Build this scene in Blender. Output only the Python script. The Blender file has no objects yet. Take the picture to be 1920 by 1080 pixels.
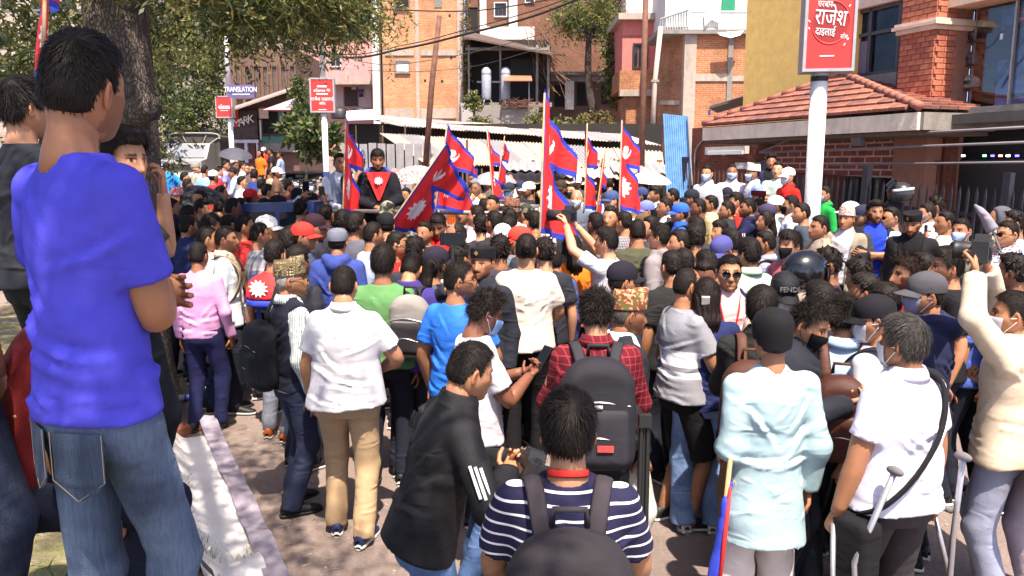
import bpy, math, random
import numpy as np
from mathutils import Vector, Matrix, Euler
R = math.radians
random.seed(7)
rng = np.random.default_rng(7)
SC = bpy.context.scene
COL = SC.collection

# ------------------------------------------------------------------ camera
CAMZ, FPX, PITCH = 2.5, 1500.0, R(8.72)
cam = bpy.data.cameras.new('camera'); cam.lens = 36.0 * FPX / 1920.0; cam.sensor_width = 36
cam.clip_end = 2000; cam.clip_start = 0.05
camo = bpy.data.objects.new('camera', cam); COL.objects.link(camo)
camo.location = (0, 0, CAMZ); camo.rotation_euler = (R(90) - PITCH, 0, 0)
SC.camera = camo
# ------------------------------------------------------------------ sky and sun
SUN_DIR = Vector((0.11, -0.43, 0.89)).normalized()      # towards the sun: high, behind the camera and a little to the right
wd = bpy.data.worlds.new('World'); SC.world = wd; wd.use_nodes = True
wn = wd.node_tree.nodes; wl = wd.node_tree.links
sky = wn.new('ShaderNodeTexSky'); sky.sky_type = 'NISHITA'; sky.sun_disc = False
sky.sun_elevation = math.asin(SUN_DIR.z); sky.sun_rotation = math.atan2(SUN_DIR.x, SUN_DIR.y)
sky.altitude = 1400; sky.air_density = 0.4; sky.dust_density = 4.0; sky.ozone_density = 0.2
wl.new(sky.outputs[0], wn['Background'].inputs[0]); wn['Background'].inputs[1].default_value = 0.15
sl = bpy.data.lights.new('sun', 'SUN'); sl.energy = 3.6; sl.angle = R(0.6); sl.color = (1.0, 0.88, 0.74)
so = bpy.data.objects.new('sun', sl); COL.objects.link(so)
so.rotation_euler = SUN_DIR.to_track_quat('Z', 'Y').to_euler(); so.location = (10, -8, 25)
SC.view_settings.view_transform = 'Standard'; SC.view_settings.look = 'None'
SC.view_settings.exposure = 1.68; SC.view_settings.gamma = 1.0

cy = SC.cycles; cy.max_bounces = 4; cy.diffuse_bounces = 3; cy.glossy_bounces = 2; cy.transmission_bounces = 2; cy.transparent_max_bounces = 6
cy.adaptive_threshold = .02; cy.caustics_reflective = False; cy.caustics_refractive = False
# ------------------------------------------------------------------ pixel -> place helpers (pixels of the 1920 x 1080 photograph)
def ray(px, py):
    a = (px - 960.0) / FPX; b = (540.0 - py) / FPX
    cp, sp = math.cos(PITCH), math.sin(PITCH)
    return Vector((a, cp + b * sp, -sp + b * cp))
def at_z(px, py, z):
    d = ray(px, py); t = (z - CAMZ) / d.z
    return Vector((0, 0, CAMZ)) + d * t
KS = .0445                                              # the street climbs away from the camera
def gz(x, y): return KS * y + (.045 * (y - 26) if (y > 26 and x < -2) else 0.0)
def at_g(px, py, h):
    d = ray(px, py); t = (h - CAMZ) / (d.z - KS * d.y)
    return Vector((0, 0, CAMZ)) + d * t
def at_plane(px, py, p0, n):
    d = ray(px, py); o = Vector((0, 0, CAMZ)); t = (Vector(p0) - o).dot(Vector(n)) / d.dot(Vector(n))
    return o + d * t
def at_y(px, py, Y):
    d = ray(px, py); t = Y / d.y
    return Vector((0, 0, CAMZ)) + d * t

# ------------------------------------------------------------------ object helpers
def tag(o, label=None, cat=None, group=None, kind=None):
    if label: o['label'] = label
    if cat: o['category'] = cat
    if group: o['group'] = group
    if kind: o['kind'] = kind
    return o
def empty(name, loc=(0, 0, 0), rz=0, scale=1.0):
    o = bpy.data.objects.new(name, None); COL.objects.link(o)
    o.location = loc; o.rotation_euler = (0, 0, rz); o.scale = (scale,) * 3 if not hasattr(scale, '__len__') else scale
    o.empty_display_size = .1
    return o
def link(name, me, parent=None, mats=None, matrix=None):
    o = bpy.data.objects.new(name, me); COL.objects.link(o)
    if parent is not None: o.parent = parent
    if matrix is not None: o.matrix_basis = matrix
    if mats is not None:
        if not isinstance(mats, (list, tuple)): mats = [mats]
        if len(me.materials) == 0:
            for _ in mats: me.materials.append(None)
        for i, m in enumerate(mats):
            if i < len(o.material_slots):
                o.material_slots[i].link = 'OBJECT'; o.material_slots[i].material = m
    return o
def mesh_np(name, V, faces, paint=None, mi=None, smooth=True):
    """faces: list of int arrays (k,3) / (k,4)"""
    me = bpy.data.meshes.new(name)
    V = np.asarray(V, np.float32)
    me.vertices.add(len(V)); me.vertices.foreach_set('co', V.ravel())
    faces = [np.asarray(f, np.int32) for f in faces if len(f)]
    tot = np.concatenate([np.full(len(f), f.shape[1], np.int32) for f in faces])
    vi = np.concatenate([f.ravel() for f in faces])
    st = np.zeros(len(tot), np.int32); st[1:] = np.cumsum(tot)[:-1]
    me.loops.add(len(vi)); me.loops.foreach_set('vertex_index', vi)
    me.polygons.add(len(tot)); me.polygons.foreach_set('loop_start', st)
    if mi is not None: me.polygons.foreach_set('material_index', np.asarray(mi, np.int32))
    me.polygons.foreach_set('use_smooth', np.full(len(tot), bool(smooth)))
    me.update(calc_edges=True)
    if paint is not None:
        at = me.attributes.new('paint', 'FLOAT_COLOR', 'POINT')
        c = np.ones((len(V), 4), np.float32); c[:, :3] = paint
        at.data.foreach_set('color', c.ravel())
    return me
class MB:
    """collects pieces of one mesh"""
    def __init__(s): s.V = []; s.Q = []; s.T = []; s.P = []; s.n = 0; s.qm = []; s.tm = []
    def add(s, V, Q=(), T=(), paint=None, m=0):
        V = np.asarray(V, float).reshape(-1, 3)
        s.V.append(V); s.P.append(np.ones((len(V), 3)) if paint is None else np.broadcast_to(np.asarray(paint, float), (len(V), 3)))
        if len(Q): s.Q.append(np.asarray(Q, int).reshape(-1, 4) + s.n); s.qm.append(np.full(len(s.Q[-1]), m))
        if len(T): s.T.append(np.asarray(T, int).reshape(-1, 3) + s.n); s.tm.append(np.full(len(s.T[-1]), m))
        s.n += len(V); return s
    def box(s, c, d, rot=None, m=0):
        c = np.array(c, float); d = np.array(d, float) / 2
        v = np.array([[x, y, z] for x in (-1, 1) for y in (-1, 1) for z in (-1, 1)], float) * d
        if rot is not None: v = v @ np.array(Euler(rot).to_matrix()).T
        return s.add(v + c, [[0, 1, 3, 2], [4, 6, 7, 5], [0, 4, 5, 1], [2, 3, 7, 6], [0, 2, 6, 4], [1, 5, 7, 3]], m=m)
    def tube(s, pts, rad, n=8, m=0, side=None, cap=True, paint=None):
        V, Q, T = tube(pts, rad, n, side, cap); return s.add(V, Q, T, paint, m)
    def lathe(s, prof, n=16, c=(0, 0, 0), m=0, sx=1, sy=1):
        a = np.linspace(0, 2 * math.pi, n, endpoint=False); V = []
        for r, z in prof: V.append(np.stack([np.cos(a) * r * sx + c[0], np.sin(a) * r * sy + c[1], np.full(n, z + c[2])], 1))
        V = np.concatenate(V); return s.add(V, grid_q(len(prof), n, True), m=m)
    def poly(s, pts, th, normal, m=0):
        """prism: flat polygon extruded by vector normal*th"""
        p = np.asarray(pts, float); n = len(p); q = p + np.asarray(normal, float) * th
        V = np.concatenate([p, q]); Q = [[i, (i + 1) % n, n + (i + 1) % n, n + i] for i in range(n)]
        T = [[0, i + 1, i] for i in range(1, n - 1)] + [[n, n + i, n + i + 1] for i in range(1, n - 1)]
        return s.add(V, Q, T, m=m)
    def mesh(s, name='mesh', smooth=False, paint=False):
        V = np.concatenate(s.V); F = []; mi = []
        if s.Q: F.append(np.concatenate(s.Q)); mi.append(np.concatenate(s.qm))
        if s.T: F.append(np.concatenate(s.T)); mi.append(np.concatenate(s.tm))
        me = mesh_np(name, V, F, np.concatenate(s.P) if paint else None, np.concatenate(mi), smooth)
        return me
    def build(s, name, mats, parent=None, smooth=False, paint=False, matrix=None):
        me = s.mesh(name, smooth, paint)
        if not isinstance(mats, (list, tuple)): mats = [mats]
        for mm in mats: me.materials.append(mm)
        o = bpy.data.objects.new(name, me); COL.objects.link(o)
        if parent is not None: o.parent = parent
        if matrix is not None: o.matrix_basis = matrix
        return o
def grid_q(rows, n, wrap=True):
    i = np.arange(rows - 1)[:, None]; j = np.arange(n if wrap else n - 1)[None, :]
    a = i * n + j; b = i * n + (j + 1) % n
    return np.stack([a, b, b + n, a + n], -1).reshape(-1, 4)
def tube(pts, rad, n=8, side=None, cap=True):
    P = np.asarray(pts, float); m = len(P)
    r = np.asarray(rad, float)
    if r.ndim == 0: r = np.full((m, 2), float(r))
    elif r.ndim == 1: r = np.stack([r, r], 1)
    t = np.gradient(P, axis=0); t /= np.linalg.norm(t, axis=1)[:, None] + 1e-9
    s = np.array(side if side is not None else ((1, 0, 0) if abs(t[0, 0]) < .8 else (0, 1, 0)), float)
    a = np.linspace(0, 2 * math.pi, n, endpoint=False); ca, sa = np.cos(a)[:, None], np.sin(a)[:, None]
    V = []
    for i in range(m):
        s = s - t[i] * (s @ t[i]); s /= np.linalg.norm(s) + 1e-9
        u = np.cross(t[i], s)
        V.append(P[i] + ca * s * r[i, 0] + sa * u * r[i, 1])
    V = np.concatenate(V); Q = grid_q(m, n); T = []
    if cap:
        k = len(V); V = np.concatenate([V, P[:1], P[-1:]])
        T = [[k, (j + 1) % n, j] for j in range(n)] + [[k + 1, (m - 1) * n + j, (m - 1) * n + (j + 1) % n] for j in range(n)]
    return V, Q, T
def spline(pts, k):
    """Catmull-Rom through pts, k samples per span"""
    P = np.asarray(pts, float); P = np.concatenate([2 * P[:1] - P[1:2], P, 2 * P[-1:] - P[-2:-1]])
    out = []
    for i in range(1, len(P) - 2):
        for t in np.linspace(0, 1, k, endpoint=False):
            a, b, c, d = P[i - 1], P[i], P[i + 1], P[i + 2]
            out.append(.5 * ((2 * b) + (c - a) * t + (2 * a - 5 * b + 4 * c - d) * t * t + (3 * b - a - 3 * c + d) * t ** 3))
    out.append(P[-2]); return np.array(out)
def sstep(x, a, b):
    t = np.clip((x - a) / (b - a), 0, 1); return t * t * (3 - 2 * t)

# ------------------------------------------------------------------ materials
_mats = {}
def _base(name):
    m = bpy.data.materials.new(name); m.use_nodes = True
    return m, m.node_tree.nodes, m.node_tree.links, m.node_tree.nodes['Principled BSDF']
def rgb(h):
    """'#rrggbb' as it should look (sRGB) -> linear"""
    h = h.lstrip('#'); c = [int(h[i:i + 2], 16) / 255 for i in (0, 2, 4)]
    return tuple(x / 12.92 if x <= .04045 else ((x + .055) / 1.055) ** 2.4 for x in c)
def col4(c): return (c[0], c[1], c[2], 1)
def N(nt, typ, **kw):
    n = nt.new(typ)
    for k, v in kw.items():
        if k.startswith('i_'):
            n.inputs[int(k[2:]) if k[2:].isdigit() else k[2:].replace('_', ' ')].default_value = v
        else: setattr(n, k, v)
    return n
def ramp(nt, stops):
    r = nt.new('ShaderNodeValToRGB'); e = r.color_ramp.elements
    while len(e) < len(stops): e.new(.5)
    for k, (p, c) in enumerate(stops): e[k].position = p; e[k].color = col4(c)
    return r
def mixc(nt, lk, fac, a, b, mode='MIX'):
    m = nt.new('ShaderNodeMix'); m.data_type = 'RGBA'; m.blend_type = mode
    for inp, v in ((0, fac), (6, a), (7, b)):
        if hasattr(v, 'is_output') or hasattr(v, 'links'): lk.new(v, m.inputs[inp])
        elif inp == 0: m.inputs[0].default_value = v
        else: m.inputs[inp].default_value = col4(v)
    return m.outputs[2]
def math_n(nt, lk, op, a, b=0.0, c=None):
    m = nt.new('ShaderNodeMath'); m.operation = op
    for i, v in enumerate((a, b) if c is None else (a, b, c)):
        if hasattr(v, 'links'): lk.new(v, m.inputs[i])
        else: m.inputs[i].default_value = v
    return m.outputs[0]
def plain(name, color, rough=.6, metal=0.0, var=.12, scale=6.0, bump=.0, bscale=40., coords='Object', spec=.5, emit=None):
    """painted / metal / plaster surface with uneven colour and fine relief"""
    key = ('plain', name)
    if key in _mats: return _mats[key]
    m, nt, lk, b = _base(name); c = np.array(color[:3])
    tc = nt.new('ShaderNodeTexCoord')
    no = N(nt, 'ShaderNodeTexNoise', i_Scale=scale, i_Detail=6.0, i_Roughness=.65); lk.new(tc.outputs[coords], no.inputs['Vector'])
    rp = ramp(nt, [(.3, tuple(c * (1 - var * 1.6))), (.55, tuple(c)), (.8, tuple(np.clip(c * (1 + var), 0, 1)))])
    lk.new(no.outputs[0], rp.inputs[0]); lk.new(rp.outputs[0], b.inputs['Base Color'])
    b.inputs['Roughness'].default_value = rough; b.inputs['Metallic'].default_value = metal
    b.inputs['Specular IOR Level'].default_value = spec
    if bump:
        n2 = N(nt, 'ShaderNodeTexNoise', i_Scale=bscale, i_Detail=5.0); lk.new(tc.outputs[coords], n2.inputs['Vector'])
        bp = N(nt, 'ShaderNodeBump', i_Strength=bump, i_Distance=.02); lk.new(n2.outputs[0], bp.inputs['Height']); lk.new(bp.outputs[0], b.inputs['Normal'])
    if emit:
        b.inputs['Emission Color'].default_value = col4(color); b.inputs['Emission Strength'].default_value = emit
    _mats[key] = m; return m
def cloth(color, pattern=None, c2=None, rough=.85, bump=1.0, sheen=.0, key=None, wr=6.0):
    """woven fabric; pattern: stripes / vstripes / plaid / dhaka / hex / denim / camo / floral / band / check"""
    if isinstance(color, str): color = rgb(color)
    if isinstance(c2, str): c2 = rgb(c2)
    k = ('cloth', color, pattern, c2, rough, bump, key)
    if k in _mats: return _mats[k]
    m, nt, lk, b = _base('cloth_' + (pattern or 'plain'))
    c = np.array(color)
    tc = nt.new('ShaderNodeTexCoord'); mp = nt.new('ShaderNodeMapping'); lk.new(tc.outputs['Object'], mp.inputs[0])
    oi = nt.new('ShaderNodeObjectInfo')
    ad = nt.new('ShaderNodeVectorMath'); ad.operation = 'MULTIPLY_ADD'
    lk.new(mp.outputs[0], ad.inputs[0]); ad.inputs[1].default_value = (1, 1, 1)
    cm = nt.new('ShaderNodeCombineXYZ'); lk.new(math_n(nt, lk, 'MULTIPLY', oi.outputs['Random'], 9.0), cm.inputs[0]); lk.new(cm.outputs[0], ad.inputs[2])
    vec = ad.outputs[0]
    no = N(nt, 'ShaderNodeTexNoise', i_Scale=7.0, i_Detail=5.0, i_Roughness=.6); lk.new(vec, no.inputs['Vector'])
    rp = ramp(nt, [(.3, tuple(c * .84)), (.7, tuple(np.clip(c * 1.10, 0, .95)))]); lk.new(no.outputs[0], rp.inputs[0])
    base = rp.outputs[0]
    sx = nt.new('ShaderNodeSeparateXYZ'); lk.new(tc.outputs['Object'], sx.inputs[0])
    def band(out, freq, duty, off=0.0):
        f = math_n(nt, lk, 'FRACT', math_n(nt, lk, 'ADD', math_n(nt, lk, 'MULTIPLY', out, freq), off))
        return math_n(nt, lk, 'LESS_THAN', f, duty)
    if pattern == 'stripes': base = mixc(nt, lk, band(sx.outputs[2], 26.0, .20), base, c2)
    elif pattern == 'vstripes': base = mixc(nt, lk, band(math_n(nt, lk, 'ADD', sx.outputs[0], sx.outputs[1]), 48.0, .35), base, c2)
    elif pattern == 'band':
        f = math_n(nt, lk, 'MULTIPLY', math_n(nt, lk, 'GREATER_THAN', sx.outputs[2], 1.10), math_n(nt, lk, 'LESS_THAN', sx.outputs[2], 1.20))
        base = mixc(nt, lk, f, base, c2)
        f = math_n(nt, lk, 'MULTIPLY', math_n(nt, lk, 'GREATER_THAN', sx.outputs[2], 1.03), math_n(nt, lk, 'LESS_THAN', sx.outputs[2], 1.07))
        base = mixc(nt, lk, f, base, c2)
    elif pattern == 'plaid':
        f1 = band(sx.outputs[2], 26.0, .16); f2 = band(math_n(nt, lk, 'ADD', sx.outputs[0], math_n(nt, lk, 'MULTIPLY', sx.outputs[1], .6)), 26.0, .16)
        base = mixc(nt, lk, math_n(nt, lk, 'MULTIPLY', f1, .6), base, c2); base = mixc(nt, lk, math_n(nt, lk, 'MULTIPLY', f2, .6), base, c2)
    elif pattern == 'check':
        f1 = band(sx.outputs[2], 40.0, .5); f2 = band(sx.outputs[0], 40.0, .5)
        base = mixc(nt, lk, math_n(nt, lk, 'MULTIPLY', math_n(nt, lk, 'ADD', f1, f2), .5), base, c2)
    elif pattern in ('hex', 'dhaka', 'floral', 'camo'):
        sc = {'hex': 55., 'dhaka': 75., 'floral': 60., 'camo': 14.}[pattern]
        vo = N(nt, 'ShaderNodeTexVoronoi', i_Scale=sc, i_Randomness={'hex': .12, 'dhaka': .5, 'floral': 1., 'camo': 1.}[pattern]); lk.new(tc.outputs['Object'], vo.inputs['Vector'])
        if pattern == 'hex':
            r2 = ramp(nt, [(.28, (0, 0, 0)), (.30, (1, 1, 1)), (.37, (1, 1, 1)), (.39, (0, 0, 0)), (.64, (0, 0, 0)), (.66, (1, 1, 1))]); lk.new(vo.outputs['Distance'], r2.inputs[0]); base = mixc(nt, lk, r2.outputs[0], base, c2)
        else:
            sc2 = nt.new('ShaderNodeSeparateColor'); lk.new(vo.outputs['Color'], sc2.inputs[0])
            base = mixc(nt, lk, math_n(nt, lk, 'GREATER_THAN', sc2.outputs[0], .5), base, c2)
            if pattern == 'floral': base = mixc(nt, lk, math_n(nt, lk, 'GREATER_THAN', sc2.outputs[1], .72), base, (.12, .10, .03))
            if pattern == 'camo': base = mixc(nt, lk, math_n(nt, lk, 'GREATER_THAN', sc2.outputs[1], .66), base, (.02, .02, .02))
    elif pattern == 'denim':
        n3 = N(nt, 'ShaderNodeTexNoise', i_Scale=3.2, i_Detail=3.0); lk.new(vec, n3.inputs['Vector'])
        r3 = ramp(nt, [(.42, (0, 0, 0)), (.68, (1, 1, 1))]); lk.new(n3.outputs[0], r3.inputs[0]); base = mixc(nt, lk, r3.outputs[0], base, c2 or tuple(np.clip(c * 2.2 + .03, 0, 1)))
        w = N(nt, 'ShaderNodeTexNoise', i_Scale=160.0, i_Detail=2.0); mp2 = nt.new('ShaderNodeMapping'); mp2.inputs['Scale'].default_value = (1, 1, .12)
        lk.new(tc.outputs['Object'], mp2.inputs[0]); lk.new(mp2.outputs[0], w.inputs['Vector']); base = mixc(nt, lk, .5, base, w.outputs[0], 'SOFT_LIGHT')
    lk.new(base, b.inputs['Base Color']); b.inputs['Roughness'].default_value = rough; b.inputs['Specular IOR Level'].default_value = .25
    if sheen: b.inputs['Sheen Weight'].default_value = sheen
    # folds: stretched, warped ridges + weave
    m2 = nt.new('ShaderNodeMapping'); m2.inputs['Rotation'].default_value = (.5, .35, .2); m2.inputs['Scale'].default_value = (1.0, 1.0, 2.6); lk.new(vec, m2.inputs[0])
    f = N(nt, 'ShaderNodeTexNoise', i_Scale=wr, i_Detail=3.0, i_Roughness=.5, i_Distortion=.8); f.noise_type = 'RIDGED_MULTIFRACTAL' if hasattr(f, 'noise_type') else 'FBM'
    lk.new(m2.outputs[0], f.inputs['Vector'])
    g = N(nt, 'ShaderNodeTexNoise', i_Scale=350.0, i_Detail=1.0); lk.new(vec, g.inputs['Vector'])
    mk = N(nt, 'ShaderNodeTexNoise', i_Scale=4.5, i_Detail=1.0); lk.new(vec, mk.inputs['Vector']); mr = ramp(nt, [(.40, (.12,) * 3), (.62, (1,) * 3)]); lk.new(mk.outputs[0], mr.inputs[0])
    h = math_n(nt, lk, 'ADD', math_n(nt, lk, 'MULTIPLY', math_n(nt, lk, 'MULTIPLY', f.outputs[0], mr.outputs[0]), .6), math_n(nt, lk, 'MULTIPLY', g.outputs[0], .10))
    bp = N(nt, 'ShaderNodeBump', i_Strength=bump, i_Distance=.030); lk.new(h, bp.inputs['Height']); lk.new(bp.outputs[0], b.inputs['Normal'])
    _mats[k] = m; return m
def skin_mat(i):
    tones = ['#c99777', '#b08161', '#9e7052', '#8f6349', '#79503d', '#c18f71']
    k = ('skin', i)
    if k in _mats: return _mats[k]
    m, nt, lk, b = _base('skin'); c = np.array(rgb(tones[i]))
    tc = nt.new('ShaderNodeTexCoord')
    no = N(nt, 'ShaderNodeTexNoise', i_Scale=14.0, i_Detail=6.0); lk.new(tc.outputs['Object'], no.inputs['Vector'])
    rp = ramp(nt, [(.3, tuple(c * np.array([.82, .78, .75]))), (.7, tuple(c * np.array([1.12, 1.05, 1.02])))]); lk.new(no.outputs[0], rp.inputs[0])
    at = nt.new('ShaderNodeAttribute'); at.attribute_name = 'paint'
    lk.new(mixc(nt, lk, 1.0, rp.outputs[0], at.outputs['Color'], 'MULTIPLY'), b.inputs['Base Color'])
    b.inputs['Roughness'].default_value = .52; b.inputs['Specular IOR Level'].default_value = .4
    n2 = N(nt, 'ShaderNodeTexNoise', i_Scale=120.0, i_Detail=3.0); lk.new(tc.outputs['Object'], n2.inputs['Vector'])
    bp = N(nt, 'ShaderNodeBump', i_Strength=.12, i_Distance=.004); lk.new(n2.outputs[0], bp.inputs['Height']); lk.new(bp.outputs[0], b.inputs['Normal'])
    _mats[k] = m; return m
def hair_mat(color='#19120f', rough=.42):
    k = ('hair', color)
    if k in _mats: return _mats[k]
    m, nt, lk, b = _base('hair'); c = np.array(rgb(color))
    tc = nt.new('ShaderNodeTexCoord'); mp = nt.new('ShaderNodeMapping'); mp.inputs['Scale'].default_value = (1, .22, .3); lk.new(tc.outputs['Object'], mp.inputs[0])
    no = N(nt, 'ShaderNodeTexNoise', i_Scale=120.0, i_Detail=4.0, i_Distortion=.6); lk.new(mp.outputs[0], no.inputs['Vector'])
    rp = ramp(nt, [(.35, tuple(c * .6)), (.6, tuple(c * 1.2)), (.8, tuple(c * 1.9 + .002))]); lk.new(no.outputs[0], rp.inputs[0]); lk.new(rp.outputs[0], b.inputs['Base Color'])
    b.inputs['Roughness'].default_value = .62; b.inputs['Specular IOR Level'].default_value = .2
    bp = N(nt, 'ShaderNodeBump', i_Strength=.6, i_Distance=.01); lk.new(no.outputs[0], bp.inputs['Height']); lk.new(bp.outputs[0], b.inputs['Normal'])
    _mats[k] = m; return m
def glass(name, color=(.02, .025, .03), rough=.05):
    k = ('glass', name)
    if k in _mats: return _mats[k]
    m, nt, lk, b = _base(name); b.inputs['Base Color'].default_value = col4(color); b.inputs['Roughness'].default_value = rough
    b.inputs['Specular IOR Level'].default_value = .35; _mats[k] = m; return m
# ================================================================== figures
# body-local frame: feet at the origin, facing +Y, right hand at +X, height 1.70
def surface_nets(D, org, h):
    nx, ny, nz = D.shape
    C = [D[i:nx - 1 + i, j:ny - 1 + j, k:nz - 1 + k] for i in (0, 1) for j in (0, 1) for k in (0, 1)]
    ins = sum((c < 0).astype(np.int8) for c in C)
    mask = (ins > 0) & (ins < 8)
    idx = np.argwhere(mask)
    if len(idx) == 0: return np.zeros((0, 3)), np.zeros((0, 4), int)
    cv = np.stack([c[mask] for c in C], 1)
    off = np.array([[i, j, k] for i in (0, 1) for j in (0, 1) for k in (0, 1)], float)
    acc = np.zeros((len(idx), 3)); cnt = np.zeros(len(idx))
    for a in range(8):
        for b in range(a + 1, 8):
            if np.abs(off[a] - off[b]).sum() != 1: continue
            va, vb = cv[:, a], cv[:, b]; x = (va < 0) != (vb < 0)
            t = np.where(x, va / np.where(x, va - vb, 1), 0)
            acc += np.where(x[:, None], off[a] + (off[b] - off[a]) * t[:, None], 0); cnt += x
    V = (idx + acc / cnt[:, None]) * h + org
    vid = np.full(mask.shape, -1); vid[mask] = np.arange(len(idx))
    S = D < 0; Q = []
    for ax in range(3):
        sl0 = [slice(1, -1)] * 3; sl1 = [slice(1, -1)] * 3
        sl0[ax] = slice(0, -1); sl1[ax] = slice(1, None)
        a, b = S[tuple(sl0)], S[tuple(sl1)]
        e = np.argwhere(a != b); fl = a[tuple(e.T)]
        base = e.copy()
        o1, o2 = [i for i in range(3) if i != ax]
        base[:, o1] += 1; base[:, o2] += 1
        def g(d1, d2):
            q = base.copy(); q[:, o1] -= d1; q[:, o2] -= d2
            return vid[q[:, 0], q[:, 1], q[:, 2]]
        q = np.stack([g(0, 0), g(1, 0), g(1, 1), g(0, 1)], 1)
        if ax == 1: q = q[:, ::-1]
        q = np.where(fl[:, None], q, q[:, ::-1])
        Q.append(q)
    return V, np.concatenate(Q)
def smin(a, b, k):
    hh = np.clip(.5 + .5 * (b - a) / k, 0, 1); return b + (a - b) * hh - k * hh * (1 - hh)
def rcone(P, a, b, ra, rb, clip0=False, clip1=False, flat=None):
    a = np.asarray(a, np.float32); b = np.asarray(b, np.float32); ab = b - a; L2 = np.float32(ab @ ab + 1e-9)
    q = P - a; t = (q @ ab) / L2; tc = np.clip(t, 0, 1); q -= tc[..., None] * ab
    d = np.sqrt(np.einsum('...i,...i->...', q, q)) - (ra + (rb - ra) * tc)
    L = math.sqrt(L2)
    if clip1: d = np.maximum(d, (t - 1) * L)
    if clip0: d = np.maximum(d, -t * L)
    return d
def loft(P, prof):
    """prof rows: z, rx, ry, cx, cy"""
    pr = np.asarray(prof, float); z = P[..., 2]
    rx, ry, cx, cy = [np.interp(z, pr[:, 0], pr[:, i]) for i in (1, 2, 3, 4)]
    x = (P[..., 0] - cx); y = (P[..., 1] - cy)
    k1 = np.sqrt((x / rx) ** 2 + (y / ry) ** 2) + 1e-6; k2 = np.sqrt((x / rx ** 2) ** 2 + (y / ry ** 2) ** 2) + 1e-6
    d = k1 * (k1 - 1) / k2
    return np.maximum(d, np.maximum(pr[0, 0] - z, z - pr[-1, 0]))
def folds(P, seed, f=22.0, w=1.2):
    """ridge-like folds, range about -1..1"""
    r = np.random.default_rng(seed); o = 0
    for i in range(4):
        k = r.normal(size=3) * np.array([.8, .8, 1.2]); k *= f * (.55 + .35 * i) / (np.linalg.norm(k) + 1e-6)
        k2 = r.normal(size=3) * f * .35
        k = k.astype(np.float32); k2 = k2.astype(np.float32); ph = P.astype(np.float32) @ k + w * np.sin(P @ k2 + r.uniform(0, 6)) + r.uniform(0, 6)
        o = o + (1 - 2 * np.abs(np.sin(ph * .5))) / (1 + .6 * i)
    return o * .45
def creases(G, seed, n=22):
    """crisp pulled folds on front and back of a garment"""
    r = np.random.default_rng(seed + 77); o = np.zeros(G.shape[:-1], np.float32); x, y, z = G[..., 0], G[..., 1], G[..., 2]
    for i in range(n):
        sd = 1 if i % 3 else -1; cx = r.uniform(-.15, .15); cz = r.uniform(.88, 1.34); L = r.uniform(.06, .15)
        th = r.uniform(-.35, .35) if cz < 1.05 else np.sign(cx) * r.uniform(.3, 1.1); c, s = math.cos(th), math.sin(th)
        u = (x - cx) * c + (z - cz) * s; v = (z - cz) * c - (x - cx) * s + r.uniform(-2, 2) * u * u; w = np.clip(1 - (u / L) ** 2, 0, 1) * (y * sd < 0)
        wd = r.uniform(.008, .013); o += w * (np.exp(-(v / wd) ** 2) - .8 * np.exp(-((v - 2 * wd) / (1.3 * wd)) ** 2))
    return o
TORSO = np.array([[.84, .176, .124], [.95, .170, .121], [1.05, .160, .114], [1.15, .164, .115], [1.25, .176, .121], [1.33, .176, .114], [1.375, .158, .100], [1.415, .118, .082], [1.445, .084, .070], [1.468, .064, .062]])
SHO = np.array([.160, -.005, 1.368])
L1, L2A = .285, .255
def ik(sh, wr, hint, l1=L1, l2=L2A):
    sh = np.asarray(sh, float); wr = np.asarray(wr, float); d = wr - sh; D = np.linalg.norm(d)
    if D > (l1 + l2) * .995: wr = sh + d / D * (l1 + l2) * .995; d = wr - sh; D = np.linalg.norm(d)
    a = (l1 * l1 - l2 * l2 + D * D) / (2 * D); hgt = math.sqrt(max(l1 * l1 - a * a, 1e-6))
    u = d / D; hv = np.asarray(hint, float); hv = hv - u * (hv @ u); hv /= np.linalg.norm(hv) + 1e-9
    return sh + u * a + hv * hgt, wr
# arm presets for the right side (mirrored for the left): wrist, elbow hint, palm normal, finger curl
ARM = {
    'down': ((.225, .03, .845), (.5, -1, 0), (-1, 0, 0), .40), 'downout': ((.28, .05, .86), (.8, -1, 0), (-1, .2, 0), .5),
    'front': ((.05, .235, 1.03), (1, -.4, -.4), (0, -1, 0), .7), 'phone': ((.05, .30, 1.20), (.6, -.3, -1), (0, -.4, 1), 1.0),
    'cross': ((-.10, .185, 1.17), (1, .2, -.6), (0, -1, .2), .5), 'chin': ((.045, .20, 1.40), (.5, .2, -1), (-.2, -1, .3), .8),
    'raise': ((.20, .30, 1.80), (1, .3, -.6), (0, 1, 0), 1.1), 'aim': ((.10, .30, 1.66), (1, .2, -.8), (0, 1, 0), 1.1),
    'behind': ((.03, -.17, .98), (1, -.6, 0), (0, 1, 0), .6), 'hip': ((.20, -.02, 1.03), (1, -.6, .2), (-1, 0, 0), .3),
    'pole': ((.16, .28, 1.18), (1, -.3, -.6), (-1, 0, 0), 1.3), 'polehigh': ((.12, .26, 1.42), (1, .1, -.6), (-1, 0, 0), 1.3),
    'mic': ((.04, .17, 1.42), (.8, .1, -1), (0, -1, .2), 1.3), 'pocket': ((.185, .04, .93), (.8, -1, .2), (-1, 0, 0), .3),
    'back': ((.10, -.12, 1.02), (1, -.8, 0), (0, 1, 0), .8),
}
def arm_pts(side, spec, sh=None):
    if isinstance(spec, str): spec = ARM[spec]
    w, hint, pn, curl = spec; m = np.array([side, 1, 1.0])
    s = (SHO if sh is None else np.asarray(sh)) * m
    e, w2 = ik(s, np.array(w) * m, np.array(hint, float) * m)
    return s, e, w2, np.array(pn, float) * m, curl
_HB = {}
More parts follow.
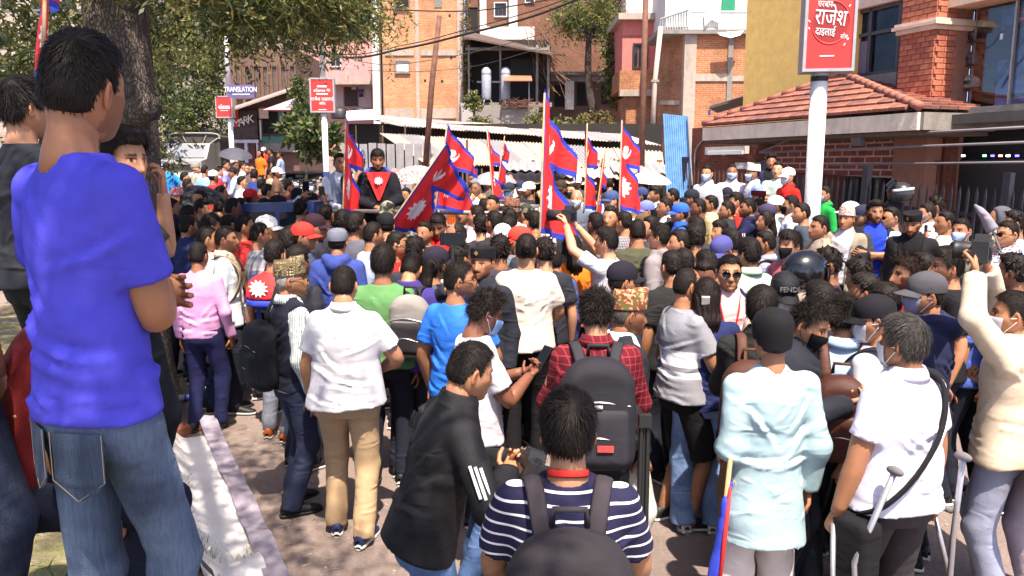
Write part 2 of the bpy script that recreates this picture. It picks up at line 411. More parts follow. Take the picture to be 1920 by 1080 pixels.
def hand_geo(curl, n=5):
    k = round(curl, 1)
    if k in _HB: return _HB[k]
    mb = MB()
    mb.tube([(0, -.012, 0), (0, .02, 0), (.001, .055, 0), (.001, .088, .001), (0, .098, .001)], [(.025, .02), (.033, .017), (.041, .015), (.040, .012), (.030, .008)], 8, side=(1, 0, 0))
    for i, (x, l, sp) in enumerate(((.030, .070, .10), (.010, .078, .02), (-.011, .073, -.05), (-.030, .057, -.14))):
        p = np.array([x, .086 - .010 * (i == 3), 0.0]); pts = [p - np.array([0, .012, 0])]; a = 0.0
        cv = curl * (.9 + .12 * i)
        pts.append(p)
        for s in (.45, .32, .25):
            a += cv * (1.0 if s < .45 else .75)
            p = p + np.array([math.sin(sp) * math.cos(a), math.cos(a), -math.sin(a)]) * l * s; pts.append(p)
        mb.tube(pts, [.0088, .0092, .0086, .0078, .0058], n)
    t0 = np.array([.030, .022, -.004]); d1 = np.array([.75, .62, -.25]); d2 = np.array([.25, .85, -.40 - .3 * min(curl, 1)])
    p1 = t0 + d1 * .035; p2 = p1 + d2 / np.linalg.norm(d2) * .032; p3 = p2 + (d2 * .6 + np.array([-.3 * min(curl, 1), .5, -.4 * min(curl, 1)])) * .022
    mb.tube([t0 - d1 * .015, t0, p1, p2, p3], [.012, .0125, .0105, .0095, .007], n)
    out = (np.concatenate(mb.V), np.concatenate(mb.Q), np.concatenate(mb.T)); _HB[k] = out; return out
def add_hand(mb, side, wrist, direc, pn, curl, tilt=0.0, sc=1.0):
    V, Q, T = hand_geo(curl)
    y = np.asarray(direc, float); y /= np.linalg.norm(y)
    z = -np.asarray(pn, float); z = z - y * (z @ y); z /= np.linalg.norm(z) + 1e-9
    x = np.cross(y, z)
    Vl = V.copy() * sc
    if side < 0: Vl[:, 0] *= -1
    # the thumb must sit on the inner/forward side: flip when it would point backwards
    xx = x
    if side > 0: pass
    W = np.asarray(wrist) + Vl[:, :1] * xx + Vl[:, 1:2] * y + Vl[:, 2:3] * z
    det = -1 if side < 0 else 1
    if det < 0: Q = Q[:, ::-1]; T = T[:, ::-1]
    pt = np.ones((len(W), 3)); pt[:] = (1.04, .98, .96)
    mb.add(W, Q, T, pt)
# ------------------------------------------------------------------ head
def head_dirs(nu, nv):
    th = np.linspace(0.02, math.pi - .02, nv); ph = np.linspace(0, 2 * math.pi, nu, endpoint=False)
    T, Pp = np.meshgrid(th, ph, indexing='ij')
    return np.stack([np.sin(T) * np.sin(Pp), np.sin(T) * np.cos(Pp), np.cos(T)], -1).reshape(-1, 3)
def skull(d, fat=0.0, fine=True):
    X, Y, Z = .0735 * d[:, 0], .094 * d[:, 1], .115 * d[:, 2]
    sq = np.sqrt(d[:, 0] ** 2 + d[:, 1] ** 2) + 1e-6
    full = np.clip(1 - np.abs(d[:, 2]), 0, 1)
    X = X * (1 + .10 * (1 - sq)); Y = Y * (1 + .06 * (1 - sq))
    t = np.clip(-Z / .115, 0, 1); front = np.clip(d[:, 1] / sq, -1, 1); f = np.clip(front, 0, 1)
    X = X * (1 + .10 * t * (1 - t) * 2 - (.26 - fat * .25) * t ** 1.8)
    Y = Y * np.where(Y < 0, 1 - .38 * sstep(-Z, .0, .10), 1.0)
    Y = Y + .060 * t ** 2.0 * f ** .7 * (.45 + .55 * sstep(sq, 0, .7))
    Y = np.where(d[:, 1] > 0, Y * (1 - .05 * sstep(Z, -.03, .05)), Y)
    F = (Y > .02) * 1.0
    g = lambda v, c, s: np.exp(-((v - c) / s) ** 2)
    aX = np.abs(X)
    noz = np.interp(Z, [-.054, -.046, -.034, -.01, .012, .03], [0, .010, .026, .017, .006, 0.0])
    Y = Y + F * noz * g(X, 0, .0125 + .004 * (Z < -.02))
    Y = Y + F * .0065 * g(Z, .028, .009) * g(aX, .030, .024)
    Y = Y - F * .0085 * g(Z, .008, .013) * g(aX, .031, .016)
    Y = Y + F * .0040 * g(Z, .005, .008) * g(aX, .031, .010)
    Y = Y + F * .0060 * g(Z, -.066, .0085) * g(X, 0, .022)
    Y = Y - F * .0030 * g(Z, -.0665, .003) * g(X, 0, .024)
    Y = Y - F * .0030 * g(Z, -.082, .006) * g(X, 0, .026)
    Y = Y + F * .0060 * g(Z, -.100, .014) * g(X, 0, .022)
    X = X + np.sign(X) * F * .004 * g(Z, -.012, .018) * g(aX, .055, .02)
    return np.stack([X, Y, Z], 1)
def face_paint(V, beard=0, old=0):
    p = np.ones((len(V), 3)); X, Y, Z = V.T; aX = np.abs(X); F = Y > .03
    jaw = F & (Z < -.042) | ((Z < -.03) & (aX > .045) & (Y > -.01))
    if beard:
        k = {1: (.62, .58, .56), 2: (.20, .18, .18), 3: (.85, .84, .86)}[beard]
        p[jaw & (Z < -.048)] = k
        p[(Y > -.005) & (aX > .05) & (Z < .0) & (Z > -.09)] = k
    p[F & (np.abs(Z + .052) < .006) & (aX < .028) & bool(beard)] = (.22, .2, .2)
    lip = F & (((X / .024) ** 2 + ((Z + .0665) / .0095) ** 2) < 1); p[lip] = (.95, .66, .64)
    p[F & (np.abs(Z + .0665) < .0022) & (aX < .022)] = (.35, .25, .25)
    p[F & (np.abs(Z - .0285 + .08 * (aX - .03) ** 1) < .0052) & (aX > .011) & (aX < .050)] = (.10, .09, .09) if not old else (.4, .4, .4)
    ey = F & ((((aX - .031) / .0155) ** 2 + ((Z - .0065) / .0068) ** 2) < 1); p[ey] = (1.7, 1.8, 2.0)
    p[F & ((((aX - .031) / .0065) ** 2 + ((Z - .007) / .0068) ** 2) < 1)] = (.07, .06, .06)
    p[F & (np.abs(Z - .0135) < .0028) & (np.abs(aX - .031) < .017)] = (.12, .1, .1)
    p[F & (np.abs(Z + .046) < .004) & (np.abs(aX - .008) < .004)] = (.4, .3, .28)
    ck = F & (((aX - .045) / .016) ** 2 + ((Z + .02) / .016) ** 2 < 1); p[ck] = p[ck] * np.array([1.06, .96, .95])
    return p
_HEAD = {}
def head_geo(detail, beard=0, old=0, fat=0.0):
    k = (detail, beard, old, fat)
    if k in _HEAD: return _HEAD[k]
    nu, nv = {0: (18, 14), 1: (32, 26), 1.5: (50, 42), 2: (72, 60)}[detail]
    d = head_dirs(nu, nv)
    # pack more vertices into the face
    az = np.arctan2(d[:, 0], d[:, 1]); az2 = az - .42 * np.sin(az); s = np.sqrt(d[:, 0] ** 2 + d[:, 1] ** 2)
    d = np.stack([s * np.sin(az2), s * np.cos(az2), d[:, 2]], 1)
    V = skull(d, fat); p = face_paint(V, beard, old)
    mb = MB(); mb.add(V, grid_q(nv, nu)[:, ::-1], paint=p)
    en = (10, 7) if detail < 1.5 else (18, 12)
    for sd in (-1, 1):
        e = head_dirs(*en); x, y, z = e.T
        rim = np.sqrt(y ** 2 + z ** 2)
        hollow = np.where(x > .1, -.55 * np.exp(-((rim - .25) / .38) ** 2), 0)
        E = np.stack([(x * .0085 + hollow * .010), y * (.0175 + .003 * z), z * .031], 1)
        M = np.array(Euler((R(-12), 0, R(28))).to_matrix()); E = E @ M.T + np.array([.076, -.012, -.004])
        E[:, 0] *= sd
        pe = np.where(((x > .1) & (rim < .5))[:, None], np.array([.62, .5, .46]), np.array([1.05, .93, .9]))  # hollow of the ear painted darker, its shade put into the colour
        q = grid_q(en[1], en[0]); mb.add(E, q[:, ::-1] if sd > 0 else q, paint=pe)
    out = (np.concatenate(mb.V), np.concatenate(mb.Q), np.concatenate(mb.P)); _HEAD[k] = out; return out
HEADC = np.array([0, .012, 1.583]); NECKP = np.array([0, -.012, 1.455])
def head_matrix(turn=0, nod=0, roll=0):
    """head-local -> body-local; degrees; turn>0 looks to the left, nod>0 looks down"""
    Rm = Matrix.Rotation(R(turn), 4, 'Z') @ Matrix.Rotation(R(-nod), 4, 'X') @ Matrix.Rotation(R(roll), 4, 'Y')
    return Matrix.Translation(Vector(NECKP)) @ Rm @ Matrix.Translation(Vector(HEADC - NECKP))
# ------------------------------------------------------------------ hair
HSTY = {  # top, side, back thickness, fringe, noise amp, noise freq, tufts, tuft length, tuft lift
    'short': (.014, .005, .006, .003, .0022, 60, 1.0, .016, .10), 'crop': (.009, .004, .005, .0, .0018, 70, 1.0, .010, .16),
    'medium': (.024, .010, .011, .012, .0034, 45, 1.0, .028, .08), 'quiff': (.028, .004, .006, .016, .0045, 40, 1.0, .026, .20),
    'curly': (.024, .010, .012, .010, .0062, 75, 1.3, .012, .35), 'thin': (.005, .005, .006, -.02, .001, 70, .6, .010, .10),
    'under': (.001, .006, .009, .0, .0008, 60, .0, .01, .1), 'buzz': (.004, .003, .003, .0, .0008, 90, .3, .005, .2), 'mop': (.030, .018, .020, .022, .005, 42, 1.2, .032, .07),
    'long': (.018, .016, .018, .0, .002, 40, .8, .035, .02), 'tied': (.012, .009, .010, .0, .0015, 45, .7, .025, .02),
}
_HAIR = {}
def hair_geo(style, detail, seed=0):
    k = (style, detail, seed)
    if k in _HAIR: return _HAIR[k]
    top, sid, bck, frg, na, nf, tn, tl, lift = HSTY[style]
    r = np.random.default_rng(seed + hash(style) % 1000 if False else seed * 31 + len(style) * 7 + ord(style[0]))
    nu, nv = {0: (20, 14), 1: (36, 28), 2: (60, 48), 3: (90, 70)}[detail]
    def thick(d, V):
        az = np.degrees(np.abs(np.arctan2(d[:, 0], d[:, 1])))
        hl = np.interp(az, [0, 35, 60, 74, 84, 98, 108, 125, 180], [.066, .068, .058, .040, -.012, .030, .0, -.052, -.066])
        if style in ('thin',): hl = np.interp(az, [0, 40, 70, 84, 98, 108, 125, 180], [.088, .100, .06, -.01, .03, .0, -.05, -.062])
        if style in ('mop', 'medium'): hl = hl - np.where(az < 50, .012, 0)
        if style in ('long',): hl = hl - np.where(az > 80, .06, 0)
        m = sstep(V[:, 2] - hl, -.004, .022)
        w = sstep(V[:, 2], .02, .095); bk = sstep(az, 100, 150)
        t = top * w + (1 - w) * (sid * (1 - bk) + bck * bk)
        t = t + frg * np.exp(-((V[:, 2] - .085) / .028) ** 2) * sstep(-az, -75, -30)
        return t, m, hl
    d = head_dirs(nu, nv); V = skull(d); t, m, hl = thick(d, V)
    nrm = d * np.array([1, .8, .75]); nrm /= np.linalg.norm(nrm, axis=1)[:, None]
    ns = folds(V, seed + 3, nf, .8) + .6 * folds(V, seed + 9, nf * 2.1, .6)
    VV = V + nrm * ((t + na * ns) * m - .006 * (1 - m))[:, None]
    mb = MB(); mb.add(VV, grid_q(nv, nu)[:, ::-1])
    nt = int({0: 30, 1: 160, 2: 1300, 3: 3600}[detail] * tn)
    dd = r.normal(size=(nt * 3, 3)); dd[:, 2] = np.abs(dd[:, 2]) * 1.1 - .35; dd /= np.linalg.norm(dd, axis=1)[:, None]
    V0 = skull(dd); t0, m0, _ = thick(dd, V0); ok = m0 > .8; dd, V0, t0 = dd[ok][:nt], V0[ok][:nt], t0[ok][:nt]
    n0 = dd * np.array([1, .8, .75]); n0 /= np.linalg.norm(n0, axis=1)[:, None]
    wh = np.array([.015, -.055, .10])                      # the whorl at the crown
    fl = V0 - wh; fl = fl - n0 * (fl * n0).sum(1)[:, None]; fl /= np.linalg.norm(fl, axis=1)[:, None] + 1e-6
    fl = fl + r.normal(size=fl.shape) * (.16 if style != 'curly' else 1.0)
    ln = tl * r.uniform(.6, 1.25, len(dd)) * np.clip(.45 + t0 / .02, .3, 1.25); wv = {0: .009, 1: .0060, 2: .0022, 3: .0013}[detail]; ln = ln * (1.25 if detail == 3 else 1)
    s = np.cross(fl, n0); s /= np.linalg.norm(s, axis=1)[:, None] + 1e-6
    base = V0 + n0 * (t0 * .8)[:, None]; tip = base + fl * ln[:, None] + n0 * (ln * lift * .7)[:, None] - n0 * (ln * ln * 4)[:, None]
    mid = base + fl * (ln * .5)[:, None] + n0 * (ln * lift * .75)[:, None]
    W = np.stack([base - s * wv, base + s * wv, mid + s * wv * .8, mid - s * wv * .8, tip], 1).reshape(-1, 3)
    i = np.arange(len(dd)) * 5
    mb.add(W, np.stack([i, i + 1, i + 2, i + 3], 1), np.stack([i + 3, i + 2, i + 4], 1))
    if style == 'long':
        hh = {0: .03, 1: .02, 2: .010, 3: .009}[detail]; G, lo = grid_pts((-.12, -.19, -.42), (.12, .02, .06), hh)
        D = smin(rcone(G * np.array([.62, 1, 1]), (0, -.062, .02), (0, -.092, -.14), .048, .046), rcone(G * np.array([.66, 1, 1]), (0, -.092, -.14), (.004, -.088, -.36), .046, .018), .03)
        D = D + .007 * np.sin(G[..., 0] * 190 + 3 * np.sin(G[..., 2] * 14)) * .7 + .006 * folds(G * np.array([2.2, 1.4, .35]), seed + 2, 34.0)
        W, Q = surface_nets(D, lo, hh); mb.add(W, Q)
    if style == 'tied':
        mb.tube(spline([(0, -.085, .05), (.01, -.125, .035), (.012, -.118, .0)], 4), [.02, .03, .034, .036, .034, .03, .024, .016, .008], 8)
    me = mb.mesh('hair', smooth=True); me.materials.append(None); _HAIR[k] = me; return me
# ------------------------------------------------------------------ headwear (head-local)
_WEAR = {}
def ell_ring(z, rx, ry, cy, n): 
    a = np.linspace(0, 2 * math.pi, n, endpoint=False); return np.stack([rx * np.sin(a), cy + ry * np.cos(a), np.full(n, z)], 1)
def wear_geo(kind):
    if kind in _WEAR: return _WEAR[kind]
    mb = MB(); n = 28
    if kind in ('cap', 'bucket', 'beanie', 'taqiyah'):
        prof = {'cap': [(.026, 1.03), (.05, 1.055), (.08, 1.02), (.108, .86), (.128, .58), (.138, .24), (.140, .03)],
                'bucket': [(.02, 1.5), (.045, 1.12), (.07, 1.1), (.10, .98), (.12, .75), (.126, .1)],
                'beanie': [(.005, 1.06), (.04, 1.12), (.08, 1.12), (.115, .96), (.14, .62), (.149, .2), (.150, .03)],
                'taqiyah': [(.022, 1.07), (.05, 1.10), (.09, 1.02), (.11, .85), (.122, .5), (.126, .03)]}[kind]
        V = np.concatenate([ell_ring(z, .079 * k, .101 * k, -.006, n) for z, k in prof])
        if kind == 'beanie':
            V = V + np.array([0, -.01, 0]) * sstep(V[:, 2:3], .06, .15); V[:, 2] -= .035 * sstep(-V[:, 1], -.02, .1) * sstep(-V[:, 2], -.06, 0)
        V = V + .0012 * folds(V, 5, 60)[:, None]
        mb.add(V, grid_q(len(prof), n)[:, ::-1])
        if kind == 'cap':
            u = np.linspace(-1, 1, 13); P = []
            for w, tk in ((.0, 0), (.5, 0), (.85, 0), (1.0, 0), (1.0, -.004), (.5, -.004), (.0, -.004)):
                for a in u:
                    x = .078 * math.sin(a * 1.25) * (1 + .02 * w); y = .004 + .098 * math.cos(a * 1.25) + w * .068 * math.cos(a * 1.35) ** .6
                    P.append((x, y, .034 - .022 * w + tk - .020 * a * a * (1 - .2 * w)))
            mb.add(P, grid_q(7, 13, False))
            mb.lathe([(.0, .006), (.006, .004), (.008, 0)], 8, (0, -.006, .138))
    elif kind in ('topi', 'topitall', 'blacktopi'):
        H = {'topi': .085, 'topitall': .10, 'blacktopi': .078}[kind]; rows = []
        for j, w in enumerate((0, .12, .5, .85, 1.0, 1.0, 1.0)):
            a = np.linspace(0, 2 * math.pi, n, endpoint=False); z0 = .040
            zt = z0 + H * (1 + (.16 if kind != 'blacktopi' else .05) * np.cos(a + .3) + (.10 if kind != 'blacktopi' else 0) * np.cos(2 * a))
            k = 1.06 + .03 * math.sin(w * 3) - .12 * w * (kind != 'blacktopi')
            if j == 5: k *= .80
            if j == 6: k *= .04
            z = z0 + (zt - z0) * min(w, 1) - (.006 if j == 5 else .012 if j == 6 else 0)
            rows.append(np.stack([.079 * k * np.sin(a), -.006 + .101 * k * np.cos(a), z - .012 * (1 - w) * np.cos(a) * -1], 1))
        V = np.concatenate(rows); V = V + .0012 * folds(V, 8, 45)[:, None]; mb.add(V, grid_q(len(rows), n)[:, ::-1])
    elif kind == 'mask':
        az = np.linspace(-1.15, 1.15, 17); zz = np.array([-.008, -.022, -.040, -.058, -.076, -.095, -.110]); rows = []
        for j, z in enumerate(zz):
            s = np.sqrt(max(1 - (z / .115) ** 2, .05)); dd = np.stack([s * np.sin(az * (.78 + .22 * math.sin((j + 1) / 8 * 3.1))), s * np.cos(az * .95), np.full(17, z / .115)], 1)
            v = skull(dd); c = np.array([0, .02, z]); o = v - c; o[:, 2] = 0; o /= np.linalg.norm(o, axis=1)[:, None]
            base = v + o * .007
            # stretched cloth: flatten the nose bump sideways
            base[:, 1] = np.maximum(base[:, 1], .118 * (1 - (np.abs(az) / 1.0) ** 2.2) * (1 - .18 * abs(j - 2) / 4))
            base[:, 2] += .004 * (j % 2) ; rows.append(base)
        mb.add(np.concatenate(rows), grid_q(len(rows), 17, False)[:, ::-1])
        for sd in (-1, 1):
            for z in (-.014, -.092):
                mb.tube(spline([(sd * .060, .045, z), (sd * .074, .015, z * .6), (sd * .082, -.012, z * .25)], 3), .0016, 4)
    elif kind in ('glasses', 'sunglasses'):
        for sd in (-1, 1):
            a = np.linspace(0, 2 * math.pi, 14, endpoint=False)
            x = sd * .033 + .026 * np.cos(a); z = .004 + .019 * np.sin(a) * (1 + .15 * np.cos(a) * sd); y = .106 - .35 * np.abs(x) ** 1.3
            V = np.stack([x, y, z], 1); W = V + np.array([0, .003, 0]); k = len(V)
            if kind == 'sunglasses':
                mb.add(np.concatenate([W, [[sd * .033, .098, .004]]]), T=[[i, (i + 1) % k, k] if sd > 0 else [i, k, (i + 1) % k] for i in range(k)])
            mb.tube(np.concatenate([W, W[:2]]), .0022, 5)
            mb.tube([(sd * .058, .088, .010), (sd * .074, .05, .010), (sd * .082, -.01, .008), (sd * .083, -.03, -.004)], .0022, 5)
        mb.tube([(-.010, .110, .006), (0, .114, .010), (.010, .110, .006)], .0022, 5)
    elif kind == 'helmet':
        d = head_dirs(36, 28); V = d * np.array([.125, .155, .135]) + np.array([0, .0, .015])
        V[:, 2] = np.maximum(V[:, 2], -.085); vis = (d[:, 1] > .35) & (np.abs(d[:, 2]) < .5)
        mb.add(V, grid_q(28, 36)[:, ::-1])
    elif kind == 'hood':
        d = head_dirs(32, 24); V = d * np.array([.105, .125, .135]) + np.array([0, -.018, .0])
        open_ = sstep(d[:, 1], .45, .75) * sstep(-d[:, 2], -.8, -.4); V = V - d * (open_ * .07)[:, None] + np.array([0, -.02, 0]) * open_[:, None]
        V = V + d * (.004 * folds(V, 4, 30))[:, None]; mb.add(V, grid_q(24, 32)[:, ::-1])
    me = mb.mesh(kind, smooth=True); me.materials.append(None); _WEAR[kind] = me; return me
# ------------------------------------------------------------------ garments
HRES = {0: .034, 1: .022, 1.5: .016, 2: .0115}
_GAR = {}
class Pose:
    def __init__(s, ra='down', la='down', feet=((.10, .0), (-.10, .0)), lean=0.0, knees=None, key=None, sit=0.0, twist=0):
        s.ra, s.la, s.feet, s.lean, s.knees, s.sit = ra, la, feet, lean, knees, sit
        s.key = key or (str(ra), str(la), feet, lean, sit)
        s.HIP = np.array([0, 0, .93])
        s.M = np.array(Matrix.Rotation(-R(lean), 3, 'X'))
    def up(s, p):
        """upper body point -> leaned"""
        return (np.asarray(p, float) - s.HIP) @ s.M.T + s.HIP - np.array([0, 0, s.sit])
    def arms(s):
        out = []
        for sd, sp in ((1, s.ra), (-1, s.la)):
            out.append((sd,) + arm_pts(sd, sp))
        return out
    def legs(s):
        out = []
        for i, sd in enumerate((1, -1)):
            f = s.feet[i]; fx, fy = f[0], f[1]; fz = f[2] if len(f) > 2 else 0
            hip = np.array([.088 * sd, 0, .90 - s.sit]); an = np.array([fx, fy - .03, .085 + fz])
            kn, an2 = ik(hip, an, (.12 * sd, 1, 0), .43, .41)
            out.append((sd, hip, kn, an2))
        return out
def unlean(P, pose):
    Q = P + np.array([0, 0, pose.sit]); return (Q - pose.HIP) @ pose.M + pose.HIP
def grid_pts(lo, hi, h):
    lo = np.asarray(lo) - 2 * h; n = np.ceil((np.asarray(hi) + 2 * h - lo) / h).astype(int) + 1
    ax = [lo[i] + np.arange(n[i]) * h for i in range(3)]
    return np.stack(np.meshgrid(*ax, indexing='ij'), -1).astype(np.float32), lo
def top_geo(pose, style='tee', detail=1, bw=1.0, seed=0):
    """style: tee shirt long polo jacket open hoodie kurta vest sleeveless"""
    k = ('top', pose.key, style, detail, bw, seed)
    if k in _GAR: return _GAR[k]
    h = HRES[detail]; long_ = style in ('long', 'shirt', 'jacket', 'open', 'hoodie', 'kurta')
    arms = pose.arms(); th = {'jacket': .014, 'open': .018, 'hoodie': .016, 'vest': .014, 'kurta': .010}.get(style, .006)
    hem = {'tee': .86, 'shirt': .85, 'polo': .86, 'long': .85, 'jacket': .84, 'open': .80, 'hoodie': .86, 'kurta': .62, 'vest': .86}.get(style, .86)
    prof = TORSO.copy(); prof[:, 1] = prof[:, 1] * bw + th; prof[:, 2] = prof[:, 2] * (bw ** 1.4) + th
    prof[0, 0] = hem
    if style == 'tee': prof = prof[:-1]; prof[-1, 0] = 1.447
    if style == 'kurta': prof[:, 1] *= .97; prof = np.concatenate([[[hem, .200, .150], [.72, .192, .142], [.80, .184, .134]], prof[1:]])
    if style in ('tee', 'polo', 'jacket', 'open'): prof[0, 1:] *= 1.13; prof[1, 1:] *= 1.09; prof[2, 1:] *= 1.06
    if style in ('jacket', 'hoodie', 'vest', 'open'): prof[-1, 0] += .012; prof[-1, 1:] += .006; prof[-2, 0] += .008
    prof = np.concatenate([prof, np.zeros((len(prof), 2))], 1)
    ap = [np.stack([a[1], a[2], a[3]]) for a in arms]
    allp = np.concatenate(ap + [np.array([[.24 * bw, .17 * bw, hem], [-.24 * bw, -.17 * bw, 1.50]])]) if style not in ('vest', 'inner') else np.array([[.24, .17, hem], [-.24, -.17, 1.5]]) * np.array([bw, bw, 1])
    if style == 'hoodie': allp = np.concatenate([allp, [[0, -.2, 1.5]]])
    G, lo = grid_pts(allp.min(0) - .09, allp.max(0) + .09, h)
    D = loft(G, prof)
    if style == 'inner': pass
    elif style in ('vest',):
        for sd in (-1, 1): D = smin(D, rcone(G, (sd * .10, 0, 1.40), (sd * .165, 0, 1.385), .058, .058, clip1=True), .02)
    else:
        for sd, s, e, w, pn, cu in arms:
            s0 = s * np.array([.80, 1, 1]); r0 = .053 * (.55 + .45 * bw) + th; r1 = .047 * (.6 + .4 * bw) + th; r2 = .036 + th * 1.1
            if style == 'kurta': r1 += .006; r2 += .010
            if long_:
                w2 = e + (w - e) * .97
                a = smin(smin(rcone(G, s0, s, r0 - .002, r0), rcone(G, s, e, r0, r1), .01), rcone(G, e, w2, r1, r2, clip1=True), .02)
            else:
                t = .70 if style == 'tee' else .66; e2 = s + (e - s) * t
                a = smin(rcone(G, s0, s, r0 - .002, r0), rcone(G, s, e2, r0, r0 + .008, clip1=True), .01)
                u = (e - s) / np.linalg.norm(e - s)
            D = smin(D, a, .030)
    amp = {2: .016, 1.5: .015, 1: .013, 0: .006}[detail] * (1.25 if style in ('kurta', 'jacket', 'open') else 1.0)
    low = sstep(-G[..., 2], -1.30, -.95)
    W = folds(G * np.array([1, 1, 1.35]), seed + 11, 19.0, 1.4) * (.55 + .45 * np.sin(G[..., 2] * 11 + G[..., 0] * 7 + seed)); W = np.minimum(W, .15 if style == 'kurta' else .55)
    sl = sstep(np.abs(G[..., 0]), .17, .24)
    D = D + amp * W * (.35 + .65 * np.maximum(low, sl))
    if detail >= 1: D = D - .0085 * creases(G, seed + len(style))
    D = np.maximum(D, hem + .012 * np.sin(G[..., 0] * 9 + seed) * (detail > 1) - G[..., 2]) if True else D
    if style in ('open', 'vest'):
        y0 = G[..., 1]; wdt = .050 + .045 * sstep(G[..., 2], 1.05, 1.42) + (.02 if style == 'open' else 0)
        wedge = np.where(y0 > 0.02, np.abs(G[..., 0]) - wdt * (1 if style == 'open' else sstep(G[..., 2], 1.12, 1.35)), 1.0)
        D = np.maximum(D, -wedge)
    if style == 'kurta':
        slit = np.where(G[..., 2] < .86, np.abs(G[..., 1]) - .010, 1.0)
        D = np.maximum(D, np.where(np.abs(G[..., 0]) > .12, -slit, -1))
    if style == 'hoodie':
        D = smin(D, rcone(G, (-.085, -.055, 1.455), (0, -.120, 1.41), .042, .062), .025); D = smin(D, rcone(G, (.085, -.055, 1.455), (0, -.120, 1.41), .042, .062), .025)
    if style == 'jacket':   # stand-up collar
        D = smin(D, np.maximum(loft(G, [[1.42, .085, .08, 0, -.01], [1.50, .072, .072, 0, -.008]]), -loft(G, [[1.40, .060, .060, 0, -.01], [1.55, .060, .060, 0, -.008]])), .012)
    V, Q = surface_nets(D, lo, h)
    Vo = (V - pose.HIP) @ pose.M.T + pose.HIP - np.array([0, 0, pose.sit])
    me = mesh_np('top', Vo, [Q]); me.materials.append(None); _GAR[k] = me; return me
def collar_geo(pose, bw=1.0, open_=.35):
    k = ('collar', pose.key, bw)
    if k in _GAR: return _GAR[k]
    n = 26; a = np.linspace(open_, 2 * math.pi - open_, n); rows = []
    for r, z, dy in ((.062, 1.452, 0), (.064, 1.492, -.004), (.069, 1.496, -.005), (.083, 1.468, -.006), (.092, 1.438, -.004), (.084, 1.440, 0)):
        rr = r * (1 + .10 * np.cos(a) ** 2 * (np.cos(a) > 0)); rows.append(np.stack([rr * np.sin(a), -.010 + dy + rr * np.cos(a), z - .030 * (np.cos(a) > 0) * np.cos(a) ** 2], 1))
    V = pose.up(np.concatenate(rows)); me = mesh_np('collar', V, [grid_q(len(rows), n, False)]); me.materials.append(None); _GAR[k] = me; return me
def bottom_geo(pose, style='trousers', detail=1, bw=1.0, seed=0):
    k = ('bot', pose.key[2:], style, detail, bw, seed)
    if k in _GAR: return _GAR[k]
    h = {0: .05, 1: .036, 1.5: .026, 2: .0125}[detail]; legs = pose.legs()
    pts = np.concatenate([np.stack(l[1:]) for l in legs])
    G, lo = grid_pts(np.minimum(pts.min(0) - .13, [-.24 * bw, -.18 * bw, 9]), np.maximum(pts.max(0) + .13, [.24 * bw, .18 * bw, .99 - pose.sit]), h)
    s = pose.sit
    D = loft(G, [[.80 - s, .150 * bw, .110 * bw, 0, 0], [.87 - s, .168 * bw, .122 * bw, 0, -.004], [.94 - s, .165 * bw, .115 * bw, 0, 0], [1.0 - s, .158 * bw, .110 * bw, 0, 0]])
    if pose.lean: D = np.minimum(D, 9)
    rad = {'trousers': (.094, .072, .062), 'jeans': (.092, .068, .060), 'slim': (.088, .060, .048), 'wide': (.098, .085, .085), 'joggers': (.096, .074, .052), 'shorts': (.10, .088, .06)}[style]
    L = None
    for sd, hp, kn, an in legs:
        u = (an - kn) / np.linalg.norm(an - kn)
        if style == 'shorts': l = rcone(G, hp, kn, rad[0] * bw ** .7, rad[1], clip1=True)
        else: l = smin(rcone(G, hp, kn, rad[0] * bw ** .7, rad[1]), rcone(G, kn, an + u * .035, rad[1], rad[2], clip1=True), .02)
        L = l if L is None else np.minimum(L, l)
    D = smin(D, L, .03)
    z = G[..., 2]; kz = legs[0][2][2]
    amt = .30 + .5 * np.exp(-((z - kz) / .10) ** 2) + .8 * sstep(-z, -.32, -.10) + .4 * np.exp(-((z - .82 + s) / .06) ** 2)
    D = D + .0085 * amt * folds(G * np.array([.8, .8, 1.9]), seed + 21, 24.0, 1.5)
    V, Q = surface_nets(D, lo, h); me = mesh_np('trousers', V, [Q]); me.materials.append(None); _GAR[k] = me; return me
_SHOE = {}
def shoe_geo(style='sneaker'):
    if style in _SHOE: return _SHOE[style]
    mb = MB(); n = 14; a = np.linspace(0, 2 * math.pi, n, endpoint=False)
    def ring(y, w, z0, z1, m=0): return np.stack([w * np.cos(a) * (1 - .15 * np.clip(np.sin(a), 0, 1)), np.full(n, y), (z0 + z1) / 2 + (z1 - z0) / 2 * np.sign(np.sin(a)) * np.abs(np.sin(a)) ** .7], 1)
    up = [(-.105, .018, .02, .055), (-.10, .030, .012, .085), (-.07, .036, .01, .100), (-.02, .038, .01, .105), (.02, .041, .01, .085), (.07, .046, .01, .066), (.12, .045, .01, .052), (.155, .034, .012, .042), (.172, .014, .015, .028)]
    mb.add(np.concatenate([ring(*u) for u in up]), grid_q(len(up), n)[:, ::-1], m=0)
    so_ = [(-.112, .02, .0, .022), (-.09, .036, 0, .026), (-.02, .038, 0, .024), (.06, .049, 0, .024), (.13, .046, 0, .024), (.165, .030, 0, .026), (.18, .010, .004, .022)]
    mb.add(np.concatenate([ring(*u) for u in so_]), grid_q(len(so_), n)[:, ::-1], m=1)
    me = mb.mesh('shoe', smooth=True); me.materials.append(None); me.materials.append(None); _SHOE[style] = me; return me
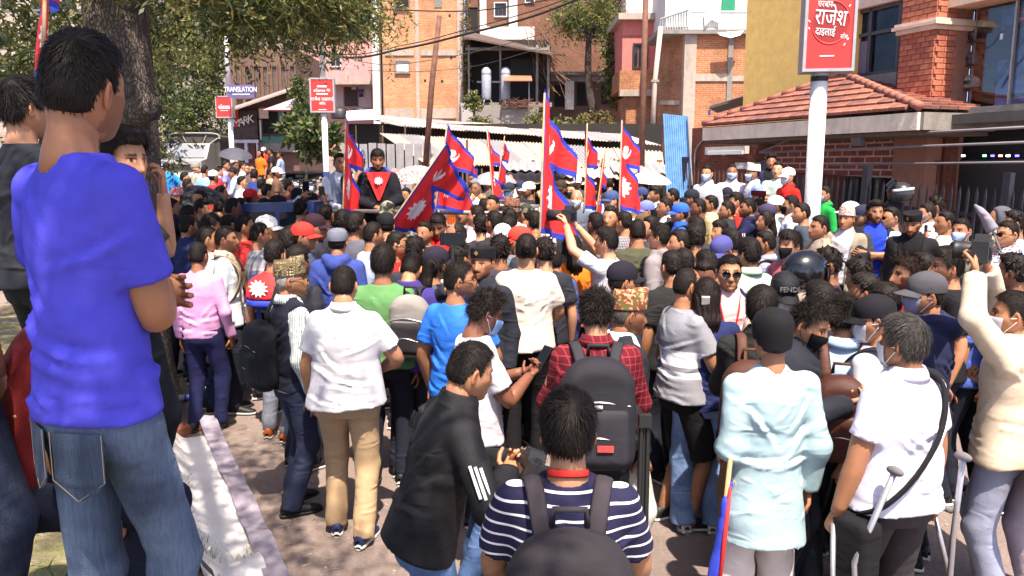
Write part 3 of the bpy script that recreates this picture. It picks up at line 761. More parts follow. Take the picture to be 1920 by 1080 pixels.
# ------------------------------------------------------------------ the skin body: one mesh for head, neck, arms, hands, legs
def body_mesh(pose, detail, hm, beard=0, old=0, fat=0., bw=1.0):
    mb = MB(); ns = {0: 6, 1: 8, 1.5: 10, 2: 14}[detail]
    V, Q, P = head_geo(detail, beard, old, fat)
    M = np.array(hm); Vh = V @ M[:3, :3].T + M[:3, 3]
    Vh = pose.up(Vh); mb.add(Vh, Q, paint=P)
    c = lambda p: pose.up(np.array(p) @ M[:3, :3].T + M[:3, 3])
    nb = pose.up((0, -.015, 1.40)); n0 = c((0, -.030, -.030)); n1 = c((0, -.022, -.085)); nm = (n1 + pose.up((0, -.016, 1.455))) / 2
    mb.tube([n0, n1, nm, pose.up((0, -.016, 1.45)), nb], np.array([(.050, .052), (.053, .055), (.055, .056), (.062, .06), (.085, .07)]) * (1 + .5 * (bw - 1)), ns + 4)
    mb.tube([pose.up((0, 0, z)) for z in (.88, 1.05, 1.2, 1.33, 1.41)], [(.11, .08), (.11, .08), (.13, .08), (.15, .07), (.08, .05)], ns + 2)
    for sd, s, e, w, pn, cu in pose.arms():
        f = .6 + .4 * bw
        d1 = (e - s); d2 = (w - e)
        pts = spline([s * np.array([.8, 1, 1]) + d1 * .05, s + d1 * .35, s + d1 * .75, e + d2 * .02, e + d2 * .30, e + d2 * .7, w], 2)
        tt = np.linspace(0, 1, len(pts)); rr = np.interp(tt, [0, .15, .33, .5, .65, .85, 1], [.040, .049, .046, .041, .043, .033, .027]) * f
        hd = pose.M @ (d2 / np.linalg.norm(d2))
        mb.tube(np.array([pose.up(p) for p in pts]), rr, ns)
        add_hand(mb, sd, pose.up(w), hd, pose.M @ pn, cu)
    for sd, hp, kn, an in pose.legs():
        mb.tube(spline([hp, (hp + kn) / 2, kn, kn + (an - kn) * .3, an, an - np.array([0, -.02, .04])], 2), np.interp(np.linspace(0, 1, 11), [0, .4, .6, .8, 1], [.07, .048, .05, .036, .035]), ns)
    return mb
EYE = {}
def person(label, x=None, y=None, face=0, h=None, g=0.0, pos=None, pose=None, ra='down', la='down', turn=0, nod=0, roll=0, skin=None, hair='short', hairc='#19120f',
           hat=None, hatc=None, top='tee', topc='#cccccc', bot='trousers', botc='#1c1f2c', shoe='#181818', sole='#d8d4cc', beard=0, old=0, mask=None, glass_=None,
           detail=1, bw=1.0, inner=None, vestc=None, seed=None, fat=0., group=None, feet=None, lean=0, extra=None):
    """x, y: pixel of the top of the head; face: body heading in degrees (0 away from the camera, 90 to the left, -90 to the right)"""
    global _pc
    _pc += 1; rr = random.Random(_pc * 13 + 5)
    if seed is None: seed = _pc % 3
    if h is None: h = 1.62 + .12 * rr.random()
    if skin is None: skin = rr.choice([0, 1, 1, 2, 2, 3, 3, 4, 5])
    hatx = {'topi': .025, 'topitall': .05, 'blacktopi': .02, 'beanie': .045, 'cap': .012, 'helmet': .03, 'hood': .02}.get(hat, .0)
    if feet is None:
        feet = [((.10, .0), (-.10, .0)), ((.115, .05), (-.10, -.03)), ((.09, -.05), (-.12, .04))][_pc % 3]
    if pose is None: pose = Pose(ra, la, feet, lean)
    hm = head_matrix(turn, nod, roll)
    if pos is None:
        s_ = h / 1.70; ht = pose.up(np.array(hm @ Vector((0, -.01, .122)))) * s_; ht[2] += hatx
        p = at_g(x, y, g + ht[2]); c_, n_ = math.cos(R(face)), math.sin(R(face))
        px_, py_ = p.x - (c_ * ht[0] - n_ * ht[1]), p.y - (n_ * ht[0] + c_ * ht[1]); pos = (px_, py_, KS * py_ + g)
    dg_ = 1.5 if detail == 2 and pos[1] > 5.2 else detail
    mb = body_mesh(pose, dg_, hm, beard, old, fat, bw)
    me = mb.mesh('person', smooth=True, paint=True); me.materials.append(skin_mat(skin))
    o = bpy.data.objects.new('person', me); COL.objects.link(o)
    o.location = pos; o.rotation_euler = (0, 0, R(face)); s = h / 1.70; o.scale = (s, s, s)
    tag(o, label, 'person', group or 'people in the crowd')
    HMW = Matrix.Translation(Vector(pose.HIP) - Vector((0, 0, pose.sit))) @ Matrix(pose.M.tolist()).to_4x4() @ Matrix.Translation(-Vector(pose.HIP)) @ hm
    kid = lambda n, m, mt, mx=None: link(n, m, o, mt, mx)
    if hair and hat not in ('hood',):
        st = hair
        if hat: st = hair if hair == 'long' else 'under'
        if hat in ('helmet',): st = 'buzz'
        kid('hair', hair_geo(st, 3 if detail == 2 and pos[1] < 5.6 else detail, seed), hair_mat(hairc), HMW)
    if hat:
        hc = hatc if not isinstance(hatc, str) else cloth(hatc, bump=.25)
        if hat == 'helmet': helmet_parts(o, HMW, hatc)
        elif hat == 'capback': kid('cap', wear_geo('cap'), hc, HMW @ Matrix.Rotation(math.pi, 4, 'Z'))
        else: kid({'topitall': 'topi', 'blacktopi': 'topi', 'taqiyah': 'skullcap', 'beanie': 'skullcap', 'bucket': 'hat'}.get(hat, hat), wear_geo(hat), hc, HMW)
    if mask: kid('face_mask', wear_geo('mask'), cloth(mask, bump=.2), HMW)
    if glass_: kid('glasses', wear_geo(glass_), glass('dark_lens', (.008, .008, .009), .12) if glass_ == 'sunglasses' else plain('spectacle_frame', (.05, .04, .03), .3), HMW)
    tm = topc if not isinstance(topc, str) else cloth(tuple(max(v_, .016) * 1.12 for v_ in rgb(topc)))
    kid({'open': 'jacket', 'vest': 'waistcoat', 'tee': 'tshirt', 'polo': 'polo_shirt', 'long': 'shirt'}.get(top, top), top_geo(pose, top, dg_, bw, seed), tm)
    if top in ('shirt', 'polo'): kid('collar', collar_geo(pose, bw), tm)
    if inner:
        im = inner if not isinstance(inner, str) else cloth(inner)
        kid('shirt', top_geo(pose, 'long' if top == 'vest' else 'inner', dg_, bw * (.97 if top == 'open' else 1.0), seed), im); kid('collar', collar_geo(pose, bw), im)
    bm_ = botc if not isinstance(botc, str) else cloth(botc)
    kid('jeans' if bot in ('jeans', 'slim') else 'shorts' if bot == 'shorts' else 'trousers', bottom_geo(pose, bot, dg_, bw * (.86 if top == 'kurta' else 1), seed), bm_)
    for sd, hp, kn, an in pose.legs():
        mx = Matrix.Translation(Vector((an[0], an[1] + .03, an[2] - .085))) @ Matrix.Rotation(-sd * .16, 4, 'Z')
        kid('shoe', shoe_geo(), [plain('shoe_' + shoe, rgb(shoe), .6), plain('sole_' + sole, rgb(sole), .7)], mx)
    o.select_set(False)
    PEOPLE.append(o); o_pose[o.name] = (pose, HMW, bw)
    return o
_pc = 0; PEOPLE = []; o_pose = {}
def helmet_parts(o, HMW, hatc):
    d = head_dirs(40, 30); V = d * np.array([.128, .158, .140]) + np.array([0, .004, .018]); V[:, 2] = np.maximum(V[:, 2], -.105 + .03 * (d[:, 1] < 0))
    mb = MB(); vi = sstep(d[:, 1], .42, .55) * sstep(-np.abs(d[:, 2] + .05), -.52, -.42)
    V = V - d * (vi * .012)[:, None]; mb.add(V, grid_q(30, 40)[:, ::-1]); me = mb.mesh('helmet', True); me.materials.append(None)
    hl = link('helmet', me, o, hatc if not isinstance(hatc, str) else plain('helmet_' + hatc, rgb(hatc), .18, spec=.7), HMW)
    az = np.linspace(-1.05, 1.05, 17); rows = []
    for z in (-.055, -.02, .02, .055): rows.append(np.stack([.131 * np.sin(az) * (1 - z * z * 8), .006 + .163 * np.cos(az) * (1 - z * z * 7), np.full(17, z)], 1))
    m2 = mesh_np('visor', np.concatenate(rows), [grid_q(4, 17, False)[:, ::-1]]); m2.materials.append(None); link('visor', m2, hl, glass('visor', (.01, .012, .015), .06))
# ================================================================== setting
def brick_mat(name, c1, c2, mortar, sc=1.0, bump=.5, rough=.9, dirt=.25, axis='xz'):
    k = ('brick', name)
    if k in _mats: return _mats[k]
    m, nt, lk, b = _base(name)
    tc = nt.new('ShaderNodeTexCoord'); sx = nt.new('ShaderNodeSeparateXYZ'); lk.new(tc.outputs['Object'], sx.inputs[0])
    cb = nt.new('ShaderNodeCombineXYZ'); lk.new(math_n(nt, lk, 'ADD', sx.outputs[0], sx.outputs[1]), cb.inputs[0]); lk.new(sx.outputs[2], cb.inputs[1])
    br = N(nt, 'ShaderNodeTexBrick', i_Scale=1.0 * sc); br.inputs['Brick Width'].default_value = .24; br.inputs['Row Height'].default_value = .075; br.inputs['Mortar Size'].default_value = .010
    br.inputs['Color1'].default_value = col4(c1); br.inputs['Color2'].default_value = col4(c2); br.inputs['Mortar'].default_value = col4(mortar)
    lk.new(cb.outputs[0], br.inputs['Vector'])
    no = N(nt, 'ShaderNodeTexNoise', i_Scale=.9, i_Detail=7.0, i_Roughness=.7); lk.new(tc.outputs['Object'], no.inputs['Vector'])
    rp = ramp(nt, [(.35, (1 - dirt * 1.7,) * 3), (.6, (1, 1, 1)), (.8, (1.05, 1.02, 1.0))]); lk.new(no.outputs[0], rp.inputs[0])
    n2 = N(nt, 'ShaderNodeTexNoise', i_Scale=14.0, i_Detail=4.0); lk.new(tc.outputs['Object'], n2.inputs['Vector'])
    r2 = ramp(nt, [(.35, (.8, .78, .76)), (.65, (1.1, 1.1, 1.1))]); lk.new(n2.outputs[0], r2.inputs[0])
    c = mixc(nt, lk, 1.0, br.outputs[0], rp.outputs[0], 'MULTIPLY'); c = mixc(nt, lk, 1.0, c, r2.outputs[0], 'MULTIPLY')
    lk.new(c, b.inputs['Base Color']); b.inputs['Roughness'].default_value = rough; b.inputs['Specular IOR Level'].default_value = .2
    bp = N(nt, 'ShaderNodeBump', i_Strength=bump, i_Distance=.02); lk.new(math_n(nt, lk, 'SUBTRACT', n2.outputs[0], math_n(nt, lk, 'MULTIPLY', br.outputs[1], .8)), bp.inputs['Height']); lk.new(bp.outputs[0], b.inputs['Normal'])
    _mats[k] = m; return m
def stained(name, color, stain=(.06, .05, .04), amt=.6, scale=1.2, rough=.9, bump=.3, streak=True):
    """plaster / concrete with rain streaks and stains"""
    k = ('stained', name)
    if k in _mats: return _mats[k]
    m, nt, lk, b = _base(name); c = np.array(color)
    tc = nt.new('ShaderNodeTexCoord'); mp = nt.new('ShaderNodeMapping'); mp.inputs['Scale'].default_value = (3.0, 3.0, .5 if streak else 3.0); lk.new(tc.outputs['Object'], mp.inputs[0])
    n1 = N(nt, 'ShaderNodeTexNoise', i_Scale=scale, i_Detail=8.0, i_Roughness=.72); lk.new(mp.outputs[0], n1.inputs['Vector'])
    r1 = ramp(nt, [(.48, (0, 0, 0)), (.78, (1, 1, 1))]); lk.new(n1.outputs[0], r1.inputs[0])
    n2 = N(nt, 'ShaderNodeTexNoise', i_Scale=5.0, i_Detail=8.0, i_Roughness=.7); lk.new(tc.outputs['Object'], n2.inputs['Vector'])
    r2 = ramp(nt, [(.3, tuple(c * .82)), (.7, tuple(np.clip(c * 1.1, 0, .95)))]); lk.new(n2.outputs[0], r2.inputs[0])
    lk.new(mixc(nt, lk, math_n(nt, lk, 'MULTIPLY', r1.outputs[0], amt), r2.outputs[0], stain), b.inputs['Base Color'])
    b.inputs['Roughness'].default_value = rough; b.inputs['Specular IOR Level'].default_value = .25
    n3 = N(nt, 'ShaderNodeTexNoise', i_Scale=30.0, i_Detail=6.0); lk.new(tc.outputs['Object'], n3.inputs['Vector'])
    bp = N(nt, 'ShaderNodeBump', i_Strength=bump, i_Distance=.02); lk.new(n3.outputs[0], bp.inputs['Height']); lk.new(bp.outputs[0], b.inputs['Normal'])
    _mats[k] = m; return m
# ---- street: one sheet, climbing away, rising more along the far street
def ground_mat():
    m, nt, lk, b = _base('dusty_asphalt'); tc = nt.new('ShaderNodeTexCoord')
    n1 = N(nt, 'ShaderNodeTexNoise', i_Scale=.55, i_Detail=8.0, i_Roughness=.68); lk.new(tc.outputs['Object'], n1.inputs['Vector'])
    n2 = N(nt, 'ShaderNodeTexNoise', i_Scale=45.0, i_Detail=5.0, i_Roughness=.75); lk.new(tc.outputs['Object'], n2.inputs['Vector'])
    r1 = ramp(nt, [(.30, (.135, .108, .098)), (.48, (.20, .155, .138)), (.62, (.25, .192, .168)), (.78, (.31, .238, .205))]); lk.new(n1.outputs[0], r1.inputs[0])
    r2 = ramp(nt, [(.3, (.72, .72, .72)), (.7, (1.15, 1.15, 1.15))]); lk.new(n2.outputs[0], r2.inputs[0])
    vo = N(nt, 'ShaderNodeTexVoronoi', i_Scale=.8); vo.feature = 'DISTANCE_TO_EDGE'
    wz = N(nt, 'ShaderNodeTexNoise', i_Scale=2.5, i_Detail=5.0); lk.new(tc.outputs['Object'], wz.inputs['Vector'])
    ml = nt.new('ShaderNodeVectorMath'); ml.operation = 'MULTIPLY_ADD'; lk.new(wz.outputs['Color'], ml.inputs[0]); ml.inputs[1].default_value = (.6, .6, .6); lk.new(tc.outputs['Object'], ml.inputs[2]); lk.new(ml.outputs[0], vo.inputs['Vector'])
    rc = ramp(nt, [(.0, (.45, .43, .42)), (.012, (1, 1, 1))]); lk.new(vo.outputs['Distance'], rc.inputs[0])
    c = mixc(nt, lk, 1.0, r1.outputs[0], r2.outputs[0], 'MULTIPLY'); c = mixc(nt, lk, .12, c, rc.outputs[0], 'MULTIPLY')
    lk.new(c, b.inputs['Base Color']); b.inputs['Roughness'].default_value = .93; b.inputs['Specular IOR Level'].default_value = .25
    bp = N(nt, 'ShaderNodeBump', i_Strength=.35, i_Distance=.012); lk.new(n2.outputs[0], bp.inputs['Height']); lk.new(bp.outputs[0], b.inputs['Normal'])
    return m
xs = np.concatenate([[-300, -60, -30, -20, -14, -10, -7], np.linspace(-6, 10, 17), [14, 20, 40, 300]]); ys = np.concatenate([[-200, -30, -6], np.linspace(0, 26, 27), [30, 36, 44, 56, 75, 110, 200, 400]])
Xg, Yg = np.meshgrid(xs, ys, indexing='ij'); Zg = np.array([[KS * min(y, 90) + .045 * max(min(y, 90) - 26, 0) * sstep(-x, 0, 4) for y in ys] for x in xs])
V = np.stack([Xg, Yg, Zg], -1).reshape(-1, 3); q = grid_q(len(xs), len(ys), False)[:, ::-1]
rd = link('road', mesh_np('road', V, [q]), mats=None); rd.data.materials.append(ground_mat()); tag(rd, kind='structure')
# ---- grass bank on the left; its foot runs from near the camera to the tree
BD = np.array([-1.5, 2.8]) / math.hypot(1.5, 2.8); BN = np.array([-BD[1], BD[0]]); BN = BN if BN[0] < 0 else -BN; B0 = np.array([-1.6, 4.2])
def bank_h(x, y):
    s = (np.stack([x, y], -1) - B0) @ BN; t = (np.stack([x, y], -1) - B0) @ BD
    top = 1.03 + .02 * np.sin(x * 1.7) + .03 * np.sin(y * 1.3 + 1)
    w = sstep(s, -.05 + .05 * np.sin(t * 2.1), .62) * sstep(-t, -8, -4.5)
    return w * top - .03 * (1 - sstep(s, -.05, .1)) + (KS * y) * (1 - w) + .012 * np.sin(x * 13 + y * 7) * w
st = np.linspace(-.25, 9, 60); st = -.25 + (st + .25) ** 1.6 / 9.25 ** .6; tt = np.linspace(-9, 9, 90)
Sg, Tg = np.meshgrid(st, tt, indexing='ij'); XY = B0 + Sg[..., None] * BN + Tg[..., None] * BD
V = np.stack([XY[..., 0], XY[..., 1], bank_h(XY[..., 0], XY[..., 1])], -1).reshape(-1, 3)
def bank_mat():
    m, nt, lk, b = _base('bank_soil'); tc = nt.new('ShaderNodeTexCoord')
    n1 = N(nt, 'ShaderNodeTexNoise', i_Scale=3.0, i_Detail=8.0, i_Roughness=.7); lk.new(tc.outputs['Object'], n1.inputs['Vector'])
    r1 = ramp(nt, [(.35, (.10, .12, .03)), (.50, (.20, .17, .09)), (.65, (.34, .27, .19))]); lk.new(n1.outputs[0], r1.inputs[0]); lk.new(r1.outputs[0], b.inputs['Base Color'])
    b.inputs['Roughness'].default_value = .95; n2 = N(nt, 'ShaderNodeTexNoise', i_Scale=60.0, i_Detail=4.0); lk.new(tc.outputs['Object'], n2.inputs['Vector'])
    bp = N(nt, 'ShaderNodeBump', i_Strength=.7, i_Distance=.02); lk.new(n2.outputs[0], bp.inputs['Height']); lk.new(bp.outputs[0], b.inputs['Normal']); return m
bk = link('terrain', mesh_np('terrain', V, [grid_q(60, 90, False)])); bk.data.materials.append(bank_mat()); tag(bk, kind='structure')
def blades(name, P, h0, h1, w, mats, parent=None, seed=1, lean=.5):
    r = np.random.default_rng(seed); n = len(P); a = r.uniform(0, 6.28, n); hh = r.uniform(h0, h1, n)
    d = np.stack([np.cos(a), np.sin(a), np.zeros(n)], 1); up = np.array([0, 0, 1.0])
    le = r.uniform(0, 6.28, n); L = np.stack([np.cos(le), np.sin(le), np.zeros(n)], 1) * (hh * lean * r.uniform(.2, 1.3, n))[:, None]
    W = np.stack([P - d * w, P + d * w, P + L * .45 + up * (hh * .6)[:, None] + d * w * .6, P + L * .45 + up * (hh * .6)[:, None] - d * w * .6, P + L + up * hh[:, None]], 1).reshape(-1, 3)
    i = np.arange(n) * 5; nm = len(mats); ms = r.integers(0, nm, n)
    me = mesh_np(name, W, [np.stack([i, i + 1, i + 2, i + 3], 1), np.stack([i + 3, i + 2, i + 4], 1)], mi=np.concatenate([ms, ms]))
    for mm in mats: me.materials.append(mm)
    o = bpy.data.objects.new(name, me); COL.objects.link(o)
    if parent: o.parent = parent
    return o
r = np.random.default_rng(3); n = 30000; S_ = r.uniform(.02, 3.4, n) ** 1.0; T_ = r.uniform(-4.2, 3.2, n)
keep = (np.sin(S_ * 5 + T_ * 3.1) + np.sin(T_ * 6.3 - S_ * 2.2) + .8 * np.sin(S_ * 13 + 1.3) + r.normal(0, .7, n)) > -.1
xy = (B0 + S_[:, None] * BN + T_[:, None] * BD)[keep]
P = np.stack([xy[:, 0], xy[:, 1], bank_h(xy[:, 0], xy[:, 1])], 1)
gr = blades('grass', P, .025, .07, .0035, [plain('grass_green', (.10, .19, .035), .7), plain('grass_pale', (.22, .26, .07), .7), plain('grass_dry', (.34, .27, .12), .8)], seed=4, lean=1.2)
tag(gr, 'short patchy grass growing on the earth bank', 'grass', kind='stuff')

# ------------------------------------------------------------------ trees
def leaf_mat(name, c, c2, trans=.35):
    k = ('leaf', name)
    if k in _mats: return _mats[k]
    m, nt, lk, b = _base(name); g = nt.new('ShaderNodeNewGeometry')
    rp = ramp(nt, [(.0, tuple(np.array(c) * .6)), (.5, c), (1.0, c2)]); lk.new(g.outputs['Random Per Island'], rp.inputs[0]); lk.new(rp.outputs[0], b.inputs['Base Color'])
    b.inputs['Roughness'].default_value = .55
    t = nt.new('ShaderNodeBsdfTranslucent'); lk.new(rp.outputs[0], t.inputs[0]); mx = nt.new('ShaderNodeMixShader'); mx.inputs[0].default_value = trans
    out = [n for n in nt if n.type == 'OUTPUT_MATERIAL'][0]; lk.new(b.outputs[0], mx.inputs[1]); lk.new(t.outputs[0], mx.inputs[2]); lk.new(mx.outputs[0], out.inputs[0])
    _mats[k] = m; return m
def bark_mat(name='bark', c=(.15, .115, .092)):
    k = ('bark', name)
    if k in _mats: return _mats[k]
    m, nt, lk, b = _base(name); tc = nt.new('ShaderNodeTexCoord'); mp = nt.new('ShaderNodeMapping'); mp.inputs['Scale'].default_value = (1, 1, .35); lk.new(tc.outputs['Object'], mp.inputs[0])
    vo = N(nt, 'ShaderNodeTexVoronoi', i_Scale=55.0); vo.feature = 'DISTANCE_TO_EDGE'
    wz = N(nt, 'ShaderNodeTexNoise', i_Scale=9.0, i_Detail=6.0); lk.new(mp.outputs[0], wz.inputs['Vector'])
    ml = nt.new('ShaderNodeVectorMath'); ml.operation = 'MULTIPLY_ADD'; lk.new(wz.outputs['Color'], ml.inputs[0]); ml.inputs[1].default_value = (.14, .14, .14); lk.new(mp.outputs[0], ml.inputs[2]); lk.new(ml.outputs[0], vo.inputs['Vector'])
    n1 = N(nt, 'ShaderNodeTexNoise', i_Scale=3.0, i_Detail=8.0, i_Roughness=.7); lk.new(tc.outputs['Object'], n1.inputs['Vector'])
    r1 = ramp(nt, [(.35, tuple(np.array(c) * .7)), (.6, c), (.72, (.24, .20, .165)), (.80, (.40, .40, .35))]); lk.new(n1.outputs[0], r1.inputs[0])
    r2 = ramp(nt, [(.0, (.45, .42, .40)), (.22, (1, 1, 1))]); lk.new(vo.outputs['Distance'], r2.inputs[0])
    lk.new(mixc(nt, lk, 1.0, r1.outputs[0], r2.outputs[0], 'MULTIPLY'), b.inputs['Base Color']); b.inputs['Roughness'].default_value = .95
    h = math_n(nt, lk, 'ADD', math_n(nt, lk, 'MULTIPLY', math_n(nt, lk, 'MINIMUM', vo.outputs['Distance'], .2), 3.0), math_n(nt, lk, 'MULTIPLY', wz.outputs[0], .3))
    bp = N(nt, 'ShaderNodeBump', i_Strength=.9, i_Distance=.04); lk.new(h, bp.inputs['Height']); lk.new(bp.outputs[0], b.inputs['Normal']); _mats[k] = m; return m
def sprays(mb, anchors, seed, n_leaf, L, leaf, width, droop=.5, mats=1):
    """feathery twigs: each anchor gets a short twig lined with narrow leaves"""
    r = np.random.default_rng(seed)
    A = np.asarray(anchors, float); n = len(A)
    d = r.normal(size=(n, 3)); d[:, 2] = d[:, 2] * .5 - droop; d /= np.linalg.norm(d, axis=1)[:, None]
    ln = L * r.uniform(.6, 1.3, n)
    t = np.linspace(.12, 1, n_leaf)
    C = A[:, None] + d[:, None] * (t[None, :, None] * ln[:, None, None]) + np.array([0, 0, -1]) * (t[None, :, None] ** 2) * (ln[:, None, None] * .3)
    ld = d[:, None] * .8 + r.normal(size=(n, n_leaf, 3)) * .75; ld /= np.linalg.norm(ld, axis=2)[..., None]
    sd = np.cross(ld, r.normal(size=(n, n_leaf, 3))); sd /= np.linalg.norm(sd, axis=2)[..., None] + 1e-6
    ll = leaf * r.uniform(.6, 1.3, (n, n_leaf, 1)); w = width * r.uniform(.7, 1.3, (n, n_leaf, 1))
    W = np.stack([C, C + ld * ll * .45 + sd * w, C + ld * ll, C + ld * ll * .45 - sd * w], 2).reshape(-1, 3)
    i = np.arange(n * n_leaf) * 4
    q = np.stack([i, i + 1, i + 2, i + 3], 1)
    m = np.repeat(r.integers(0, mats, n), n_leaf)
    mb.V.append(W); mb.P.append(np.ones((len(W), 3))); mb.Q.append(q + mb.n); mb.qm.append(m); mb.n += len(W)
def blob_pts(c, rad, n, seed, hollow=.35):
    r = np.random.default_rng(seed); d = r.normal(size=(n, 3)); d /= np.linalg.norm(d, axis=1)[:, None]
    return np.asarray(c) + d * np.asarray(rad) * (hollow + (1 - hollow) * r.random((n, 1)) ** .5)
LM = [leaf_mat('leaf_olive', (.19, .185, .045), (.38, .34, .095)), leaf_mat('leaf_green', (.10, .135, .035), (.26, .26, .065)), leaf_mat('leaf_dark', (.045, .065, .02), (.12, .14, .04), .25)]
# the big street tree on the bank
tb = np.array([-3.20, 6.5, float(bank_h(np.array(-3.20), np.array(6.5))) - .15])
tree = empty('street_tree', tuple(tb)); tag(tree, 'big old roadside tree with rough grey bark on the grass bank', 'tree')
tm = MB(); zz = np.linspace(0, 8.5, 26); na = 40; a = np.linspace(0, 2 * math.pi, na, endpoint=False); rows = []
for z in zz:
    rr_ = .275 + .06 * math.exp(-z / .45) - .012 * z
    lob = 1 + .05 * np.sin(a * 3 + z * .4) + .03 * np.sin(a * 7 - z) + .16 * np.maximum(0, np.sin(a * 5 + 1)) * math.exp(-z / .3)
    cx = .012 * z + .05 * math.sin(z * .8); rows.append(np.stack([cx + rr_ * lob * np.cos(a), .02 * z + rr_ * lob * np.sin(a), np.full(na, z)], 1))
tm.add(np.concatenate(rows), grid_q(26, na))
def limb(mb, p, r0, r1, n=10, k=5): 
    s = spline(p, k); mb.tube(s, np.linspace(r0, r1, len(s)) * (1 + .06 * np.sin(np.arange(len(s)) * 1.9)), n)
limb(tm, [(.14, -.1, 2.25), (.34, -.18, 2.33), (.44, -.22, 2.36)], .12, .10)          # the sawn-off branch stub
limb(tm, [(.03, -.26, 1.15), (.06, -.35, 1.16), (.07, -.39, 1.15)], .085, .062)
LB = [[(0, 0, 3.0), (.1, 1.4, 3.5), (.15, 3.2, 3.9), (.3, 4.6, 3.9)], [(0, 0, 4.0), (-.4, 2, 4.5), (-.4, 5, 4.4), (-.2, 8.0, 4.2)], [(-.1, 0, 5.2), (-1.6, -1.0, 5.9), (-2.6, -2.4, 6.2)],
      [(-.1, 0, 4.5), (.8, -2.0, 5.2), (1.7, -3.9, 5.3), (2.4, -5.0, 5.2)], [(-.1, 0, 3.6), (-1.4, 1.0, 4.0), (-2.8, 1.6, 3.8)], [(-.2, .1, 6.0), (.2, 1.6, 7.0), (.4, 3.6, 7.0)], [(-.2, .1, 6.2), (-1.4, 1.6, 7.0), (-2.0, 4, 7.0)]]
SH = lambda q: [q[0]] + [tuple(np.array(w) + np.array([.72, -1.4, .1])) for w in q[1:]]
for p in LB: limb(tm, SH(p), .09, .016, 8)
for p in ([(.1, 1.4, 3.5), (.0, 2.6, 3.5), (.1, 3.9, 3.35)], [(.3, 3.2, 3.7), (.6, 3.8, 3.4), (.8, 4.6, 3.2)], [(-.4, 3, 4.5), (-.8, 4.6, 4.1), (-1.0, 6, 3.8)], [(-.4, 5, 4.4), (.1, 6.4, 3.9), (.4, 7.4, 3.6)]): limb(tm, [tuple(np.array(w) + np.array([.72, -1.4, .1])) for w in p], .03, .008, 6)
tm.build('trunk', bark_mat(), tree, smooth=True)
cm = MB(); an = []
for p in LB:
    s = spline(p, 14); m_ = len(s)
    for j in range(int(m_ * .3), m_):
        an.append(blob_pts(s[j], (.75, .85, .5), 26, j * 7 + int(abs(p[1][0]) * 100)))
for c, rd_, n in (((-.05, 3.6, 3.62), (.75, 1.0, .36), 240), ((.25, 4.4, 3.75), (.6, .8, .32), 150), ((-.8, 4.9, 3.75), (.9, 1.2, .45), 240), ((-.5, 6.9, 4.1), (.9, 1.1, .45), 220), ((-1.9, 5.9, 3.7), (1.0, 1.4, .55), 260), ((-.6, 8.0, 4.2), (1.5, 1.4, .7), 260), ((-.2, 5.6, 4.4), (1.0, 1.4, .5), 220), ((-1.6, 2.6, 3.4), (1.0, 1.5, 1.3), 260),
                  ((-2.8, 4.5, 2.8), (1.6, 2.0, 1.9), 340), ((-2.2, 1.5, 3.2), (1.2, 1.0, 1.4), 200), ((2.33, -4.95, 5.2), (.9, .7, .5), 210), ((.2, 2.0, 4.6), (1.0, 1.4, .6), 180)):
    an.append(blob_pts(c, rd_, n, int(c[0] * 50 + 900)))
sprays(cm, np.concatenate(an), 5, 15, .42, .095, .012, .45, 3)
cm.V = [v + np.array([.72, -1.4, .1]) for v in cm.V]
cm.build('crown', LM, tree)
# ================================================================== buildings
def rect(x0, y0, x1, y1, Y):
    a = at_y(x0, y0, Y); b = at_y(x1, y1, Y); return min(a.x, b.x), max(a.x, b.x), min(a.z, b.z), max(a.z, b.z)
def pbox(name, px, Y, dep, mat, parent, proud=0.0, z0=None, z1=None, smooth=False):
    """box whose front covers the pixel rectangle px=(x0,y0,x1,y1) at depth Y - proud, dep metres deep"""
    X0, X1, Z0, Z1 = rect(*px, Y - proud)
    if z0 is not None: Z0 = z0
    if z1 is not None: Z1 = z1
    return MB().box(((X0 + X1) / 2, Y - proud + dep / 2, (Z0 + Z1) / 2), (X1 - X0, dep, Z1 - Z0)).build(name, mat, parent)
def bld(name, label): o = empty(name); return tag(o, label, 'building')
def window(parent, px, Y, fm, gm, proud=.04, bars=(1, 1), fw=.06, name='window'):
    X0, X1, Z0, Z1 = rect(*px, Y - proud); f = MB(); yy = Y - proud
    for c, d in ((((X0 + X1) / 2, yy, Z0 + fw / 2), (X1 - X0, .08, fw)), (((X0 + X1) / 2, yy, Z1 - fw / 2), (X1 - X0, .08, fw)), ((X0 + fw / 2, yy, (Z0 + Z1) / 2), (fw, .08, Z1 - Z0 - 2 * fw)), ((X1 - fw / 2, yy, (Z0 + Z1) / 2), (fw, .08, Z1 - Z0 - 2 * fw))): f.box(c, d)
    w = f.build(name, fm, parent)
    nx, nz = bars; cw = (X1 - X0 - 2 * fw) / nx; ch = (Z1 - Z0 - 2 * fw) / nz
    for i in range(nx):
        for j in range(nz):
            MB().box((X0 + fw + cw * (i + .5), yy + .03, Z0 + fw + ch * (j + .5)), (cw - .03, .02, ch - .03)).build('pane', gm, w)
    return w
BR1 = brick_mat('pale_orange_brick', (.60, .25, .115), (.68, .33, .17), (.58, .36, .23), 1.0, .6, dirt=.2)
BR2 = brick_mat('orange_brick', (.42, .16, .075), (.50, .22, .11), (.48, .28, .17), 1.0, .5, dirt=.22)
BR3 = brick_mat('brown_brick', (.20, .085, .05), (.25, .11, .065), (.20, .13, .10), 1.0, .4, dirt=.2)
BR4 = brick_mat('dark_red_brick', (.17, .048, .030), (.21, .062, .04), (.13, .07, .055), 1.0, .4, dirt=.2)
CON = stained('concrete', (.44, .36, .30), (.13, .10, .08), .5); CON2 = stained('grey_concrete', (.26, .235, .21), (.05, .045, .04), .6)
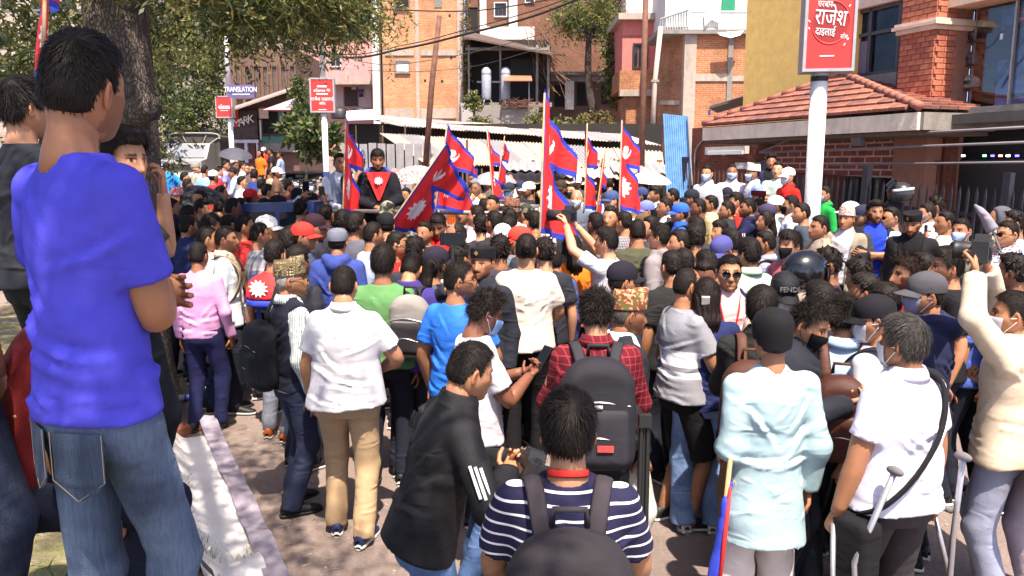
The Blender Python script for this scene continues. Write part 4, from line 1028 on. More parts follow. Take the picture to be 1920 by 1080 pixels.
PINK = stained('pink_plaster', (.62, .33, .31), (.20, .12, .10), .35); ROSE = stained('rose_plaster', (.62, .19, .16), (.30, .10, .08), .3); WHITE = stained('white_plaster', (.68, .64, .60), (.25, .2, .16), .4)
YEL = stained('ochre_plaster', (.97, .61, .19), (.5, .27, .09), .25, bump=.1); DARK = plain('dark_interior', (.018, .015, .014), .9); DG = glass('dark_glass')  # DARK: shade inside openings put into the colour; also black fittings
WOOD = plain('weathered_wood', (.15, .085, .05), .8, var=.3, scale=9, bump=.3); STEEL = plain('painted_steel', (.30, .29, .28), .5, .3)
# --- tall unplastered brick tower
b = bld('brick_tower', 'tall narrow unplastered brick building with concrete frame above the tin sheds'); Y = 40
pbox('wall', (713, -60, 862, 300), Y, 5, BR1, b)
for px in ((713, -60, 722, 300), (776, -60, 789, 300), (856, -60, 870, 300)): pbox('column', px, Y, .5, CON, b, .05)
for px in ((722, 93, 776, 104), (789, 93, 856, 104), (722, 203, 776, 222), (789, 203, 856, 222)): pbox('beam', px, Y, .4, CON, b, .055)
MB().box((at_y(706, 0, 41).x, 42.4, 6), (.35, 4.2, 13)).build('side_wall', WHITE, b)
window(b, (738, -14, 768, 19), Y, WOOD, DARK, .06, (1, 3)); w = window(b, (740, 113, 769, 138), Y, CON2, WHITE, .06, (1, 1))
pbox('vent', (814, -20, 829, 14), Y, .1, plain('mesh_grey', (.20, .18, .16), .8), b, .03)
for (x, y) in ((742, 27), (769, 30), (843, 29), (797, 151), (829, 152), (757, 99), (846, 108)): pbox('putlog_hole', (x - 2, y - 2, x + 2, y + 2), Y, .05, DARK, b, .02)
# --- pink building with balcony
b = bld('pink_building', 'pink plastered building with overhanging balcony and brown door'); Y = 45
pbox('wall', (556, -60, 702, 320), Y, 6, PINK, b)
pbox('balcony', (602, 100, 702, 152), Y, 1.4, PINK, b, 1.4); pbox('slab', (598, 152, 702, 158), Y, 1.5, CON, b, 1.5)
pbox('corbel', (640, 140, 652, 158), Y, 1.7, PINK, b, 1.65)
dr = pbox('door', (645, 159, 671, 199), Y, .1, plain('brown_door', (.06, .03, .022), .5), b, .05); pbox('notice', (659, 162, 668, 168), Y, .02, WHITE, dr, .08)
pbox('wall_panel', (626, 159, 644, 200), Y, .05, stained('pale_pink_plaster', (.66, .50, .52), (.4, .3, .3), .2), b, .03); pbox('wall_panel', (672, 159, 696, 200), Y, .05, _mats[('stained', 'pale_pink_plaster')], b, .03)
pbox('notice', (672, 167, 682, 174), Y, .02, plain('notice_violet', (.10, .06, .25), .6), b, .07); pbox('notice', (673, 175, 681, 182), Y, .02, plain('notice_dark', (.05, .03, .05), .6), b, .07)
window(b, (618, 98, 640, 126), Y, WHITE, DG, 1.43, (2, 1)); window(b, (575, 30, 600, 80), Y, WOOD, DG, .05, (2, 1)); window(b, (640, 20, 690, 75), Y, WOOD, DG, .05, (2, 2))
for px in ((620, 203, 655, 222), (657, 203, 697, 222)):
    X0, X1, Z0, Z1 = rect(*px, 43); MB().lathe([(.0, Z1 + .12), (.35 * (X1 - X0), Z1), (.5 * (X1 - X0), Z1 - .15), (.5 * (X1 - X0), Z0)], 18, ((X0 + X1) / 2, 43, 0)).build('roof_tank', plain('black_tank', (.02, .022, .026), .5), b, True)
# --- brown shop house with slatted upper windows and a board
b = bld('shop_house', 'brown two storey shop house with slatted windows and red signboards'); Y = 32
pbox('wall', (428, 90, 562, 320), Y, 5, plain('brown_wall', (.16, .09, .07), .8), b)
for i in range(7): window(b, (440 + i * 17, 122 + (i % 2), 455 + i * 17, 186), Y, WOOD, plain('shutter_grey', (.11, .10, .11), .7), .06, (3, 1), .05)
pr = [at_y(432, 216, Y), at_y(562, 172, Y)]
m = MB(); m.poly([(pr[0].x, Y - 1.6, pr[0].z - .15), (pr[1].x, Y - 1.6, pr[1].z - .15), (pr[1].x, Y + .1, pr[1].z + .25), (pr[0].x, Y + .1, pr[0].z + .25)], .06, (0, 0, 1)); m.build('awning', plain('awning_tin', (.32, .26, .24), .6), b)
m = MB(); m.poly([(at_y(482, 0, 30.3).x, 30.3, at_y(0, 206, 30.3).z), (at_y(556, 0, 30.3).x, 30.3, at_y(0, 206, 30.3).z), (at_y(556, 0, 30.3).x, 30.3, at_y(0, 180, 30.3).z)], .05, (0, 1, 0)); m.build('gable_board', plain('pale_lilac', (.50, .45, .52), .7), b)
pbox('signboard', (433, 208, 484, 266), Y, .15, plain('dark_board', (.075, .045, .04), .6, var=.5, scale=4), b, .35)
pbox('signboard', (433, 205, 448, 238), Y, .1, plain('red_board', (.55, .05, .03), .5), b, .42)
SHOPB = b
pbox('opening', (492, 206, 552, 250), Y, .1, DARK, b, .03); pbox('red_valance', (488, 200, 556, 209), Y, .05, plain('red_board', (.55, .05, .03)), b, .12); pbox('signboard', (485, 203, 503, 222), Y, .06, plain('cream_board', (.6, .45, .38), .6), b, .5)
pbox('door', (521, 208, 534, 238), Y, .05, DG, b, .1); pbox('counter', (488, 256, 553, 266), Y, .3, plain('green_counter', (.02, .16, .10), .5), b, .3); pbox('plinth', (486, 266, 560, 285), Y, .3, CON2, b, .25)
for x in (504, 537): pbox('rail', (x - 1, 238, x + 1, 262), Y, .05, DARK, b, .35)
pbox('post', (486, 225, 490, 262), Y, .1, WHITE, b, .34)
pbox('door_frame', (437, 262, 484, 268), Y, .15, plain('pale_blue_paint', (.50, .50, .62), .6), b, .62); pbox('door_frame', (457, 268, 464, 305), Y, .15, plain('pale_blue_paint'), b, .62) if False else None
for px in ((437, 268, 441, 305), (458, 268, 465, 305), (480, 268, 484, 305)): pbox('door_frame', px, Y, .15, _mats[('plain', 'pale_blue_paint')], b, .62)
pbox('doorway', (466, 269, 479, 305), Y, .1, plain('maroon_door', (.10, .02, .02), .6), b, .5)
s = empty('shop_sign'); tag(s, 'dark blue TRANSLATION signboard hanging above the red signboard', 'sign'); pbox('board', (425, 159, 477, 183), 29.5, .12, plain('violet_board', (.13, .11, .26), .5), s)
def text(name, body, size, loc, rot, mat, parent=None, extrude=.004, align='CENTER', scale=(1, 1, 1)):
    t = bpy.data.curves.new(name, 'FONT'); t.body = body; t.size = size; t.extrude = extrude; t.align_x = align; t.align_y = 'CENTER'; t.resolution_u = 4
    f = bpy.data.objects.new(name, t); me = bpy.data.meshes.new_from_object(f); bpy.data.objects.remove(f); bpy.data.curves.remove(t)
    me.materials.clear(); me.materials.append(mat); o = bpy.data.objects.new(name, me); COL.objects.link(o); o.location = loc; o.rotation_euler = rot; o.scale = scale
    if parent: o.parent = parent
    return o
WPAINT = plain('white_print', (.85, .85, .85), .6, var=.03)
for i, (x, y) in enumerate(((443, 231), (452, 229), (461, 226), (470, 223))): text('lettering', 'MARK'[i], .40, at_y(x, y, 31.5), (R(90), 0, 0), WPAINT, SHOPB)
text('lettering', 'TRANSLATION', .20, at_y(451, 168, 29.46), (R(90), 0, 0), WPAINT, s, scale=(.88, 1.25, 1)); pbox('lettering', (436, 176, 468, 178), 29.5, .02, WPAINT, s, .02)
# --- pale wall far up the street
b = bld('street_wall', 'long pale retaining wall with ribs beside the far street'); tag(b, None, 'wall'); pbox('wall', (250, 205, 372, 300), 64, 2, WHITE, b)
for i in range(13): pbox('rib', (254 + i * 9, 222, 256 + i * 9, 290), 64, .4, plain('rib_tan', (.42, .36, .31), .8), b, .3)  # ribs in a darker, browner tone than the wall
# --- shelter with two tanks
b = bld('open_shelter', 'dark open shelter with tin roof above the terrace wall'); Y = 38
pbox('back_wall', (862, 75, 1032, 210), Y + 3, .2, plain('shaded_wall', (.035, .028, .026), .9), b); pbox('floor', (862, 192, 1035, 200), Y, 3, CON2, b)  # inner shade of the shelter is put into the back wall's colour
m = MB(); A = [at_y(872, 72, Y - 1), at_y(1036, 104, Y - 1), at_y(1060, 106, Y + 3), at_y(872, 60, Y + 3)]; m.poly([tuple(p) for p in A], .08, (0, 0, 1)); m.build('tin_roof', plain('brown_tin', (.10, .065, .05), .7, var=.3), b)
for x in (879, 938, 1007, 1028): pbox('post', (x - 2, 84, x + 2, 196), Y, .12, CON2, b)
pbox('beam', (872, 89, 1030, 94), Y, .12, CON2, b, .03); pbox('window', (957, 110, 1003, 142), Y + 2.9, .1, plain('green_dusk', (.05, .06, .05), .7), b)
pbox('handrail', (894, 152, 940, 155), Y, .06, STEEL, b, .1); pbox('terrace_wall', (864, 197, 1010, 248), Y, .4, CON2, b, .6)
pbox('panel', (941, 205, 1000, 244), Y, .06, stained('grey_panel', (.33, .29, .26), (.1, .08, .07), .5), b, .7); pbox('panel', (865, 194, 891, 240), Y, .06, stained('light_panel', (.40, .37, .36), (.1, .08, .07), .4), b, .72)
m = MB(); m.poly([tuple(at_y(944, 152, Y - 1.4)), tuple(at_y(998, 152, Y - 1.4)), tuple(at_y(996, 143, Y - .4)), tuple(at_y(946, 143, Y - .4))], .04, (0, 0, 1)); m.build('small_awning', plain('red_tin', (.45, .17, .10), .5), b)
for x in (947, 992): pbox('post', (x - 1, 153, x + 1, 196), Y, .06, STEEL, b, 1.0)
for x0, x1 in ((903, 921), (939, 957)):
    X0, X1, Z0, Z1 = rect(x0, 128, x1, 187, Y - .4); t = empty('gas_tank', ((X0 + X1) / 2, Y - .4, Z0)); rr_ = (X1 - X0) / 2
    tag(t, 'tall grey cylindrical tank under the shelter, ' + ('beside the vine covered tower' if x0 == 903 else 'beside the small red awning'), 'tank', 'grey tanks under the shelter')
    MB().lathe([(.02, Z1 - Z0 + .06), (rr_ * .6, Z1 - Z0 + .03), (rr_, Z1 - Z0 - .1), (rr_, .12), (rr_ * .8, 0)], 18).build('tank_body', plain('tank_grey', (.34, .36, .42), .4), t, True)
    MB().lathe([(rr_ * 1.03, Z1 - Z0 - .22), (rr_ * 1.03, Z1 - Z0 - .28)], 18).build('band', STEEL, t)
    for k in range(3): MB().tube([(rr_ * .7 * math.cos(k * 2.1), rr_ * .7 * math.sin(k * 2.1), .1), (rr_ * 1.3 * math.cos(k * 2.1), rr_ * 1.3 * math.sin(k * 2.1), -.25)], .03, 6).build('leg', STEEL, t)
# --- brown brick block behind
b = bld('brown_block', 'brown brick apartment block with white columns behind the shelter'); Y = 50
pbox('wall', (872, -60, 1185, 300), Y, 6, BR3, b)
for px in ((899, -60, 912, 70), (954, -60, 970, 62)): pbox('column', px, Y, .5, WHITE, b, .4)
pbox('slab', (900, 50, 1002, 74), Y, 1.2, WHITE, b, 1.2); window(b, (926, 4, 951, 32), Y, WHITE, DG, .05, (3, 1)); window(b, (984, -20, 1003, 6), Y, WHITE, DG, .05, (2, 1)); window(b, (875, 12, 898, 60), Y, WOOD, DARK, .05, (1, 1)); window(b, (1085, 20, 1120, 66), Y, WOOD, DG, .05, (2, 1))
b = bld('garden_house', 'low house with white pillars and dark windows behind dry vines'); Y = 42
pbox('wall', (1025, 138, 1170, 260), Y, 3, plain('garden_house_wall', (.15, .085, .065), .8), b); pbox('roof', (1020, 134, 1172, 140), Y, 2.0, CON2, b, 1.0); pbox('lintel', (1030, 143, 1165, 152), Y, .3, plain('lilac_paint', (.42, .38, .42), .7), b, .2)
for px in ((1060, 152, 1076, 205),): pbox('pillar', px, Y, .4, WHITE, b, .5)
for px in ((1040, 160, 1058, 200), (1082, 156, 1108, 198), (1128, 160, 1146, 195)): pbox('window', px, Y, .1, DARK, b, .03)
pbox('garden_wall', (1000, 228, 1180, 262), Y - 5, .4, CON2, b)
# --- rose house and orange brick house
b = bld('rose_house', 'rose pink house with one dark window over raw brick'); Y = 35
pbox('wall', (1168, 38, 1246, 133), Y, 5, ROSE, b); pbox('roof_edge', (1160, 24, 1250, 36), Y, 5, CON, b, .35); pbox('band', (1166, 66, 1246, 69), Y, .06, plain('rose_dark', (.40, .11, .09), .8), b, .03)
pbox('brick_wall', (1162, 132, 1246, 170), Y, 5, BR2, b, .12); pbox('beam', (1162, 168, 1246, 180), Y, .4, CON, b, .17); pbox('lower_wall', (1174, 179, 1246, 340), Y, 5, BR2, b, -.1); pbox('plinth', (1174, 246, 1246, 262), Y, .3, CON, b, .05)
window(b, (1187, 81, 1214, 129), Y, plain('dark_frame', (.03, .03, .03), .5), DG, .05, (3, 1))
b = bld('orange_brick_house', 'orange raw brick house with concrete bands and white balcony railing'); Y = 30.5
MB().box((at_y(1352, 0, Y).x, Y + 3, 3.9), (at_y(1412, 0, Y).x - at_y(1292, 0, Y).x, 6, 2 * (at_y(0, 58, Y).z - 3.9))).build('wall', BR2, b)
c0 = at_y(1291, 0, Y).x; c1 = at_y(1237, 0, Y + 2).x
m = MB(); zt = at_y(0, 58, Y).z; m.poly([(c0, Y + .02, 0), (c1, Y + 1.9, 0), (c1 + 1, Y + 3, 0), (c0 + .5, Y + 2, 0)], zt, (0, 0, 1)); m.build('side_wall', BR2, b)
pbox('pilaster', (1285, 56, 1298, 330), Y, .4, CON, b, .08)
for px in ((1298, 138, 1366, 152), (1372, 142, 1405, 152), (1292, 188, 1303, 191)): pbox('beam', px, Y, .3, CON, b, .05)
pbox('slab', (1234, 55, 1412, 63), Y, 3.0, CON2, b, .25)
m = MB(); p = at_y(1238, 190, Y + 1.7); m.box((at_y(1262, 188, Y + 1.0).x, Y + .9, at_y(0, 189, Y).z), (1.2, .3, .16), (0, .06, -1.05)); m.build('beam', CON, b)
pbox('upper_wall', (1250, -80, 1352, 50), Y + 2, 3, WHITE, b); pbox('green_door', (1354, -30, 1377, 40), Y + 2, .2, plain('green_paint', (.02, .25, .12), .5), b)
pbox('water_stain_pipe', (1367, 64, 1371, 200), Y, .08, CON2, b, .06)
GW = plain('railing_white', (.60, .62, .58), .6)
for i in range(34):
    x = 1296 + i * 3.3; pbox('baluster', (x - .6, 22, x + .6, 55), Y, .03, GW, b, .22)
for y in (20, 53): pbox('rail', (1291, y, 1405, y + 3), Y, .05, GW, b, .24)
zt0, zt1 = at_y(0, 55, Y).z, at_y(0, 20, Y).z
for i in range(12):
    t = i / 11; MB().box((c0 + (c1 - c0) * t, Y + 1.9 * t - .2, (zt0 + zt1) / 2), (.05, .05, zt1 - zt0)).build('baluster', GW, b)
for z in (zt0, zt1): MB().tube([(c0, Y - .2, z), (c1, Y + 1.7, z)], .035, 6).build('rail', GW, b)
m = MB(); pts = [at_y(1346, 62, Y - .5), at_y(1394, 58, Y - .5), at_y(1388, 66, Y - .7), at_y(1370, 71, Y - .7), at_y(1350, 66, Y - .6)]; m.poly([tuple(p) for p in pts], .04, (0, .6, .3)); o = m.build('hanging_cloth', WPAINT); tag(o, 'white cloth hung over the balcony edge', 'cloth')
m = MB(); pts = [at_y(1320, 28, Y - .3), at_y(1348, 18, Y - .3), at_y(1350, 44, Y - .35), at_y(1334, 36, Y - .35), at_y(1322, 48, Y - .35)]; m.poly([tuple(p) for p in pts], .05, (0, 1, 0)); o = m.build('hanging_cloth', WPAINT); tag(o, 'white laundry drying on the balcony railing', 'cloth')
pp = empty('drain_pipe'); tag(pp, 'tall cream drain pipe running down beside the orange brick house', 'pipe'); MB().tube([tuple(at_y(1239, 50, 29.5)), tuple(at_y(1228, 150, 29.5)), tuple(at_y(1222, 285, 29.5))], .09, 8).build('pipe', plain('cream_pipe', (.55, .45, .36), .6), pp, True)
for y in (152, 270): p = at_y(1228 if y < 200 else 1223, y, 29.5); MB().box(tuple(p), (.28, .2, .08)).build('bracket', STEEL, pp)
# --- tin sheds
RUST = stained('rusty_tin', (.58, .44, .36), (.34, .14, .07), .85, 1.6, .55, .15); GREYTIN = stained('grey_tin', (.30, .29, .30), (.12, .08, .06), .5, 2.0, .5, .15)
def corrugated(name, A, B, C, D, mat, parent, waves=9, amp=.022):
    """sheet with back edge A-B and front edge D-C"""
    A, B, C, D = [np.array(tuple(p)) for p in (A, B, C, D)]; n = waves * 6; u = np.linspace(0, 1, n)
    nm = np.cross(B - A, D - A); nm /= np.linalg.norm(nm); nm = nm if nm[2] > 0 or abs(nm[2]) < 1e-3 else -nm
    top = A + (B - A) * u[:, None] + nm * (amp * np.sin(u * waves * 2 * math.pi))[:, None]; bot = D + (C - D) * u[:, None] + nm * (amp * np.sin(u * waves * 2 * math.pi))[:, None]
    V = np.concatenate([top, bot, top - nm * .004, bot - nm * .004]); q = grid_q(2, n, False); me = mesh_np(name, V, [q, q[:, ::-1] + 2 * n])
    me.materials.append(mat); o = bpy.data.objects.new(name, me); COL.objects.link(o); o.parent = parent; return o
def lerp(a, b, t): return a + (b - a) * t
sh = bld('tin_shed', 'low market shed under a rusty corrugated tin roof behind the flags'); tag(sh, None, 'shed')
bkL, bkR, frR, frL = at_y(712, 250, 25), at_y(1240, 284, 22), at_y(1244, 316, 18.5), at_y(800, 309, 20.5)
ns = 13
for i in range(ns):
    a, c = i / ns, (i + 1.04) / ns; dz = Vector((0, 0, .015 * (i % 2)))
    corrugated('roof_sheet', lerp(bkL, bkR, a) + dz, lerp(bkL, bkR, c) + dz, lerp(frL, frR, c) + dz + Vector((0, random.uniform(-.15, .15), 0)), lerp(frL, frR, a) + dz, [RUST, GREYTIN, RUST, RUST][i % 4], sh, 7)
for i in range(10):
    x0 = 640 + i * 17; pbox('wall_sheet', (x0, 268 + (i % 3), x0 + 16.5, 360), 21.2 + .03 * (i % 2), .03, GREYTIN, sh)
pbox('dark_interior', (810, 300, 1250, 420), 21.5, .2, DARK, sh)  # near-black sheet in place of the shade inside the shed
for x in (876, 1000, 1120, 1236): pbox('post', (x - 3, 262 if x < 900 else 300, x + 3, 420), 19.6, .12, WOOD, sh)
for i, (x0, x1, y) in enumerate(((945, 1060, 306), (1040, 1150, 318), (1140, 1250, 310), (950, 1110, 328))):
    A_, B_ = at_y(x0, y - 4, 19), at_y(x1, y - 3, 18.6); corrugated('awning_sheet', A_, B_, B_ + Vector((0, -1.1, -.22)), A_ + Vector((0, -1.1, -.2)), [GREYTIN, RUST][i % 2], sh, 8)
for x in range(812, 905, 9): pbox('paling', (x, 316, x + 3, 345), 18.9, .03, WOOD, sh)
u2 = bld('tin_lean_to', 'long dark lean-to with flat tin roof below the brick tower'); tag(u2, None, 'shed')
bkL, bkR, frR, frL = at_y(650, 213, 32), at_y(1172, 252, 29), at_y(1238, 272, 25.5), at_y(748, 236, 27.5)
for i in range(11):
    a, c = i / 11, (i + 1.03) / 11; dz = Vector((0, 0, .02 * (i % 2))); corrugated('roof_sheet', lerp(bkL, bkR, a) + dz, lerp(bkL, bkR, c) + dz, lerp(frL, frR, c) + dz, lerp(frL, frR, a) + dz, [GREYTIN, RUST, RUST][i % 3], u2, 8, .02)
pbox('gap_shade', (650, 232, 1240, 330), 29, .2, DARK, u2)  # near-black sheet in place of the shade in the gap under the roof
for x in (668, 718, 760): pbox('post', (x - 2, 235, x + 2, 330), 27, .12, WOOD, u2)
m = MB(); m.poly([tuple(at_y(648, 226, 28.4)), tuple(at_y(712, 224, 28.4)), tuple(at_y(712, 207, 29.4)), tuple(at_y(650, 211, 29.4))], .05, (0, 0, 1)); m.build('white_sheet', WPAINT, u2)
bt = tag(empty('terrace_brick_heap'), 'heap of dry brush on the terrace wall', 'brush')
r = np.random.default_rng(8); m = MB()
for i in range(120):
    p = at_y(r.uniform(945, 995), r.uniform(190, 204), 37); q_ = r.normal(size=3) * np.array([.35, .2, .12]); m.tube([tuple(p), (p.x + q_[0], p.y + q_[1], p.z + abs(q_[2]))], .012, 3)
m.build('twigs', plain('dry_twigs', (.22, .11, .07), .9), bt)
bs = tag(empty('blue_sheet'), 'blue corrugated metal sheet standing upright by the fence', 'metal sheet')
corrugated('sheet', at_y(1243, 213, 17), at_y(1290, 218, 16.8), at_y(1300, 372, 16.6), at_y(1250, 372, 16.8), plain('blue_tin', (.13, .30, .60), .45, var=.2), bs, 12, .008)
MB().tube([tuple(at_y(1290, 218, 16.75)), tuple(at_y(1299, 372, 16.55))], .02, 6).build('edge_tube', GREYTIN, bs)
# --- poles and wires
for x0, y0, x1, y1, Y, lb in ((824, 30, 795, 290, 20, 'leaning rusty wooden pole rising out of the tin roof'), (1212, -40, 1201, 330, 18.5, 'tall rusty pole standing before the rose pink house')):
    o = MB().tube([tuple(at_y(x1, y1 + 60, Y)), tuple(at_y((x0 + x1) / 2, (y0 + y1) / 2, Y)), tuple(at_y(x0, y0, Y))], [.075, .07, .06], 8).build('pole', plain('rust_pole', (.16, .07, .045), .8, var=.3), smooth=True); tag(o, lb, 'pole')
def wire(pts, Y0, Y1, rad, lb):
    P = [np.array(tuple(at_y(x, y, Y0 + (Y1 - Y0) * i / (len(pts) - 1)))) for i, (x, y) in enumerate(pts)]
    o = MB().tube(spline(P, 8), rad, 5).build('overhead_cable', plain('cable_black', (.015, .013, .013), .6), smooth=True); tag(o, lb, 'cable')
wire([(380, 30), (620, 105), (760, 90), (880, 62), (1000, 30), (1130, -20)], 17, 14, .022, 'thick black cable bundle crossing in front of the brick tower')
wire([(380, 34), (620, 100), (760, 84), (880, 54), (1000, 20), (1110, -20)], 17.2, 14.2, .010, 'thin cable running just above the thick bundle')
wire([(380, -20), (640, 10), (760, 19), (900, 19), (1060, -6)], 18, 15, .013, 'pale slack cable across the top of the brick tower')
wire([(600, 90), (690, 118), (770, 118), (900, 95), (1030, 60)], 24, 24, .010, 'thin sagging wire across the tower window')
wire([(690, 132), (790, 134), (900, 122), (1030, 85)], 26, 25, .009, 'lowest thin wire across the brick tower')
# --- red advertising boxes on poles
def adbox(nm, px, Y, polex, lb, pole_top, polew=.075, dep=.22, rz=0, side='#8d8a8c'):
    X0, X1, Z0, Z1 = rect(*px, Y); e = empty(nm, ((X0 + X1) / 2, Y, 0), rz); tag(e, lb, 'sign')
    w, h_ = X1 - X0, Z1 - Z0; zc = (Z0 + Z1) / 2
    MB().box((0, dep / 2, zc), (w, dep, h_)).build('box', plain('box_grey', (.33, .31, .31), .5), e)
    f = MB(); t = .035 * w / .6
    for c, d in (((0, -.012, Z0 + t / 2), (w, .024, t)), ((0, -.012, Z1 - t / 2), (w, .024, t)), ((-w / 2 + t / 2, -.012, zc), (t, .024, h_ - 2 * t)), ((w / 2 - t / 2, -.012, zc), (t, .024, h_ - 2 * t))): f.box(c, d)
    f.build('frame', plain('frame_grey', (.45, .43, .43), .4, .4), e)
    MB().box((0, -.004, zc), (w - 2 * t, .008, h_ - 2 * t)).build('poster', plain('poster_red', (.78, .035, .03), .5, var=.06), e)
    xp = at_y(polex, 0, Y + dep / 2).x - e.location.x; g = gz(X0, Y)
    MB().tube([(xp, dep / 2, g - .1), (xp, dep / 2, Z0)], polew, 14).build('pole', stained('pole_white', (.70, .68, .67), (.2, .17, .16), .35), e, True)
    if pole_top: MB().tube([(xp, dep / 2, Z1), (xp, dep / 2, Z1 + pole_top)], polew, 14).build('pole', _mats[('stained', 'pole_white')], e, True)
    return e, w, h_, zc
TR = (R(90), 0, 0)
e, w, h_, zc = adbox('advertising_sign', (580, 146, 628, 211), 21, 601, 'red advertising box on a white pole before the pink building', 3.2, .075, .22, R(4))
text('lettering', 'eSewa मा', .115, (0, -.012, zc + .12), TR, WPAINT, e); 
for i, (a_, zz_, ww, hh) in enumerate(((0, .22, .24, .04), (0, .03, .28, .035), (0, -.36, .2, .015))): MB().box((a_, -.011, zc + zz_), (ww, .006, hh)).build('lettering', WPAINT, e)
text('lettering', 'राजेश दाइलाई', .115, (0, -.012, zc - .10), TR, WPAINT, e); text('lettering', 'सोध', .10, (0, -.012, zc - .21), TR, WPAINT, e)
MB().lathe([(.08, .9), (.085, .9), (.085, 0), (.08, 0)], 14, (at_y(601, 0, 21.1).x - e.location.x, .11, gz(0, 21) + .5)).build('pole_band', plain('band_blue', (.03, .06, .25), .5), e)
e, w, h_, zc = adbox('advertising_sign', (403, 180, 437, 221), 30, 420, 'smaller red advertising box near the blue TRANSLATION board', 3.0, .09, .25)
text('lettering', 'eSewa', .17, (0, -.012, zc + .02), TR, WPAINT, e); MB().box((.02, -.011, zc - .05), (.4, .006, .03)).build('lettering', WPAINT, e); MB().box((0, -.011, zc - .13), (.28, .006, .015)).build('lettering', WPAINT, e)
e, w, h_, zc = adbox('advertising_sign', (1516, -60, 1598, 134), 9.6, 1541, 'big red advertising box on a thick white pole by the tiled roof', 0, .098, .30, R(-10))
zt = at_y(0, 0, 9.6).z
text('lettering', 'राजेश', .205, (0, -.012, at_y(0, 34, 9.6).z), (R(90), R(6), 0), WPAINT, e, scale=(.82, 1.25, 1)); text('lettering', 'दाइलाई', .095, (-.055, -.012, at_y(0, 60, 9.6).z), (R(90), R(6), 0), WPAINT, e, scale=(.85, 1.25, 1)); text('lettering', 'सोध', .058, (.155, -.012, at_y(0, 70, 9.6).z), (R(90), R(6), 0), WPAINT, e, scale=(.9, 1.25, 1)); text('lettering', 'घरबार', .085, (-.07, -.012, at_y(0, 8, 9.6).z), (R(90), R(5), 0), WPAINT, e, scale=(.85, 1.2, 1))
a = np.linspace(0, 2 * math.pi, 30, endpoint=False); zc2 = at_y(0, 42, 9.6).z
MB().poly([(.205 * math.cos(t), -.0085, zc2 + .235 * math.sin(t)) for t in a], .001, (0, -1, 0)).build('roundel', plain('roundel_dark', (.30, .015, .015), .6), e)
MB().tube([(.21 * math.cos(t), -.010, zc2 + .24 * math.sin(t)) for t in np.append(a, a[0])], .008, 4).build('roundel_ring', plain('poster_ring', (.8, .07, .06), .5), e)
for (x, z) in ((-.235, .02), (-.235, -.06), (.20, -.19), (.165, -.25), (.20, .18)): MB().box((x, -.011, zc2 + z), (.012, .004, .03), (0, x * 3, 0)).build('spark', WPAINT, e)
MB().box((-.02, -.011, at_y(0, 105, 9.6).z), (.16, .004, .012)).build('lettering', WPAINT, e)
MB().lathe([(.102, .06), (.102, 0)], 14, (at_y(1541, 0, 9.75).x - e.location.x, .15, at_y(0, 137, 9.6).z - .08)).build('clamp', plain('cable_black', (.015, .013, .013)), e)
# ------------------------------------------------------------------ right building, local x along its front (towards the camera), y into it
UX = Vector((.349, -.937, 0)).normalized(); UN = Vector((-UX.y, UX.x, 0)); RO = Vector((7.5, 12.5, 0))
rb = empty('shop_building', tuple(RO), math.atan2(UX.y, UX.x)); tag(rb, 'ochre and brick shop building with hipped tile porch roof and display window', 'building')
def RL(px, py, dn=0.0):
    p = at_plane(px, py, RO + UN * dn, UN) - RO; return p.dot(UX), p.z
def rbox(name, px, dn, dep, mat, parent=None, z0=None, z1=None):
    """front of the box at dn (negative = proud of the wall), dep deep"""
    xa, za = RL(px[0], px[1], dn); xb, zb = RL(px[2], px[3], dn); 
    zlo = min(za, zb) if z0 is None else z0; zhi = max(za, zb) if z1 is None else z1
    return MB().box(((xa + xb) / 2, dn + dep / 2, (zlo + zhi) / 2), (abs(xb - xa), dep, zhi - zlo)).build(name, mat, parent or rb)
def zat(px, py, dn): return RL(px, py, dn)[1]
ZT = 8.2; zs = zat(1640, 140, 0)
rbox('wall', (1397, 100, 1597, 200), 0, .4, YEL, z0=0, z1=ZT)
zl = zat(1640, 11, 0); rbox('lintel', (1597, 0, 1690, 10), -.04, .4, stained('cream_plaster', (.72, .55, .42), (.4, .3, .2), .2), z0=zl, z1=ZT)
rbox('wall', (1597, 0, 1690, 10), 0, .35, CON2, z0=0, z1=zs)
wx0, _ = RL(1597, 50, .1); wx1, _ = RL(1690, 50, .1); g1 = empty('window'); g1.parent = rb
MB().box(((wx0 + wx1) / 2, .14, (zs + zl) / 2), (wx1 - wx0, .03, zl - zs)).build('pane', plain('window_dark', (.012, .018, .026), .12, var=1.5, scale=3.0, spec=.25), g1)
for t in (0.02, .42, .98): MB().box((wx0 + (wx1 - wx0) * t, .10, (zs + zl) / 2), (.06, .07, zl - zs - .02)).build('mullion', plain('mullion_dark', (.06, .05, .05), .5), g1)
for t in (.03, .62, .97): MB().box(((wx0 + wx1) / 2, .095, zs + (zl - zs) * t), (wx1 - wx0 - .1, .06, .06)).build('mullion', _mats[('plain', 'mullion_dark')], g1)
MB().box((wx0 + (wx1 - wx0) * .2, .10, zs + (zl - zs) * .28), ((wx1 - wx0) * .33, .02, (zl - zs) * .5)).build('lilac_panel', plain('lilac_panel', (.16, .12, .17), .7), g1)
